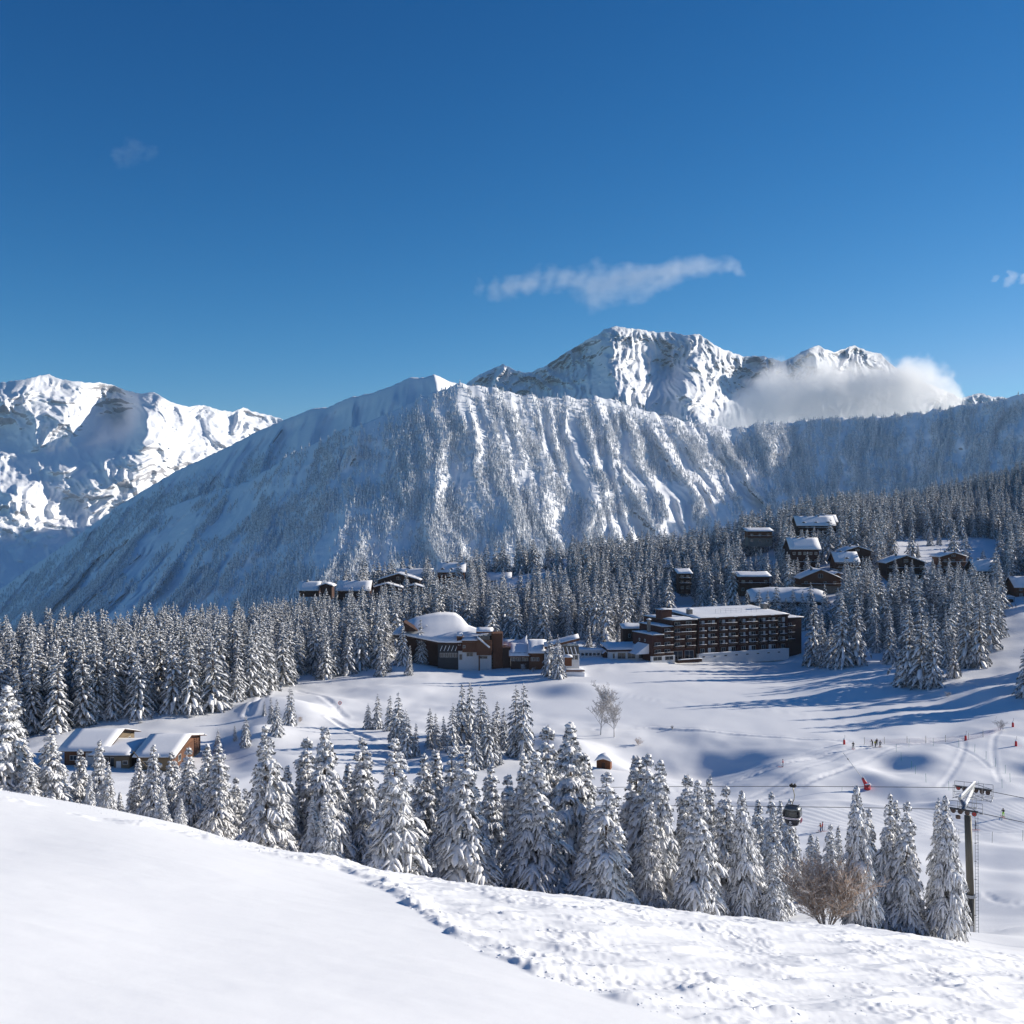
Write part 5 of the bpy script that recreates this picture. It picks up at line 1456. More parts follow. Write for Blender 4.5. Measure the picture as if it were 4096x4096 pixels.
# gable at the left of the sweep, shadowed boards
q = MB(); tri_ = [W3(245, 295, 398.5), W3(245, 380, 398.5), W3(365, 375, 398.5)]
q.add([tri_[0], tri_[1], tri_[2]] + [(x, y + 8, z) for x, y, z in tri_], [(0, 1, 2), (5, 4, 3), (0, 3, 4, 1), (1, 4, 5, 2), (2, 5, 3, 0)]); q.build("gable", M['dark_wood'], B.r)
face_box("rear_wall", 200, 1090, 395, 640, 401, 5, 'dark_wood')
face_box("porch_wall", 540, 715, 470, 640, 396.5, 4, 'slate')
for k in range(5):
    a = W3(560 + 32 * k, 545, 396.2); b2 = W3(578 + 32 * k, 500, 396.2); q = MB(); q.obox(a, b2, 0.35, 0.2); q.build("brace", M['roof_snow'], B.r)
for k in range(4): p_ = W3(565 + 38 * k, 600, 396.4); B.window(p_[0] + 0.4, p_[2], 1.5, 1.6, p_[1])
face_box("basement_wall", 716, 1010, 545, 650, 396, 5, 'white')
face_box("pillar_block", 703, 748, 430, 543, 395.2, 5, 'red_wood')
face_box("timber_bay", 750, 880, 470, 556, 394, 6, 'brown_wood')
face_box("tall_bay", 872, 1000, 455, 582, 393.2, 7, 'brown_wood')
face_box("right_block", 1000, 1095, 395, 650, 396, 7, 'brown_wood')
q = MB(); q.obox(W3(880, 425, 393.1), W3(985, 515, 393.1), 1.3, 0.5); q.build("sloping_parapet", M['roof_snow'], B.r)
face_box("upper_glazing", 885, 985, 415, 455, 394.0, 4, 'glass')
for (xa, xb, ya, yb, dd_) in ((722, 750, 572, 622, 395.95), (785, 842, 558, 592, 395.95), (888, 965, 588, 612, 395.95), (712, 738, 470, 497, 395.15), (755, 776, 495, 520, 393.95)):
    a = W3(xa, yb, dd_); c = W3(xb, ya, dd_); B.window((a[0] + c[0]) / 2, a[2], c[0] - a[0], c[2] - a[2], a[1])
face_box("post", 889, 901, 585, 672, 393.6, 0.5, 'brown_wood')
# bay roofs with snow
for (xa, xb, y_, d_, dp_) in ((700, 750, 430, 394.6, 5), (745, 885, 468, 393.4, 5), (868, 1010, 416 - 24, 392.9, 6)):
    a = W3(xa, y_, d_); c = W3(xb, y_, d_); q = MB(); q.box(a[0], c[0], a[1], a[1] + dp_, a[2], a[2] + 0.5); o_ = q.build("bay_roof", M['brown_wood'], B.r)
    q = MB(); snow_slab(q, a[0], c[0], a[1], a[1] + dp_, a[2] + 0.503, 0.6, 5, 4, 0, 0.8); q.build("snow_cover", M['roof_snow'], o_, True)
B.box("mast", W3(672, 90, 425)[0] - 0.15, W3(672, 90, 425)[0] + 0.15, 30, 30.3, 0, 20, 'white')
# ------------- the lower wing to its right
SB = Vector((5.0, 392.0, -54.5))
B = Bld("flat_roofed_wing", SB, "low dark timber wing with snow on stepped flat roofs, right of the swept roof", "building")
face_box("wall", 1165, 1460, 560, 668, 392, 9, 'dark_wood'); face_box("link_wall", 1096, 1164, 515, 655, 395, 6, 'dark_wood'); face_box("corner_bay", 1325, 1445, 555, 668, 390.6, 1.38, 'brown_wood')
for (xa, xb) in ((1170, 1205), (1212, 1250), (1260, 1316), (1338, 1372), (1378, 1410)):
    a = W3(xa, 632, 391.95 if xa < 1330 else 390.55); c = W3(xb, 600, 391.95 if xa < 1330 else 390.55); B.window((a[0] + c[0]) / 2, a[2], c[0] - a[0], c[2] - a[2], a[1])
for (xa, xb, y_, d_, dp_, dy_) in ((1150, 1340, 588, 390.6, 12, 3.2), (1315, 1465, 565, 389.8, 12, 3.4), (1100, 1480, 520, 398, 12, 1.4)):
    a = W3(xa, y_, d_); c = W3(xb, y_, d_); q = MB(); q.box(a[0], c[0], a[1], a[1] + 1.2, a[2] - 0.5, a[2] - 0.003); o_ = q.build("roof", M['brown_wood'], B.r)
    q = MB(); snow_slab(q, a[0], c[0], a[1], a[1] + dp_, a[2], 0.7, 8, 5, 0, dy_); q.build("snow_cover", M['roof_snow'], o_, True)
# upswept fin of snow
vs_ = []
for k in range(9):
    t = k / 8; xx = 1100 + 205 * t; yy = 480 - 8 * t - 66 * t ** 3; 
    for yb, dd_ in ((yy, 405), (490, 400), (yy + 3, 412)): vs_.append(W3(xx, yb, dd_))
fs_ = []
for k in range(8): a = k * 3; fs_ += [(a + 1, a + 4, a + 3, a), (a, a + 3, a + 5, a + 2)]
fs_ += [(0, 2, 1), (24, 25, 26)]
mesh_obj("roof_fin", vs_, fs_, M['roof_snow'], B.r, None, True)
# terrace with balustrade
SB = Vector((24.0, 376.0, -55.0))
B = Bld("sun_terrace", SB, "snow-covered wooden terrace with railing and small kiosk below the low wing", "terrace")
a = W3(1640, 745, 377); c = W3(1800, 716, 377)
B.box("deck", a[0], c[0], a[1], a[1] + 9, a[2] - 2, c[2] - 0.6, M['roof_snow'])
q = MB(); snow_slab(q, a[0], c[0], a[1], a[1] + 9, c[2] - 0.597, 0.4, 7, 4); q.build("snow_cover", M['roof_snow'], B.r, True)
q = MB(); q.box(a[0], c[0], a[1] - 0.1, a[1] - 0.003, c[2] - 0.25, c[2] + 0.3); o_ = q.build("railing", M['brown_wood'], B.r)
q = MB(); snow_slab(q, a[0], c[0], a[1] - 0.2, a[1] + 0.1, c[2] + 0.303, 0.22, 8, 1); q.build("snow_cover", M['roof_snow'], o_, True)
k0 = W3(1630, 650, 381); k1 = W3(1690, 600, 381)
B.box("kiosk", k0[0], k1[0], k0[1], k0[1] + 2.5, k0[2] - 1.0, k1[2], 'orange_wood'); q = MB(); snow_slab(q, k0[0] - .3, k1[0] + .3, k0[1] - .4, k0[1] + 2.9, k1[2] + .003, 0.8, 3, 3); q.build("snow_cover", M['roof_snow'], B.r, True)
SB = Vector((28.0, 386.0, -54.5))
B = Bld("glazed_restaurant", SB, "glass-fronted restaurant with sloping braces under a tilted snowy roof", "building")
face_box("wall", 1455, 1755, 575, 650, 388.5, 7, 'white'); face_box("upper_glazing", 1600, 1750, 500, 574, 389.5, 6, 'glass')
for k in range(4):
    q = MB(); q.obox(W3(1630 + 34 * k, 575, 388.4), W3(1612 + 34 * k, 510, 388.4), 0.45, 0.3); q.build("brace", M['roof_snow'], B.r)
for k in range(3): p_ = W3(1660 + 34 * k, 620, 388.45); B.window(p_[0], p_[2], 1.2, 1.6, p_[1])
a = W3(1455, 530, 388); c = W3(1755, 455, 388)
q = MB(); q.add([a, c, (c[0], c[1] + 8, c[2] + .6), (a[0], a[1] + 8, a[2] + .6)] + [(p_[0], p_[1], p_[2] + 0.8) for p_ in (a, c, (c[0], c[1] + 8, c[2] + .6), (a[0], a[1] + 8, a[2] + .6))],
      [(3, 2, 1, 0), (4, 5, 6, 7), (0, 1, 5, 4), (1, 2, 6, 5), (2, 3, 7, 6), (3, 0, 4, 7)]); o_ = q.build("roof", M['brown_wood'], B.r)
q = MB(); snow_slab(q, a[0], c[0], a[1], a[1] + 8, a[2] + .803, 0.45, 7, 4, c[2] - a[2], 0.6); q.build("snow_cover", M['roof_snow'], o_, True)

# ------------------------------------------------------------------ chalets, left group
GL = "dark chalets at the forest's far edge"
chalet(297, 320, 582, 593, 560, "flat snowy roof of a dark chalet, first at the left of the far row", 'side', 1, 'dark_wood', 'dark_wood', 2, 9, (), ch=1, group=GL)
chalet(318, 334, 583, 595, 556, "small dark gable-fronted barn in the far row", 'gable', 1, 'dark_wood', 'dark_wood', 1, 8, (), ch=0, group=GL)
chalet(336, 371, 581, 596, 575, "low chalet with domed snow roof in the far row left of the stepped one", 'side', 2, 'dark_wood', 'dark_wood', 4, 11, (), ch=2, group=GL)
chalet(376, 421, 573, 592, 610, "wide dark chalet with a snowy gable over a lower front gable", 'gable', 2, 'dark_wood', 'dark_wood', 4, 12, (1,), ch=2, pitch=0.3, group=GL)
chalet(370, 403, 583, 597, 592, "front gable-roofed chalet below the wide dark one", 'gable', 1, 'dark_wood', 'dark_wood', 3, 8, (), ch=0, pitch=0.28, group=GL)
chalet(395, 433, 569, 590, 640, "grey-green chalet with a side roof and chimney in the far row", 'side', 2, 'grey_wood', 'stone', 4, 11, (1,), ch=1, group=GL)
chalet(405, 424, 584, 597, 585, "little chalet with a thick snow roof before the grey-green one", 'gable', 1, 'brown_wood', 'stone', 2, 8, (), ch=0, group=GL)
chalet(436, 466, 563, 592, 645, "tall red-brown chalet with balconies and three snowy dormers, at the far row's right", 'side', 4, 'orange_wood', 'dark_wood', 4, 12, (1, 2, 3), 3, ch=1, group=GL)
chalet(486, 512, 573, 587, 650, "half-buried chalet with a chimney on the far snowy meadow", 'side', 1, 'brown_wood', 'stone', 2, 9, (), ch=1, snow=0.8, group=GL)
chalet(544, 568, 559, 573, 700, "red chalet at the edge of the dark forest in the middle distance", 'side', 2, 'orange_wood', 'dark_wood', 3, 10, (1,), ch=0, group=GL)
# right group
chalet(796, 836, 516, 546, 650, "large dark five-storey chalet block with curved balconies, highest on the hill", 'side', 5, 'dark_wood', 'stone', 6, 13, (2, 3, 4), 3, ch=2)
chalet(818, 838, 515, 530, 655, "raised right tower of the highest chalet block", 'side', 2, 'brown_wood', 'dark_wood', 2, 9, (1,), 0, ch=1)
chalet(746, 774, 530, 543, 620, "flat-roofed stone-footed chalet half sunk among trees below the hill forest", 'flat', 2, 'brown_wood', 'stone', 3, 9, (1,), ch=0)
chalet(789, 821, 538, 579, 560, "big red-brown chalet with wide snow roof and long balconies in the middle of the hill", 'side', 4, 'red_wood', 'dark_wood', 5, 13, (1, 2), ch=2)
chalet(799, 842, 569, 593, 520, "stone and timber chalet with a broad snowy front gable", 'gable', 2, 'brown_wood', 'stone', 4, 12, (1,), pitch=0.42, ch=1)
chalet(832, 843, 572, 590, 523, "narrow arch-roofed annex right of the stone gable chalet", 'gable', 2, 'brown_wood', 'stone', 1, 9, (1,), ch=0)
chalet(737, 772, 575, 592, 520, "small dark block with lit white window frames left of the curved white roof", 'flat', 2, 'red_wood', 'dark_wood', 4, 9, (1,), ch=0)
chalet(677, 693, 572, 590, 540, "dark balconied block edge beside tall spruces above the hotel's left half", 'flat', 3, 'dark_wood', 'dark_wood', 2, 10, (1, 2), ch=0)
chalet(661, 671, 560, 569, 600, "roof corner of a small chalet among dark spruces above the forest gap", 'side', 1, 'dark_wood', 'dark_wood', 1, 8, (), ch=0)
chalet(834, 860, 552, 573, 555, "white-and-timber chalet with a snowy dormer, left half of a pair", 'side', 3, 'brown_wood', 'white', 3, 11, (1, 2), 1, ch=1)
chalet(842, 873, 546, 570, 566, "dark winged chalet with domed chimney behind the white-and-timber one", 'gable', 2, 'dark_wood', 'dark_wood', 3, 12, (1,), ch=1)
chalet(885, 927, 555, 583, 548, "broad dark chalet with one wide snowy gable and long balconies, below the meadow", 'gable', 3, 'dark_wood', 'brown_wood', 5, 13, (1, 2), pitch=0.36, ch=1)
chalet(939, 968, 552, 577, 548, "chalet with a rounded snow roof and two chimneys right of the broad gable", 'gable', 3, 'brown_wood', 'dark_wood', 3, 12, (1, 2), pitch=0.3, ch=2)
chalet(974, 998, 560, 586, 535, "dark chalet with a plain snowy side roof near the right edge", 'side', 3, 'dark_wood', 'dark_wood', 3, 12, (1, 2), ch=1)
chalet(1013, 1050, 577, 598, 495, "orange timber cabin cut by the right edge, snow on its roof", 'side', 2, 'orange_wood', 'brown_wood', 3, 10, (), ch=0)
# long building with a curved white roof
W_ = 74 / F * 500
B = Bld("curved_roof_hall", ((789 - 512) / F * 500, 500, (512 - 607) / F * 500), "long hall almost wholly under a curved white snow roof behind the hotel", "building")
q = MB(); pr_ = [(-W_ / 2, -1), (W_ / 2, -1), (W_ / 2, 4.5), (-W_ / 2, 4.5)]; q.prism(pr_, 1.0, 14); q.build("wall", M['dark_wood'], B.r)
vs_ = []; fs_ = []; nx, ny = 14, 8
for j in range(ny + 1):
    for i in range(nx + 1):
        s, t = i / nx, j / ny; e = min(1, 4 * min(s, 1 - s)) ** 0.5
        ang = t * math.pi * 0.5
        vs_.append(((-W_ / 2 - 0.6) + (W_ + 1.2) * s, 0.2 + 9 * (1 - math.cos(ang)), 3.0 + (5.4 * math.sin(ang)) * (0.75 + 0.25 * e) + 0.15 * math.sin(i * 1.7)))
for j in range(ny):
    for i in range(nx): a = j * (nx + 1) + i; fs_.append((a, a + 1, a + nx + 2, a + nx + 1))
m_ = len(vs_); vs_ += [(x, y + 0.3, z - 0.9) for x, y, z in vs_[:m_]]
fs_ += [tuple(reversed([k + m_ for k in f])) for f in fs_]
for i in range(nx): fs_.append((i, m_ + i, m_ + i + 1, i + 1))
for j in range(ny): a = j * (nx + 1); fs_.append((a, a + nx + 1, m_ + a + nx + 1, m_ + a)); a += nx; fs_.append((a, m_ + a, m_ + a + nx + 1, a + nx + 1))
mesh_obj("snow_roof", vs_, fs_, M['roof_snow'], B.r, None, True)

# ------------------------------------------------------------------ brown cabins at the lower left
B = Bld("left_cabin", (-92.0, 236.0, -53.6), "larger brown and tan cabin with a wide snow-dusted roof, lower left", "cabin")
B.box("wall", -4.2, 4.2, 0, 19, -1.5, 2.6, 'brown_wood')
q = MB(); q.add([(4.2, 0, 2.603), (4.2, 19, 2.603), (4.2, 9.5, 4.9), (4.05, 0, 2.603), (4.05, 19, 2.603), (4.05, 9.5, 4.9)], [(0, 1, 2), (5, 4, 3), (0, 2, 5, 3), (1, 4, 5, 2)]); q.build("gable", M['tan'], B.r)
B.box("gable_wall", 4.203, 4.35, 0.1, 18.9, -1.5, 2.6, 'tan')
gable_roof(B, -4.2, 4.2, 0, 19, 2.6, 4.9, 1.3, 'x', 0.16)
B.window(-2.3, 0.2, 1.5, 1.1, 0.0); B.box("garage_door", 0.4, 3.0, -0.08, -0.003, -1.0, 1.9, 'white'); B.window_x(15.5, 0.6, 1.4, 1.6, 4.36, 1)
B = Bld("middle_cabin", (-84.3, 231.0, -53.8), "low linking cabin with flat snow roof and dark glazed entrance between the two brown cabins", "cabin")
B.box("wall", -4.3, 3.6, 2.0, 14, -1.5, 2.4, 'dark_wood'); B.box("side_wall", 0.4, 3.6, 0.4, 1.997, -1.5, 2.4, 'tan')
for k in range(3): B.window(-3.4 + 1.5 * k, -0.3, 1.2, 2.1, 2.0)
B.box("door", 0.9, 1.9, 0.32, 0.397, -1.0, 1.3, 'white'); B.window(2.8, 0.6, 1.1, 0.8, 0.4)
q = MB(); q.box(-4.8, 4.0, -0.4, 14.5, 2.403, 2.65); o_ = q.build("roof", M['slate'], B.r)
q = MB(); snow_slab(q, -4.75, 3.95, -0.35, 14.4, 2.655, 0.45, 7, 6, 0, 0.5); q.build("snow_cover", M['roof_snow'], o_, True)
B = Bld("right_cabin", (-75.0, 231.0, -53.6), "smaller brown cabin with orange boarded gable end right of the linking cabin", "cabin")
B.box("wall", -3.4, 3.4, 0, 21, -1.5, 2.3, 'tan')
q = MB(); q.add([(3.4, 0, 2.303), (3.4, 21, 2.303), (3.4, 10.5, 4.3), (3.25, 0, 2.303), (3.25, 21, 2.303), (3.25, 10.5, 4.3)], [(0, 1, 2), (5, 4, 3), (0, 2, 5, 3), (1, 4, 5, 2)]); q.build("gable", M['brown_wood'], B.r)
B.box("gable_wall", 3.403, 3.52, 0.1, 20.9, -1.0, 2.3, 'brown_wood')
gable_roof(B, -3.4, 3.4, 0, 21, 2.3, 4.3, 1.2, 'x', 0.32)
B.window(-2.0, 0.3, 1.3, 0.9, 0.0); B.window_x(5, 0.1, 2.0, 1.4, 3.53, 1); B.window_x(11, 0.1, 2.0, 1.4, 3.53, 1)
q = MB(); a = P(132.5, 751, 229); c = P(147, 767, 228); q.tube([a, c], [0.09, 0.13], 6); tag(q.build("leaning_pole", M['tan']), "thin pale pole leaning over the middle cabin's entrance", "pole")

# ------------------------------------------------------------------ the little log hut
hp = Vector(((603.5 - 512) / F * 244, 244, gz_at(603.5, 244)))
B = Bld("log_hut", hp, "tiny orange-brown log hut with a thick loaf of snow on its roof, in the bowl", "hut", R(-14))
q = MB()
for k in range(8):
    z = -0.3 + k * 0.26; q.tube([(-1.55, 0, z), (1.55, 0, z)], 0.14, 6); q.tube([(-1.4, -0.1, z + .05), (-1.4, 2.5, z + .05)], 0.13, 6); q.tube([(1.4, -0.1, z + .05), (1.4, 2.5, z + .05)], 0.13, 6)
q.box(-1.35, 1.35, 0.05, 2.4, -0.5, 1.8); q.build("wall", M['orange_wood'], B.r)
q = MB(); q.add([(-1.4, 0, 1.8), (1.4, 0, 1.8), (0, 0, 2.4), (-1.4, 2.4, 1.8), (1.4, 2.4, 1.8), (0, 2.4, 2.4)], [(0, 1, 2), (5, 4, 3), (0, 2, 5, 3), (1, 4, 5, 2)]); q.build("gable", M['orange_wood'], B.r)
B.box("door", -0.35, 0.4, -0.2, -0.145, -0.3, 1.3, 'dark_wood')
q = MB(); vs_ = []; fs_ = []
for j in range(6):
    for i in range(9):
        s = i / 8; t = j / 5; x = -2.0 + 4.0 * s; a_ = (1 - (2 * s - 1) ** 2) ** 0.5; e = min(1, 3 * min(t, 1 - t) + 0.6)
        vs_.append((x, -0.5 + 3.4 * t, 1.75 + 0.55 * (1 - abs(2 * s - 1)) + 0.85 * a_ * e))
m_ = len(vs_); vs_ += [(x, y, 1.7 + 0.55 * (1 - abs(x / 2.0))) for x, y, z in vs_]
for j in range(5):
    for i in range(8): a = j * 9 + i; fs_ += [(a, a + 1, a + 10, a + 9), (m_ + a, m_ + a + 9, m_ + a + 10, m_ + a + 1)]
for i in range(8): fs_ += [(i, m_ + i, m_ + i + 1, i + 1), (45 + i, 46 + i, m_ + 46 + i, m_ + 45 + i)]
for j in range(5): a = j * 9; fs_ += [(a, a + 9, m_ + a + 9, m_ + a), (a + 8, m_ + a + 8, m_ + a + 17, a + 17)]
mesh_obj("snow_cover", vs_, fs_, M['roof_snow'], B.r, None, True)
# ------------------------------------------------------------------ materials of the small things
M['pole'] = simple("stained_steel_pole", (0.115, 0.105, 0.085), 0.6, 0.3, var=0.22, scale=0.8, stretch=(1, 1, 0.25))
M['rust'] = simple("rubber_and_rust", (0.10, 0.062, 0.05), 0.7, 0.1, var=0.3)
M['red_rim'] = simple("red_sheave_rim", (0.42, 0.04, 0.035), 0.5)
M['rubber'] = simple("black_rubber", (0.015, 0.015, 0.016), 0.7)
M['rope'] = simple("steel_rope", (0.035, 0.035, 0.045), 0.5, 0.5)
M['red'] = simple("red_padding", (0.55, 0.025, 0.03), 0.55, var=0.1)
M['orange'] = simple("orange_cloth", (0.55, 0.13, 0.05), 0.8)
M['black'] = simple("black_cloth", (0.014, 0.014, 0.018), 0.8)
M['navy'] = simple("navy_cloth", (0.03, 0.05, 0.11), 0.8)
M['blue'] = simple("blue_cloth", (0.03, 0.10, 0.22), 0.8)
M['lime'] = simple("lime_cloth", (0.45, 0.85, 0.03), 0.7)
M['redcloth'] = simple("red_cloth", (0.5, 0.03, 0.05), 0.8)
M['olive'] = simple("olive_cloth", (0.06, 0.065, 0.03), 0.8)
M['greycloth'] = simple("grey_cloth", (0.22, 0.23, 0.26), 0.8)
M['skin'] = simple("skin", (0.45, 0.26, 0.19), 0.6)
M['yellow'] = simple("yellow_vest", (0.6, 0.55, 0.06), 0.7)
M['green_pole'] = simple("green_marker", (0.03, 0.30, 0.17), 0.5)
M['net'] = simple("piste_net", (0.35, 0.22, 0.30), 0.8)
M['cabin_dark'] = simple("cabin_shell", (0.022, 0.022, 0.028), 0.28, 0.3, var=0.1, spec=0.6)
M['cabin_roof'] = simple("cabin_roof", (0.20, 0.21, 0.21), 0.4, 0.5)
M['stripe_w'] = simple("white_stripe", (0.75, 0.75, 0.76), 0.4, var=0.02)
M['stripe_p'] = simple("mauve_stripe", (0.28, 0.07, 0.13), 0.4, var=0.02)
M['brass'] = simple("dull_brass", (0.33, 0.30, 0.22), 0.45, 0.6)
m, t, b = new_mat("cabin_window"); b.inputs["Base Color"].default_value = (0.36, 0.33, 0.24, 1); b.inputs["Roughness"].default_value = 0.12; b.inputs["Transmission Weight"].default_value = 0.35; M['cabin_window'] = m
m, t, b = new_mat("cabin_side_window"); b.inputs["Base Color"].default_value = (0.05, 0.055, 0.055, 1); b.inputs["Roughness"].default_value = 0.1; b.inputs["Specular IOR Level"].default_value = 0.9; M['cabin_window2'] = m

# ------------------------------------------------------------------ lift tower
TB = P(970.4, 937.6, 110.0)
T = empty("lift_tower", TB, 0, "tall stained steel lift tower with snow-topped crossarm, gantry and sheaves, right of the trees", "lift tower")
ax = Vector((0.477, 0.879, 0)); rx = Vector((0.879, -0.477, 0)); up = Vector((0, 0, 1))
def Lp(p): return p - TB
top = Lp(P(967.8, 815.5, 110.0))
q = MB(); q.tube([(0, 0, -2.5), (0, 0, 4.2)], 0.40, 20); q.tube([Vector((0, 0, 4.2)), top], [0.365, 0.34], 20); q.build("pole", M['pole'], T, True)
q = MB(); q.tube([(0, 0, 4.05), (0, 0, 4.2)], 0.50, 20); q.tube([(0, 0, 4.21), (0, 0, 4.34)], 0.48, 20); q.build("flange", M['steel'], T)
q = MB()
for s in (-0.16, 0.16): q.tube([(0.58 + s * 0.9, -0.25, -1.0), (0.50 + s * 0.9, -0.25, 12.3)], 0.025, 5)
for k in range(38): z = -0.6 + k * 0.34; q.tube([(0.43, -0.25, z), (0.73, -0.25, z)], 0.016, 4)
q.build("ladder", M['steel'], T)
q = MB()
for k in range(7): z = 0.5 + k * 1.8; q.box(0.30, 0.5, -0.28, -0.22, z, z + 0.05)
q.build("ladder_bracket", M['dark_steel'], T)
q = MB(); q.box(-0.22, 0.06, -0.58, -0.40, 0.6, 1.35); q.build("control_box", M['white'], T)
near = Lp(P(963.6, 808.5, 108.9)); far_ = near + ax * 8.2 + up * 0.05
q = MB(); q.tube([near - ax * 0.6, far_ + ax * 0.4], 0.19, 12); arm = q.build("crossarm", M['steel'], T, True)
def snow_bar(a, b_, w_, h_, par, lift=0.15):
    n = 9; vs = []; fs = []; a = Vector(a); b_ = Vector(b_); d = (b_ - a); s = d.cross(up).normalized(); rg = random.Random(int(a.x * 10 + w_ * 100))
    for i in range(n):
        p_ = a + d * i / (n - 1); hh_ = h_ * rg.uniform(.6, 1.2) * (0.4 if i in (0, n - 1) else 1)
        for sx_, hz in ((-1, 0), (-.75, .75), (0, 1), (.75, .75), (1, 0)): vs.append(p_ + s * w_ * sx_ + up * (lift + hh_ * hz))
    for i in range(n - 1):
        for j in range(4): fs.append((i * 5 + j, i * 5 + j + 1, i * 5 + j + 6, i * 5 + j + 5))
        fs.append((i * 5 + 4, i * 5, i * 5 + 5, i * 5 + 9))
    fs += [(4, 3, 2, 1, 0), tuple((n - 1) * 5 + j for j in range(5))]
    return mesh_obj("snow_cover", vs, fs, M['roof_snow'], par, None, True)
snow_bar(near + ax * 0.9, far_, 0.15, 0.11, arm, 0.17)
g0 = Lp(P(959.6, 798.5, 109.3)); g1 = Lp(P(974.6, 783.0, 116.8))
q = MB(); q.obox(g0, g1, 0.26, 0.3); gb = q.build("gantry_beam", M['steel'], T); snow_bar(g0, g1, 0.13, 0.1, gb, 0.155)
q = MB(); q.obox(g0 + ax * 0.5 - up * 0.16, near + ax * 0.3 + up * 0.16, 0.28, 0.22, 0, (0, 1, 0)); q.build("gantry_post", M['steel'], T)
q = MB(); q.obox(g1 - ax * 0.6 - up * 0.16, far_ - ax * 1.0 + up * 0.16, 0.28, 0.22, 0, (0, 1, 0)); q.build("gantry_post", M['steel'], T)
q = MB(); q.tube([g1 - ax * .3, far_ + rx * 2.0 + up * 0.2], 0.035, 5); q.build("stay", M['steel'], T)
def wheel(c, r_, m_rim, par):
    b_ = MB(); b_.tube([c - ax * 0.07, c + ax * 0.07], r_, 16); w_ = b_.build("sheave", M['rubber'], par)
    b_ = MB(); b_.tube([c - ax * 0.085, c + ax * 0.085], r_ * 0.76, 14); b_.build("rim", M[m_rim], w_)
    b_ = MB(); b_.tube([c - ax * 0.12, c + ax * 0.12], r_ * 0.25, 8); b_.build("hub", M['dark_steel'], w_)
def sheaves(c, n, rims, sp):
    b_ = MB(); w_ = sp * (n - 1) / 2 + 0.35
    b_.obox(c - rx * w_ - ax * 0.13 + up * 0.14, c + rx * w_ - ax * 0.13 + up * 0.04, 0.05, 0.12); b_.obox(c - rx * w_ + ax * 0.13 + up * 0.14, c + rx * w_ + ax * 0.13 + up * 0.04, 0.05, 0.12)
    bar = b_.build("sheave_beam", M['dark_steel'], T)
    for i in range(n): wheel(c + rx * (i - (n - 1) / 2) * sp + up * (-0.13 - 0.035 * (i - (n - 1) / 2)), 0.235, rims[i % len(rims)], T)
nc_ = near - ax * 0.75 - up * 0.05 + rx * 0.1; fc_ = far_ + ax * 0.5 - up * 0.05
sheaves(nc_, 4, ['rust', 'rust', 'rust', 'red_rim'], 0.64); sheaves(fc_, 6, ['red_rim', 'rust', 'rust', 'rust', 'rust', 'rust'], 0.58)
q = MB(); q.box(nc_.x - 0.75, nc_.x - 0.4, nc_.y - 0.2, nc_.y + 0.15, nc_.z - 0.75, nc_.z - 0.42); q.build("counterweight", M['rust'], T)
def catwalk(c, half, dz0, dz1, off, par=T):
    b_ = MB(); n = 4
    for i in range(n + 1):
        p_ = c + rx * (-half + 2 * half * i / n) + ax * off
        b_.tube([p_ + up * dz0, p_ + up * dz1], 0.028, 4); b_.tube([p_ + up * dz0, p_ + up * dz0 + ax * 0.6], 0.028, 4)
    for z in (dz0, (dz0 + dz1) / 2, dz1): b_.tube([c - rx * half + ax * off + up * z, c + rx * half + ax * off + up * z], 0.028, 4)
    b_.tube([c - rx * half + ax * (off + 0.6) + up * dz0, c + rx * half + ax * (off + 0.6) + up * dz0], 0.028, 4)
    return b_.build("catwalk", M['steel'], par)
catwalk(fc_, 1.9, -0.95, 0.35, -0.7); catwalk(fc_, 1.9, -0.95, 0.5, 0.7)
catwalk(near + ax * 1.8, 1.55, -0.9, 0.15, 0.3); catwalk(near + ax * 3.6, 0.8, -0.9, 0.25, 0.3)
q = MB()
for a_, b_ in ((near + ax * 2, 1.5), (far_ - ax * 1, 1.9), (far_ - ax * 1, -1.9), (near + ax * 2, -1.5)):
    q.tube([a_ - up * 0.15, a_ + rx * b_ - up * 0.9], 0.03, 4)
q.build("strut", M['steel'], T)
# ropes
def rope(c, label):
    a = TB + c
    left = [a + up * 0.12 - rx * s - up * (0.105 * s + 0.0003 * s * s) for s in (0.0, 1.6, 5, 10, 20, 35, 55, 80, 110, 140)]
    right = [a + up * 0.12 + rx * s + up * (-0.10 * s + 0.0006 * s * s) for s in (1.6, 6, 14, 24, 40)]
    b_ = MB(); b_.tube(left[::-1] + right, 0.032, 6)
    return tag(b_.build("lift_rope", M['rope'], None, True), label, "cable", "ropes of the gondola lift")
rope(nc_, "nearer, lower steel rope of the gondola lift crossing in front of the cabin"); rope(fc_, "farther, upper steel rope of the gondola lift that carries the cabin")

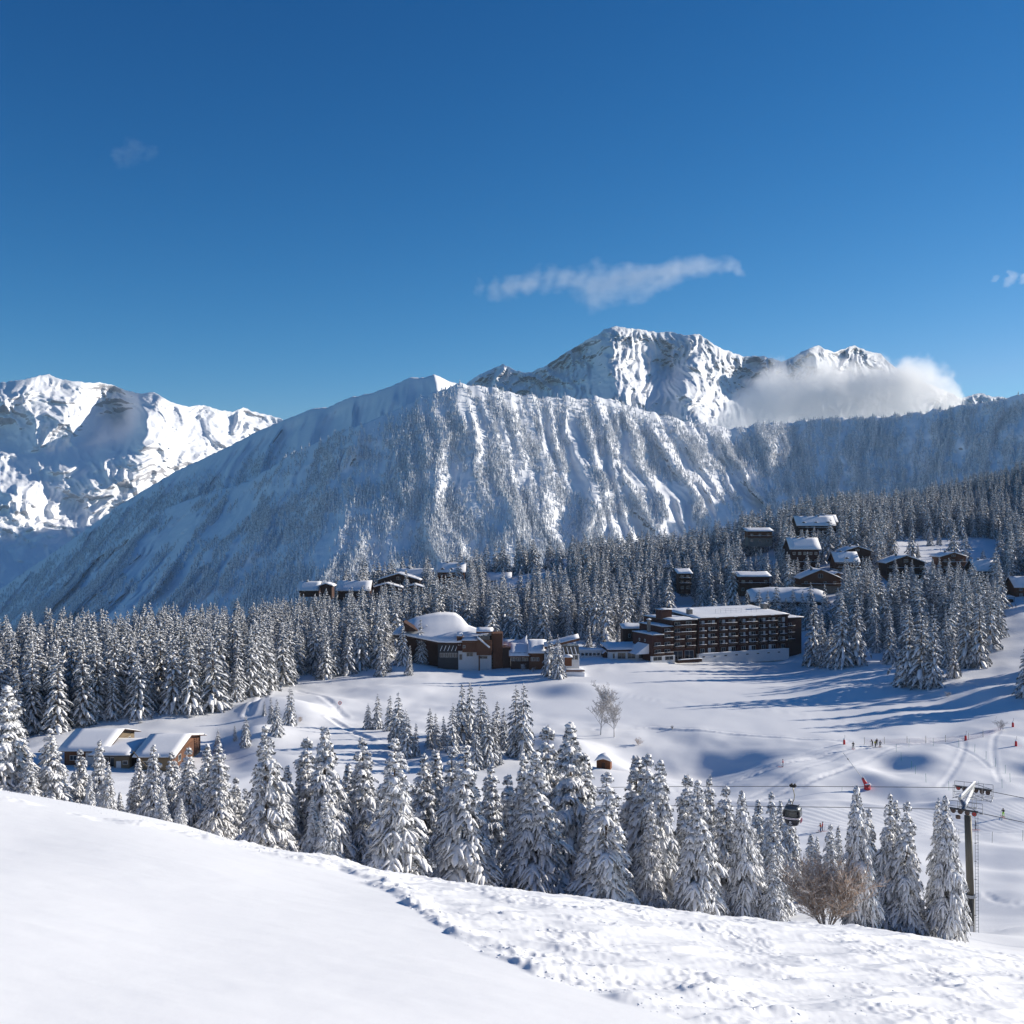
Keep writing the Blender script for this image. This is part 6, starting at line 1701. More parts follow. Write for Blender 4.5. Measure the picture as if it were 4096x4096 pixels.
# ------------------------------------------------------------------ gondola cabin
s_ = 19.1; gpnt = TB + fc_ + up * 0.12 - rx * s_ - up * (0.105 * s_ + 0.0003 * s_ * s_)
CB = gpnt + Vector((-0.05, 0, -4.35))
C_ = empty("gondola_cabin", CB, R(-24), "dark gondola cabin with pale window and striped waist hanging from the upper rope", "gondola")
def ring(w_, d_, z, n=24, e=3.2, x0=0.0):
    out = []
    for i in range(n):
        a = 2 * math.pi * (i + 0.5) / n; c, s = math.cos(a), math.sin(a)
        out.append((x0 + w_ * math.copysign(abs(c) ** (2 / e), c), d_ * math.copysign(abs(s) ** (2 / e), s), z))
    return out
PROF = [(0.0, .62, .62), (0.06, .70, .70), (0.5, .86, .86), (0.78, .94, .94), (0.86, .96, .96), (0.92, .975, .975), (0.98, .98, .98), (1.05, .985, .985), (1.75, .93, .93), (1.95, .86, .86), (2.10, .72, .72), (2.16, .45, .45)]
def shell(nm, k0, k1, mat, grow=0.0, cap=True, par=C_):
    vs = []; fs = []; n = 24
    for k in range(k0, k1 + 1): z, w_, d_ = PROF[k]; vs += ring(w_ + grow, d_ + grow, z)
    for k in range(k1 - k0):
        for i in range(n): j = (i + 1) % n; fs.append((k * n + i, k * n + j, (k + 1) * n + j, (k + 1) * n + i))
    if cap: fs += [tuple(range(n - 1, -1, -1)), tuple((k1 - k0) * n + i for i in range(n))]
    return mesh_obj(nm, vs, fs, M[mat], par, None, True)
shell("lower_shell", 0, 3, 'cabin_dark'); shell("stripe", 3, 4, 'stripe_w', 0.003); shell("stripe", 4, 5, 'stripe_p', 0.003); shell("stripe", 5, 6, 'stripe_w', 0.003)
shell("waist", 6, 7, 'cabin_dark', 0.002); shell("cabin_core", 7, 8, 'cabin_window2', -0.02); shell("roof", 8, 11, 'cabin_roof')
for sd in range(4):
    a = sd * math.pi / 2; rm = Matrix.Rotation(a, 3, 'Z')
    for (x0, x1, mat, nm) in ((-0.70, 0.70, 'cabin_window' if sd in (3, 2) else 'cabin_window2', "window"),):
        vs = [rm @ Vector(p_) for p_ in ((x0, -0.99, 1.1), (x1, -0.99, 1.1), (x1 * .93, -0.945, 1.72), (x0 * .93, -0.945, 1.72), (x0, -0.93, 1.1), (x1, -0.93, 1.1), (x1 * .93, -0.885, 1.72), (x0 * .93, -0.885, 1.72))]
        mesh_obj(nm, vs, [(0, 1, 2, 3), (7, 6, 5, 4), (0, 4, 5, 1), (1, 5, 6, 2), (2, 6, 7, 3), (3, 7, 4, 0)], M[mat], C_)
    q = MB(); q.obox(rm @ Vector((-0.84, -0.88, 1.05)), rm @ Vector((-0.80, -0.84, 1.76)), 0.2, 0.2, 0, (0, 1, 0)); q.build("corner_pillar", M['cabin_dark'], C_)
q = MB(); q.tube([(0, 0, 2.15), (0.0, 0, 2.5), (0.16, 0, 2.85), (0.24, 0, 3.3), (0.12, 0, 3.9), (0.05, 0, 4.3)], 0.055, 8); q.build("hanger_arm", M['brass'], C_, True)
q = MB(); q.box(-0.25, 0.35, -0.12, 0.12, 4.25, 4.5); q.tube([(-0.35, 0, 4.45), (0.45, 0, 4.45)], 0.1, 8); q.tube([(-0.1, -0.2, 4.55), (-0.1, 0.2, 4.55)], 0.13, 10); q.tube([(0.25, -0.2, 4.55), (0.25, 0.2, 4.55)], 0.13, 10); q.build("grip", M['rubber'], C_)
q = MB(); q.box(-0.7, -0.62, -0.6, 0.6, 2.18, 2.23); q.box(0.62, 0.7, -0.6, 0.6, 2.18, 2.23); q.box(-0.61, 0.61, -0.05, 0.05, 2.18, 2.24); q.build("roof_frame", M['dark_steel'], C_)
q = MB()
for k in range(5):
    a = k * 1.2566 + 1.57; cx_, cz_ = -0.1 + 0.09 * math.cos(a), 0.45 + 0.09 * math.sin(a); n = 8
    q.add([(cx_ + 0.05 * math.cos(6.283 * i / n), -0.885 - 0.002 * k, cz_ + 0.05 * math.sin(6.283 * i / n)) for i in range(n)], [tuple(range(n))])
q.box(-0.32, 0.12, -0.845, -0.835, 0.2, 0.245); q.build("emblem", M['stripe_w'], C_)
for sd in (0, 1):
    q = MB(); x_ = 0.985
    for k in range(3): q.box(x_ - 0.05, x_ + 0.05, -0.45 + k * 0.4, -0.35 + k * 0.4, 0.35, 0.75)
    if sd == 0: q.build("ski_rack", M['stripe_p'], C_)

# ------------------------------------------------------------------ snow gun
gp_ = stand(867.3, 789, 200); G = empty("snow_gun", gp_, 0, "snow lance on a red padded base, its long pale pole leaning left", "snow gun")
gd = gp_.y
q = MB(); q.tube([(0, 0, -0.5), (0, 0, 0.95), (-0.05, 0, 1.0)], [0.66, 0.66, 0.5], 16); o_ = q.build("base", M['red'], G, True)
e0 = Vector((-0.25, 0, 0.95)); e1 = P(862.5, 778.2, gd) - gp_; e2 = P(843.2, 752.8, gd + 0.5) - gp_
q = MB(); q.tube([e0, e0 + (e1 - e0) * 0.5, e1], [0.42, 0.36, 0.24], 12); q.build("neck", M['red'], G, True)
snow_bar(e0 + Vector((.1, 0, 0.1)), e1 + Vector((.1, 0, 0)), 0.22, 0.25, G, 0.25)
q = MB(); snow_slab(q, -0.6, 0.7, -0.55, 0.55, 0.98, 0.3, 4, 4); q.build("snow_cover", M['roof_snow'], G, True)
q = MB(); q.tube([e1, e2], [0.085, 0.06], 8); q.build("lance", M['white'], G, True)
mid_ = e1 + (e2 - e1) * 0.73; q = MB(); q.tube([mid_, mid_ + (e2 - e1).normalized() * 0.3], 0.13, 8); q.build("joint", M['dark_steel'], G)

# ------------------------------------------------------------------ people
def body_mesh(seed, lean=0.0, knee=0.25, arm=(0.4, 0.4), spread=0.16):
    J = {}; k = knee
    def j(n, x, y, z, r_): J[n] = (Vector((x, y, z)), r_)
    j('pel', 0, 0, 0.93 - k * .12, .15); j('waist', 0.0, -lean * .12, 1.08 - k * .12, .135); j('chest', 0, -lean * .32, 1.33 - k * .13, .165); j('neck', 0, -lean * .45, 1.49 - k * .14, .06); j('head', 0, -lean * .55, 1.62 - k * .14, .105); j('crown', 0, -lean * .55, 1.70 - k * .14, .08)
    for s, nm in ((-1, 'l'), (1, 'r')):
        j('hip' + nm, s * .1, 0, .86 - k * .12, .105); j('knee' + nm, s * spread * .85, -k * .28, .50 - k * .05, .07); j('ank' + nm, s * spread, k * .02, .12, .055); j('toe' + nm, s * spread, -.15, .05, .05)
        a = arm[0 if s < 0 else 1]
        j('sh' + nm, s * .2, -lean * .36, 1.40 - k * .13, .07); j('el' + nm, s * (.3), -lean * .3 - a * .14, 1.15 - k * .13, .052); j('wr' + nm, s * .27, -lean * .3 - a * .42, 1.03 - k * .1 + a * .1, .042); j('ha' + nm, s * .25, -lean * .3 - a * .55, 1.02 - k * .1 + a * .12, .045)
    names = list(J); idx = {n: i for i, n in enumerate(names)}
    E = [('pel', 'waist'), ('waist', 'chest'), ('chest', 'neck'), ('neck', 'head'), ('head', 'crown')]
    for nm in 'lr': E += [('pel', 'hip' + nm), ('hip' + nm, 'knee' + nm), ('knee' + nm, 'ank' + nm), ('ank' + nm, 'toe' + nm), ('chest', 'sh' + nm), ('sh' + nm, 'el' + nm), ('el' + nm, 'wr' + nm), ('wr' + nm, 'ha' + nm)]
    me = bpy.data.meshes.new("body"); me.from_pydata([J[n][0] for n in names], [(idx[a], idx[b_]) for a, b_ in E], [])
    o = bpy.data.objects.new("tmp_body", me); COL.objects.link(o)
    md = o.modifiers.new("skin", 'SKIN')
    for n in names:
        sv = me.skin_vertices[0].data[idx[n]]; sv.radius = (J[n][1], J[n][1])
    me.skin_vertices[0].data[0].use_root = True
    sb = o.modifiers.new("sub", 'SUBSURF'); sb.levels = 1; sb.render_levels = 1
    dg = bpy.context.evaluated_depsgraph_get(); ev = o.evaluated_get(dg)
    out = bpy.data.meshes.new_from_object(ev); out.name = "body"
    bpy.data.objects.remove(o); bpy.data.meshes.remove(me)
    out.materials.clear()
    for mm in ('black', 'black', 'skin', 'rubber'): out.materials.append(M[mm])
    mi = []
    zc = 1.0 - k * .12
    for p_ in out.polygons:
        c = p_.center
        if c.z < 0.24: mi.append(3)
        elif c.z > 1.47 - k * .14 and abs(c.x) < .14: mi.append(2)
        elif c.z > zc or abs(c.x) > .2: mi.append(3 if (abs(c.x) > .2 and c.y < -lean * .3 - .3 * arm[0] - .05) else 1)
        else: mi.append(0)
    out.polygons.foreach_set("material_index", np.array(mi, dtype=np.int32)); out.polygons.foreach_set("use_smooth", np.ones(len(mi), dtype=bool))
    return out
BODY = [body_mesh(1, 0.25, 0.35, (0.7, 0.7)), body_mesh(2, 0.05, 0.05, (0.3, 0.5)), body_mesh(3, 0.6, 0.5, (0.8, 0.6)), body_mesh(4, 0.1, 0.1, (0.0, 0.15))]
HEADS = [(0, -.55 * .25, 1.62 - .35 * .14), (0, -.55 * .05, 1.62 - .05 * .14), (0, -.55 * .6, 1.62 - .5 * .14), (0, -.055, 1.62 - .014)]
def person(u, v, pose, face, jacket, trousers, helmet, label, gear='ski', pack=None, dmin=150, group=None, scl=1.0):
    p_ = stand(u, v, dmin); r_ = empty("person", p_, R(face), label, "person", group); r_.scale = (scl,) * 3
    o = bpy.data.objects.new("body", BODY[pose]); COL.objects.link(o); o.parent = r_
    for i, mm in enumerate((trousers, jacket)):
        o.material_slots[i].link = 'OBJECT'; o.material_slots[i].material = M[mm]
    hx, hy, hz = HEADS[pose]
    q = MB(); n = 10; vs = []; fs = []
    for j in range(5):
        a = j / 4 * math.pi * 0.52
        for i in range(n): vs.append((hx + 0.125 * math.cos(a * 0.999) * math.cos(6.283 * i / n) * (1 if j else 1.02), hy + 0.14 * math.cos(a * .999) * math.sin(6.283 * i / n), hz + 0.02 + 0.125 * math.sin(a)))
    for j in range(4):
        for i in range(n): fs.append((j * n + i, j * n + (i + 1) % n, (j + 1) * n + (i + 1) % n, (j + 1) * n + i))
    q.add(vs, fs); q.build("helmet", M[helmet], r_, True)
    q = MB(); q.box(hx - .075, hx + .075, hy - .135, hy - .10, hz - .01, hz + .05); q.build("goggles", M['glass'], r_)
    if gear == 'ski':
        for s in (-1, 1):
            q = MB(); q.add([(s * .16 - .045, -.95, .02), (s * .16 + .045, -.95, .02), (s * .16 + .045, .75, .02), (s * .16 - .045, .75, .02), (s * .16 - .045, -1.08, .1), (s * .16 + .045, -1.08, .1)] +
                         [(s * .16 - .045, -.95, .0), (s * .16 + .045, -.95, .0), (s * .16 + .045, .75, .0), (s * .16 - .045, .75, .0)], [(0, 1, 2, 3), (4, 5, 1, 0), (9, 8, 7, 6), (6, 7, 1, 0), (7, 8, 2, 1), (8, 9, 3, 2), (9, 6, 0, 3)])
            q.build("ski", M['redcloth' if pose % 2 else 'black'], r_)
            q = MB(); q.tube([(s * .27, -.5, 1.05), (s * .42, -.25, 0.02)], 0.012, 5); q.build("ski_pole", M['dark_steel'], r_)
    if pack: q = MB(); q.box(-.15, .15, hy + .14, hy + .33, 1.0, 1.42); q.build("backpack", M[pack], r_)
    return r_
person(783, 767, 1, -110, 'redcloth', 'navy', 'black', "skier in a red jacket and dark blue trousers gliding on the slope below the lip")
person(853.2, 749, 1, 160, 'black', 'black', 'black', "skier all in black standing apart, left of the group on the rise")
person(872.6, 746, 2, -70, 'black', 'black', 'greycloth', "skier bending forward with an arm out, left one of the group on the rise", 'ski')
person(875.2, 747.4, 0, 100, 'olive', 'black', 'black', "crouching skier with a yellow pack in the middle of the group on the rise", 'ski', 'yellow')
person(876.8, 745.6, 3, 20, 'black', 'black', 'black', "skier with a dark backpack behind the crouching one in the group on the rise", 'ski', 'black')
person(880.2, 747.8, 3, 150, 'black', 'black', 'black', "skier in black standing upright at the right of the group on the rise", 'ski', 'greycloth')
person(821.0, 832.3, 0, -80, 'orange', 'blue', 'black', "skier in an orange jacket and blue trousers on the groomed piste right of the gondola")
person(822.4, 831.2, 3, 80, 'redcloth', 'navy', 'black', "skier partly hidden behind the orange-jacketed one on the groomed piste")
person(975.8, 829.8, 3, -95, 'navy', 'greycloth', 'greycloth', "skier in dark jacket and grey trousers just right of the lift tower")
person(1003.2, 817.2, 1, 170, 'olive', 'lime', 'black', "skier in dark jacket and glowing lime-green trousers on the piste at the far right")
person(366.5, 665.0, 3, 30, 'black', 'black', 'black', "walker in black on the path at the left forest edge, left of two", 'none')
person(371.4, 664.0, 3, -60, 'black', 'black', 'black', "walker in black on the path at the left forest edge, right of two", 'none')
person(366.2, 668.4, 2, 30, 'black', 'navy', 'black', "person bending down in front of the two walkers at the left forest edge", 'none')
person(1006.8, 606.5, 3, 30, 'black', 'black', 'black', "distant person in black on the path below the right edge's cabin, left of two", 'none', None, 420)
person(1016.0, 608.0, 0, 200, 'navy', 'black', 'black', "distant skier on the path below the right edge's cabin, right of two", 'ski', None, 420)

# ------------------------------------------------------------------ markers, fences, padded hydrants
M['yb'] = simple("yellow_black_pole", (0.12, 0.11, 0.03), 0.6, var=0.5, scale=4)
for (u, v, lb) in ((844.2, 744.5, "red padded hydrant left of the skier in black, behind the lip"), (965.6, 740.3, "red padded hydrant at the middle of the netting"),
                   (1012.9, 727.0, "red padded hydrant highest up at the right edge"), (1016.0, 746.0, "red padded hydrant by the snowy pit at the right edge")):
    p_ = stand(u, v, 180); r_ = empty("padded_hydrant", p_, 0, lb, "hydrant", "red padded hydrants along the piste")
    q = MB(); q.tube([(0, 0, -.3), (0, 0, .95), (0, 0, 1.25)], [.30, .27, .2], 12); q.build("padding", M['red'], r_, True)
    q = MB(); q.tube([(0, 0, 1.2), (0, 0, 1.42), (0, 0, 1.55)], [.23, .2, .05], 10); q.build("snow_cover", M['roof_snow'], r_, True)
    q = MB(); q.tube([(0.16, 0, 1.2), (0.16, 0, 2.3)], .03, 5); q.build("rod", M['dark_steel'], r_)
FP = [(864.3, 744.5), (884.3, 744), (907.0, 743.5), (925.8, 742.8), (945.5, 742.2), (968.5, 740.0), (983.0, 737.5), (1003.0, 730)]
pts_ = []
for i, (u, v) in enumerate(FP):
    p_ = stand(u, v, 180); pts_.append(p_); q = MB(); q.tube([(0, 0, -.3), (0, 0, 1.75)], .045, 6)
    o = q.build("fence_post", M['yb']); o.location = p_; tag(o, "dark striped post holding the safety net along the rise", "post", "posts of the safety net")
q = MB()
for a, b_ in zip(pts_[:-1], pts_[1:]):
    for k in range(9): q.tube([a + Vector((0, .06, .15 + k * .14)), (a + b_) / 2 + Vector((0, .06, .05 + k * .14)), b_ + Vector((0, .06, .15 + k * .14))], .008, 3)
    for k in range(24): p_ = a + (b_ - a) * k / 24 + Vector((0, .075, -.1 * math.sin(math.pi * k / 24))); q.tube([p_ + Vector((0, 0, .12)), p_ + Vector((0, 0, 1.25))], .008, 3)
o_ = tag(q.build("safety_net", M['net']), "thin pinkish safety net strung along the top of the rise", "net")
GPO = [(766, 135), (812, 212), (904, 290), (940, 335), (1037, 410), (1246, 482), (1521, 482), (1732, 460), (1806, 408), (1762, 328), (1670, 265), (1585, 202), (1480, 137), (1336, 88), (1103, 78), (880, 85), (268, 495), (1336, 938), (1640, 960), (1920, 945)]
LBL = ["crest of the snow mound", "upper left rim of the round hollow", "right rim of the round hollow, upper one of two", "right rim of the round hollow, lower one of two", "slope below the round hollow", "open slope left of the lift tower's top", "slope directly behind the lift tower's top",
       "slope just right of the lift tower's top", "far right slope, lowest of the outer row", "far right slope, second from below in the outer row", "far right slope, third in the outer row", "right part of the mound, fourth in the outer row", "mound's back right of the net's middle", "behind the mound near the middle hydrant",
       "tallest marker before the net's middle", "net's left half, before the dark posts", "slope left of the snow gun, half sunk", "edge of the groomed piste left of the tower pole", "lower edge of the groomed piste right of the tower", "lower edge of the groomed piste by the picture's right edge"]
for (x, y), lb in zip(GPO, LBL):
    u, v = 812.5 + x * .1095, 737.5 + y * .1095; p_ = stand(u, v, 180); q = MB(); h_ = 1.9 if x != 268 else 1.1; l_ = random.Random(x).uniform(-.1, .1)
    q.tube([(0, 0, -.2), (l_, 0, h_)], .028, 5); o = q.build("marker_pole", M['yb' if y > 900 else 'green_pole']); o.location = p_
    tag(o, ("thin yellowish marker pole, " if y > 900 else "thin green marker pole, ") + lb, "marker pole", "marker poles on the piste")
p_ = stand(340, 707.5, 200); r_ = empty("piste_sign", p_, 0, "small round red-rimmed sign on a short pole, alone on the white hump", "sign")
q = MB(); q.tube([(0, 0, -.2), (0, 0, 2.3)], .05, 6); q.build("post", M['white'], r_)
q = MB(); q.tube([(0, -.10, 1.3), (0, -.06, 1.3)], .5, 18); q.build("rim", M['red'], r_); q = MB(); q.tube([(0, -.13, 1.3), (0, -.105, 1.3)], .34, 18); q.build("face", M['white'], r_)

# lamps
def lamp(u, v, d, h_, lb, arm_=0.8):
    x = (u - 512) / F * d; r_ = empty("street_lamp", (x, d, gz_at(u, d)), 0, lb, "street lamp", "street lamps on the hillside")
    q = MB(); q.tube([(0, 0, -.5), (0, 0, h_)], .1, 6); q.build("pole", M['dark_steel'], r_); q = MB(); q.box(-arm_, .1, -.12, .12, h_, h_ + .15); q.build("lamp_head", M['steel'], r_)
lamp(713.5, 0, 474, 9.5, "tall lamp mast with a flat head rising behind the hotel roof", 1.6)
lamp(940.6, 0, 610, 5.5, "small dark lamp post on the upper meadow's path")
lamp(968.5, 0, 590, 5.5, "small dark lamp post above the chalet with two chimneys")
lamp(1007, 0, 570, 5.0, "small dark lamp post at the meadow's right end")
# cars by the link building
def car(u, d, face, mat, lb):
    x = (u - 512) / F * d; r_ = empty("parked_car", (x, d, gz_at(u, d) + .02), R(face), lb, "car", "cars parked behind the white gallery")
    q = MB(); q.prism([(-2.1, .3), (2.1, .3), (2.15, .75), (1.3, .95), (.7, 1.45), (-1.2, 1.45), (-1.9, .98), (-2.15, .8)], -.85, .85); q.build("body", M[mat], r_)
    q = MB(); q.prism([(1.15, .98), (.66, 1.38), (-1.15, 1.38), (-1.75, .98)], -.87, .87); q.build("window", M['glass'], r_)
    q = MB(); snow_slab(q, -1.3, .8, -.8, .8, 1.453, .3, 4, 3); q.build("snow_cover", M['roof_snow'], r_, True)
    for sx in (-1.35, 1.3):
        for sy in (-.88, .7): q = MB(); q.tube([(sx, sy, .32), (sx, sy + .18, .32)], .32, 10); q.build("wheel", M['rubber'], r_)
car(582, 432, 20, 'navy', "dark parked car behind the glazed restaurant, snow on its roof"); car(622, 450, 5, 'black', "dark parked car between spruces left of the annex, snow on its roof"); car(610, 452, 12, 'greycloth', "grey snow-topped parked car left of the darker one")
# little platform hut on the right
p_ = stand(1009, 603, 420); r_ = empty("lift_platform", p_, R(10), "small dark wooden platform hut with snow on top above the two distant people", "platform")
q = MB(); q.box(-2.2, 2.2, 0, 2, 0.3, 1.6); q.build("wall", M['dark_wood'], r_); q = MB(); q.box(-2.6, 2.6, -.4, 2.4, 2.6, 2.8)
for x in (-2.4, 2.3): q.box(x, x + .12, -.3, -.18, 0, 2.597)
q.build("frame", M['dark_wood'], r_); q = MB(); snow_slab(q, -2.6, 2.6, -.4, 2.4, 2.803, .4, 5, 3); q.build("snow_cover", M['roof_snow'], r_, True)

# ------------------------------------------------------------------ bare trees and bushes
M['twig'] = frosted("russet_twigs", (0.55, 0.38, 0.26), (0.85, 0.82, 0.8), 0.47, 5.0)
M['twig_pale'] = frosted("pale_birch_twigs", (0.40, 0.36, 0.33), (0.74, 0.73, 0.74), 0.45, 3.0)
def bare_tree(seed, h_, spread, stems, mat, name_parts, depth=4, r0=0.09, base_branch=0.2, tw=0.012):
    rg = random.Random(seed); br = MB(); tw_ = MB()
    def grow(p_, d, L_, r_, lev):
        n = 3; pts = [p_]; dd = d.copy()
        for i in range(n):
            dd = (dd + Vector((rg.uniform(-1, 1), rg.uniform(-1, 1), rg.uniform(-.3, .6))) * 0.13).normalized(); pts.append(pts[-1] + dd * L_ / n)
        tgt = br if lev < 2 else tw_
        tgt.tube(pts, [r_, r_ * .85, r_ * .7, r_ * .5], 5 if lev == 0 else 3, cap=False)
        if lev >= depth: return
        k = rg.randint(5, 7) if lev == 1 and stems == 1 else rg.randint(3, 5) if lev else (rg.randint(6, 9) if stems > 1 else rg.randint(16, 20))
        for i in range(k):
            t_q = rg.uniform(base_branch if lev == 0 else .2, 1.0); ii = min(int(t_q * n), n - 1); q_ = pts[ii].lerp(pts[ii + 1], t_q * n - ii)
            a = rg.uniform(0, 6.28); side = Vector((math.cos(a), math.sin(a), 0)); nd = (dd * rg.uniform(.7, 1.1) + side * rg.uniform(.5, .95) * spread).normalized()
            grow(q_, nd, L_ * (rg.uniform(.42, .62) if stems > 1 or lev else rg.uniform(.26, .42)), max(r_ * .5, tw), lev + 1)
    for s in range(stems):
        a = rg.uniform(0, 6.28); tilt = 0 if stems == 1 else rg.uniform(.05, .75)
        d = Vector((math.cos(a) * tilt, math.sin(a) * tilt, 1)).normalized()
        grow(Vector((math.cos(a) * .15 * (stems > 1), math.sin(a) * .15 * (stems > 1), -0.2)), d, h_ * (0.78 if stems == 1 else rg.uniform(.5, .72)), r0, 0)
    return br, tw_
def put_bare(u, v, h_, lb, mat, seed, spread=1.0, stems=1, depth=4, r0=.09, dmin=64, nm="birch_tree", cat="tree", d=None, tw=0.012, grp=None, p0=None):
    p_ = stand(u, v, dmin) if d is None else Vector(((u - 512) / F * d, d, gz_at(u, d)))
    if nm == "birch_tree": r_ = empty(nm, p_, 0, lb, cat, grp); a, b_ = bare_tree(seed, h_, spread, stems, mat, None, depth, r0, .2, tw); a.build("trunk", M[mat], r_); b_.build("crown", M[mat], r_)
    else: r_ = empty(nm, p_, 0, lb, cat, grp); a, b_ = bare_tree(seed, h_, spread, stems, mat, None, depth, r0, .2, tw); a.build("stems", M[mat], r_); b_.build("twigs", M[mat], r_)
    return r_
put_bare(600.6, 735, 12.0, "bare frosted birch with a rounded crown, left of two, above the log hut", 'twig_pale', 5, .8, 1, 4, .14, 200, tw=.036, grp="bare birches in the snowfield")
put_bare(614.2, 737.2, 12.3, "bare frosted birch with a rounded crown, right of two, above the log hut", 'twig_pale', 9, .8, 1, 4, .15, 200, tw=.036, grp="bare birches in the snowfield")
put_bare(826, 0, 5.2, "large russet leafless bush dusted with snow, at the foot of the foreground spruces", 'twig', 3, .85, 34, 3, .03, d=77, nm="bush", cat="bush", tw=.017)
for (u, v, h_, lb, mt, st) in ((639, 745, 2.2, "small russet bush on the shaded bank right of the log hut", 'twig', 5), (1000, 730, 3.4, "grey leafless bush beside the highest red hydrant", 'twig_pale', 6), (673, 729, 1.2, "tiny twiggy bush on the lip of the snowfield", 'twig_pale', 4), (948, 697, 2.2, "faint leafless bush on the shaded slope left of the edge spruce", 'twig_pale', 5),
                           (522, 671, 2.6, "frost-white bush in front of the low flat-roofed wing", 'twig_pale', 6), (532, 672, 2.0, "thin frosted bush right of the whiter one before the low wing", 'twig_pale', 5), (300, 722, 2.0, "faint brown bush on the shaded bank above the brown cabins", 'twig', 4), (904, 676, 1.8, "snow-caught bush between the big spruce groups", 'twig_pale', 4)):
    put_bare(u, v, h_, lb, mt, int(u), 1.0, st, 3, .03, 150, "bush", "bush", tw=.014)
# small plants and broken twigs sticking out around the trunks at the crest
# ------------------------------------------------------------------ loose lumps of snow thrown up by the skiers
rg = random.Random(77); q = MB()
def lump(c, r_):
    n1 = []
    for (x, y, z) in ((1, 0, 0), (.3, .95, 0), (-.8, .6, 0), (-.8, -.6, 0), (.3, -.95, 0), (.45, .3, .75), (-.5, .35, .7), (0, -.55, .75), (0, 0, 1.0)):
        k = rg.uniform(.75, 1.2) * r_; n1.append((c[0] + x * k, c[1] + y * k, c[2] + z * k * .6 - r_ * .25))
    q.add(n1, [(0, 1, 5), (1, 6, 5), (1, 2, 6), (2, 3, 6), (3, 7, 6), (3, 4, 7), (4, 0, 7), (0, 5, 7), (5, 6, 8), (6, 7, 8), (7, 5, 8)])
xs, ys, rs = [], [], []
for k in range(1300):
    u = rg.uniform(-10, 1040)
    if rg.random() < .3:
        lo = np.interp(u, [p_[0] for p_ in ROUGH], [p_[1] for p_ in ROUGH]); v = lo - abs(rg.gauss(0, 5 + u * .02)) - 1
    else:
        lo = np.interp(u, [p_[0] for p_ in ROUGH], [p_[1] for p_ in ROUGH]); hi = np.interp(u, [a for a, _ in CREST], [b_ for _, b_ in CREST]) + 2; v = rg.uniform(hi, max(hi + 3, min(lo, 1030)))
    # meet the near slope
    tt = (v - 512) / F; kx = (u - 512) / F; den_ = tt - 0.245 - 0.155 * kx
    if den_ <= 0.02: continue
    y = 5.0 / den_
    if y > 62: continue
    if float(perlin(kx * y / 3.0, y / 3.0, 71)) < -0.12: continue
    xs.append(kx * y); ys.append(y); rs.append(min(.09, .025 + rg.expovariate(50)))
xs = np.array(xs); ys = np.array(ys); zs = H(xs, ys); zs = zs + near_detail(xs, ys, zs)
for x, y, z, r_ in zip(xs, ys, zs, rs): lump((x, y, z), r_)
tag(q.build("snow_clods", M['ground'], None, True), "loose clods of snow strewn over the trampled strip of the near slope", "snow", None, 'stuff')

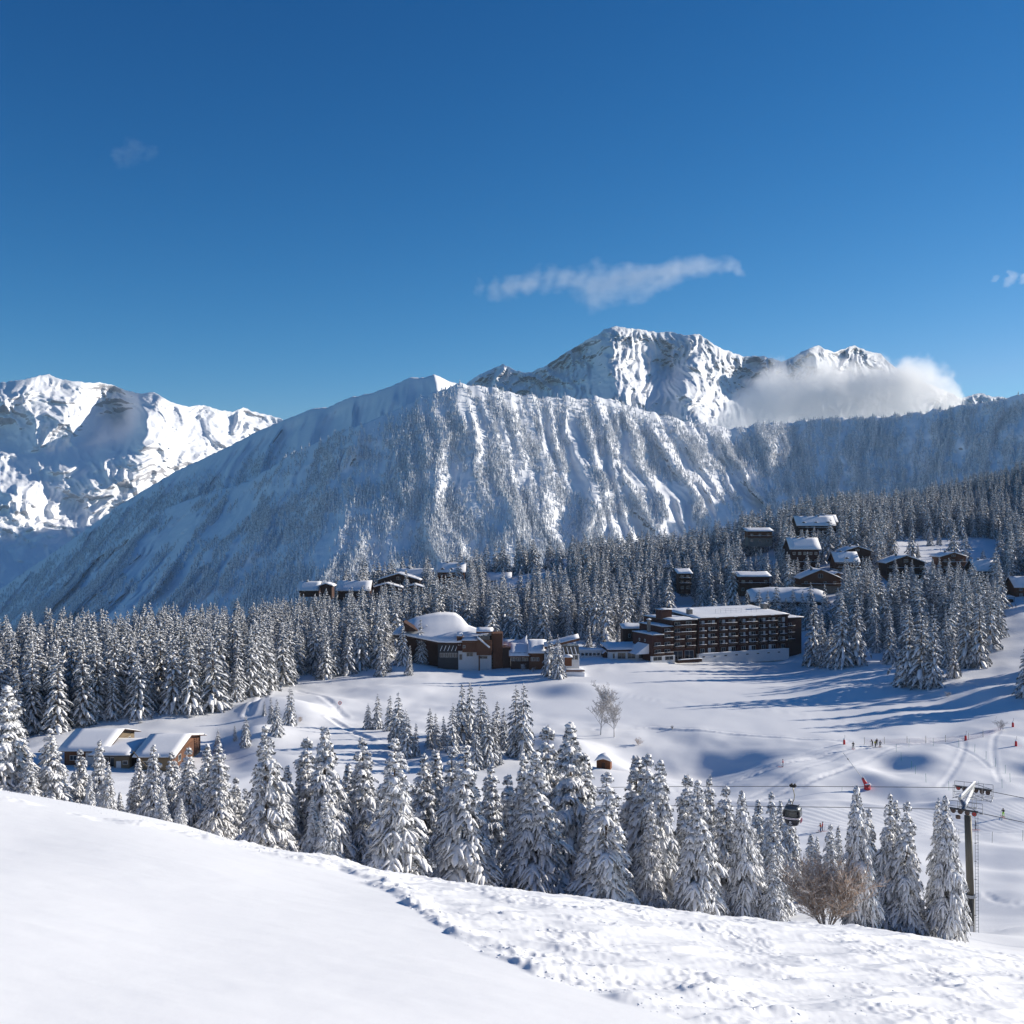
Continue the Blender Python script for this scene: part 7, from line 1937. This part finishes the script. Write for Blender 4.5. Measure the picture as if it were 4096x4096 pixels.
# ------------------------------------------------------------------ clouds
def cloud(name, label, d, blobs, dens, nscale, thr, rz=1.0, thick=1.0, step=1.0, soft=3.0, warp=0.4, detail=5):
    """blobs: bearing, dip, radius (same unit): one drifting cloud of vapour inside a plain hull"""
    pc = [(P(u, v, d), r_ / F * d) for u, v, r_ in blobs]
    x0 = min(p_.x - r_ * 2.2 for p_, r_ in pc); x1 = max(p_.x + r_ * 2.2 for p_, r_ in pc); z0 = min(p_.z - r_ * 2.1 for p_, r_ in pc); z1 = max(p_.z + r_ * 2.1 for p_, r_ in pc); ry = max(r_ for _, r_ in pc) * 2.0 * thick
    c = Vector(((x0 + x1) / 2, d, (z0 + z1) / 2))
    q = MB(); q.box(x0 - c.x, x1 - c.x, -ry, ry, z0 - c.z, z1 - c.z)
    m = bpy.data.materials.new(name); m.use_nodes = True; t = m.node_tree
    for n in list(t.nodes): t.nodes.remove(n)
    tc = t.nodes.new("ShaderNodeTexCoord"); out = t.nodes.new("ShaderNodeOutputMaterial"); vol = t.nodes.new("ShaderNodeVolumePrincipled")
    nz = node(t, "ShaderNodeTexNoise", Scale=nscale, Detail=detail, Roughness=0.62); mp = t.nodes.new("ShaderNodeMapping"); mp.inputs["Scale"].default_value = (1, 1, rz)
    t.links.new(tc.outputs["Object"], mp.inputs[0]); t.links.new(mp.outputs[0], nz.inputs["Vector"])
    last = None; rm_ = max(r_ for _, r_ in pc)
    cn = node(t, "ShaderNodeTexNoise", Scale=nscale * 0.45, Detail=4, Roughness=0.6); t.links.new(mp.outputs[0], cn.inputs["Vector"])
    cs = t.nodes.new("ShaderNodeVectorMath"); cs.operation = 'SUBTRACT'; cs.inputs[1].default_value = (0.5, 0.5, 0.5); t.links.new(cn.outputs["Color"], cs.inputs[0])
    ck = t.nodes.new("ShaderNodeVectorMath"); ck.operation = 'SCALE'; ck.inputs["Scale"].default_value = rm_ * 2.6; t.links.new(cs.outputs[0], ck.inputs[0])
    cw = t.nodes.new("ShaderNodeVectorMath"); cw.operation = 'ADD'; t.links.new(tc.outputs["Object"], cw.inputs[0]); t.links.new(ck.outputs[0], cw.inputs[1])
    for p_, r_ in pc:
        sb = t.nodes.new("ShaderNodeVectorMath"); sb.operation = 'SUBTRACT'; t.links.new(cw.outputs[0], sb.inputs[0]); sb.inputs[1].default_value = p_ - c
        ml = t.nodes.new("ShaderNodeVectorMath"); ml.operation = 'MULTIPLY'; t.links.new(sb.outputs[0], ml.inputs[0]); ml.inputs[1].default_value = (1 / r_, 1 / (r_ * thick), 1 / r_)
        ln = t.nodes.new("ShaderNodeVectorMath"); ln.operation = 'LENGTH'; t.links.new(ml.outputs[0], ln.inputs[0])
        if last is None: last = ln.outputs["Value"]
        else:
            mn = node(t, "ShaderNodeMath", operation='SMOOTH_MIN'); mn.inputs[2].default_value = 0.35; t.links.new(last, mn.inputs[0]); t.links.new(ln.outputs["Value"], mn.inputs[1]); last = mn.outputs[0]
    # density = clamp((1 - r) * soft + (noise - thr) * k)
    a = node(t, "ShaderNodeMath", operation='SUBTRACT'); a.inputs[0].default_value = 1.0; t.links.new(last, a.inputs[1])
    b_ = node(t, "ShaderNodeMath", operation='MULTIPLY'); b_.inputs[1].default_value = soft; t.links.new(a.outputs[0], b_.inputs[0])
    c_ = node(t, "ShaderNodeMath", operation='SUBTRACT'); c_.inputs[1].default_value = thr; t.links.new(nz.outputs["Fac"], c_.inputs[0])
    d_ = node(t, "ShaderNodeMath", operation='MULTIPLY_ADD'); d_.inputs[1].default_value = warp * 10; t.links.new(c_.outputs[0], d_.inputs[0]); t.links.new(b_.outputs[0], d_.inputs[2])
    e = node(t, "ShaderNodeClamp"); t.links.new(d_.outputs[0], e.inputs[0])
    # never beyond the hull
    f = node(t, "ShaderNodeMath", operation='SUBTRACT'); f.inputs[0].default_value = 1.35; t.links.new(last, f.inputs[1])
    f2 = node(t, "ShaderNodeClamp"); f3 = node(t, "ShaderNodeMath", operation='MULTIPLY'); f3.inputs[1].default_value = 4.0; t.links.new(f.outputs[0], f3.inputs[0]); t.links.new(f3.outputs[0], f2.inputs[0])
    g = node(t, "ShaderNodeMath", operation='MULTIPLY'); t.links.new(e.outputs[0], g.inputs[0]); t.links.new(f2.outputs[0], g.inputs[1])
    h = node(t, "ShaderNodeMath", operation='MULTIPLY'); h.inputs[1].default_value = dens; t.links.new(g.outputs[0], h.inputs[0]); t.links.new(h.outputs[0], vol.inputs["Density"])
    vol.inputs["Color"].default_value = (1, 1, 1, 1); vol.inputs["Anisotropy"].default_value = 0.2; t.links.new(vol.outputs[0], out.inputs["Volume"])
    m.cycles.volume_step_rate = step
    o = q.build(name, m); o.location = c; return tag(o, label, "cloud")
cloud("cloud", "white bank of cloud resting against the flank of the highest peaks on the right", 8400,
      [(735, 418, 20), (755, 408, 26), (775, 402, 30), (800, 400, 34), (825, 398, 36), (850, 396, 38), (874, 391, 38), (898, 387, 36), (918, 388, 32), (936, 396, 24), (905, 412, 30), (860, 418, 28), (810, 420, 26), (952, 412, 18)], 0.0068, 0.0032, 0.48, 1.1, 1.2, 0.5, 1.7, 0.42)
cloud("cloud", "long wispy cloud floating in the blue above the massif", 9300,
      [(478, 286, 9), (495, 284, 12), (512, 283, 13), (530, 281, 13), (548, 282, 13), (565, 281, 14), (580, 283, 16), (597, 284, 18), (615, 282, 20), (632, 280, 21), (648, 277, 19), (663, 273, 18), (678, 270, 16), (692, 268, 15), (706, 266, 15), (720, 264, 13), (733, 264, 11), (745, 270, 8)], 0.0026, 0.0030, 0.51, 1.5, 1.0, 0.5, 1.0, 0.22)
cloud("cloud", "small bright shred of cloud at the right edge of the sky", 9300, [(1012, 277, 7), (1024, 277, 6), (996, 280, 4)], 0.003, 0.009, 0.5, 2.0, 1.0, 0.6, 2.5, 0.5)
cloud("cloud", "faint scrap of cloud high in the left of the sky", 9300, [(120, 155, 9), (135, 149, 12), (150, 152, 7)], 0.0004, 0.007, 0.5, 1.5, 1.0, 0.8, 1.5, 0.5)
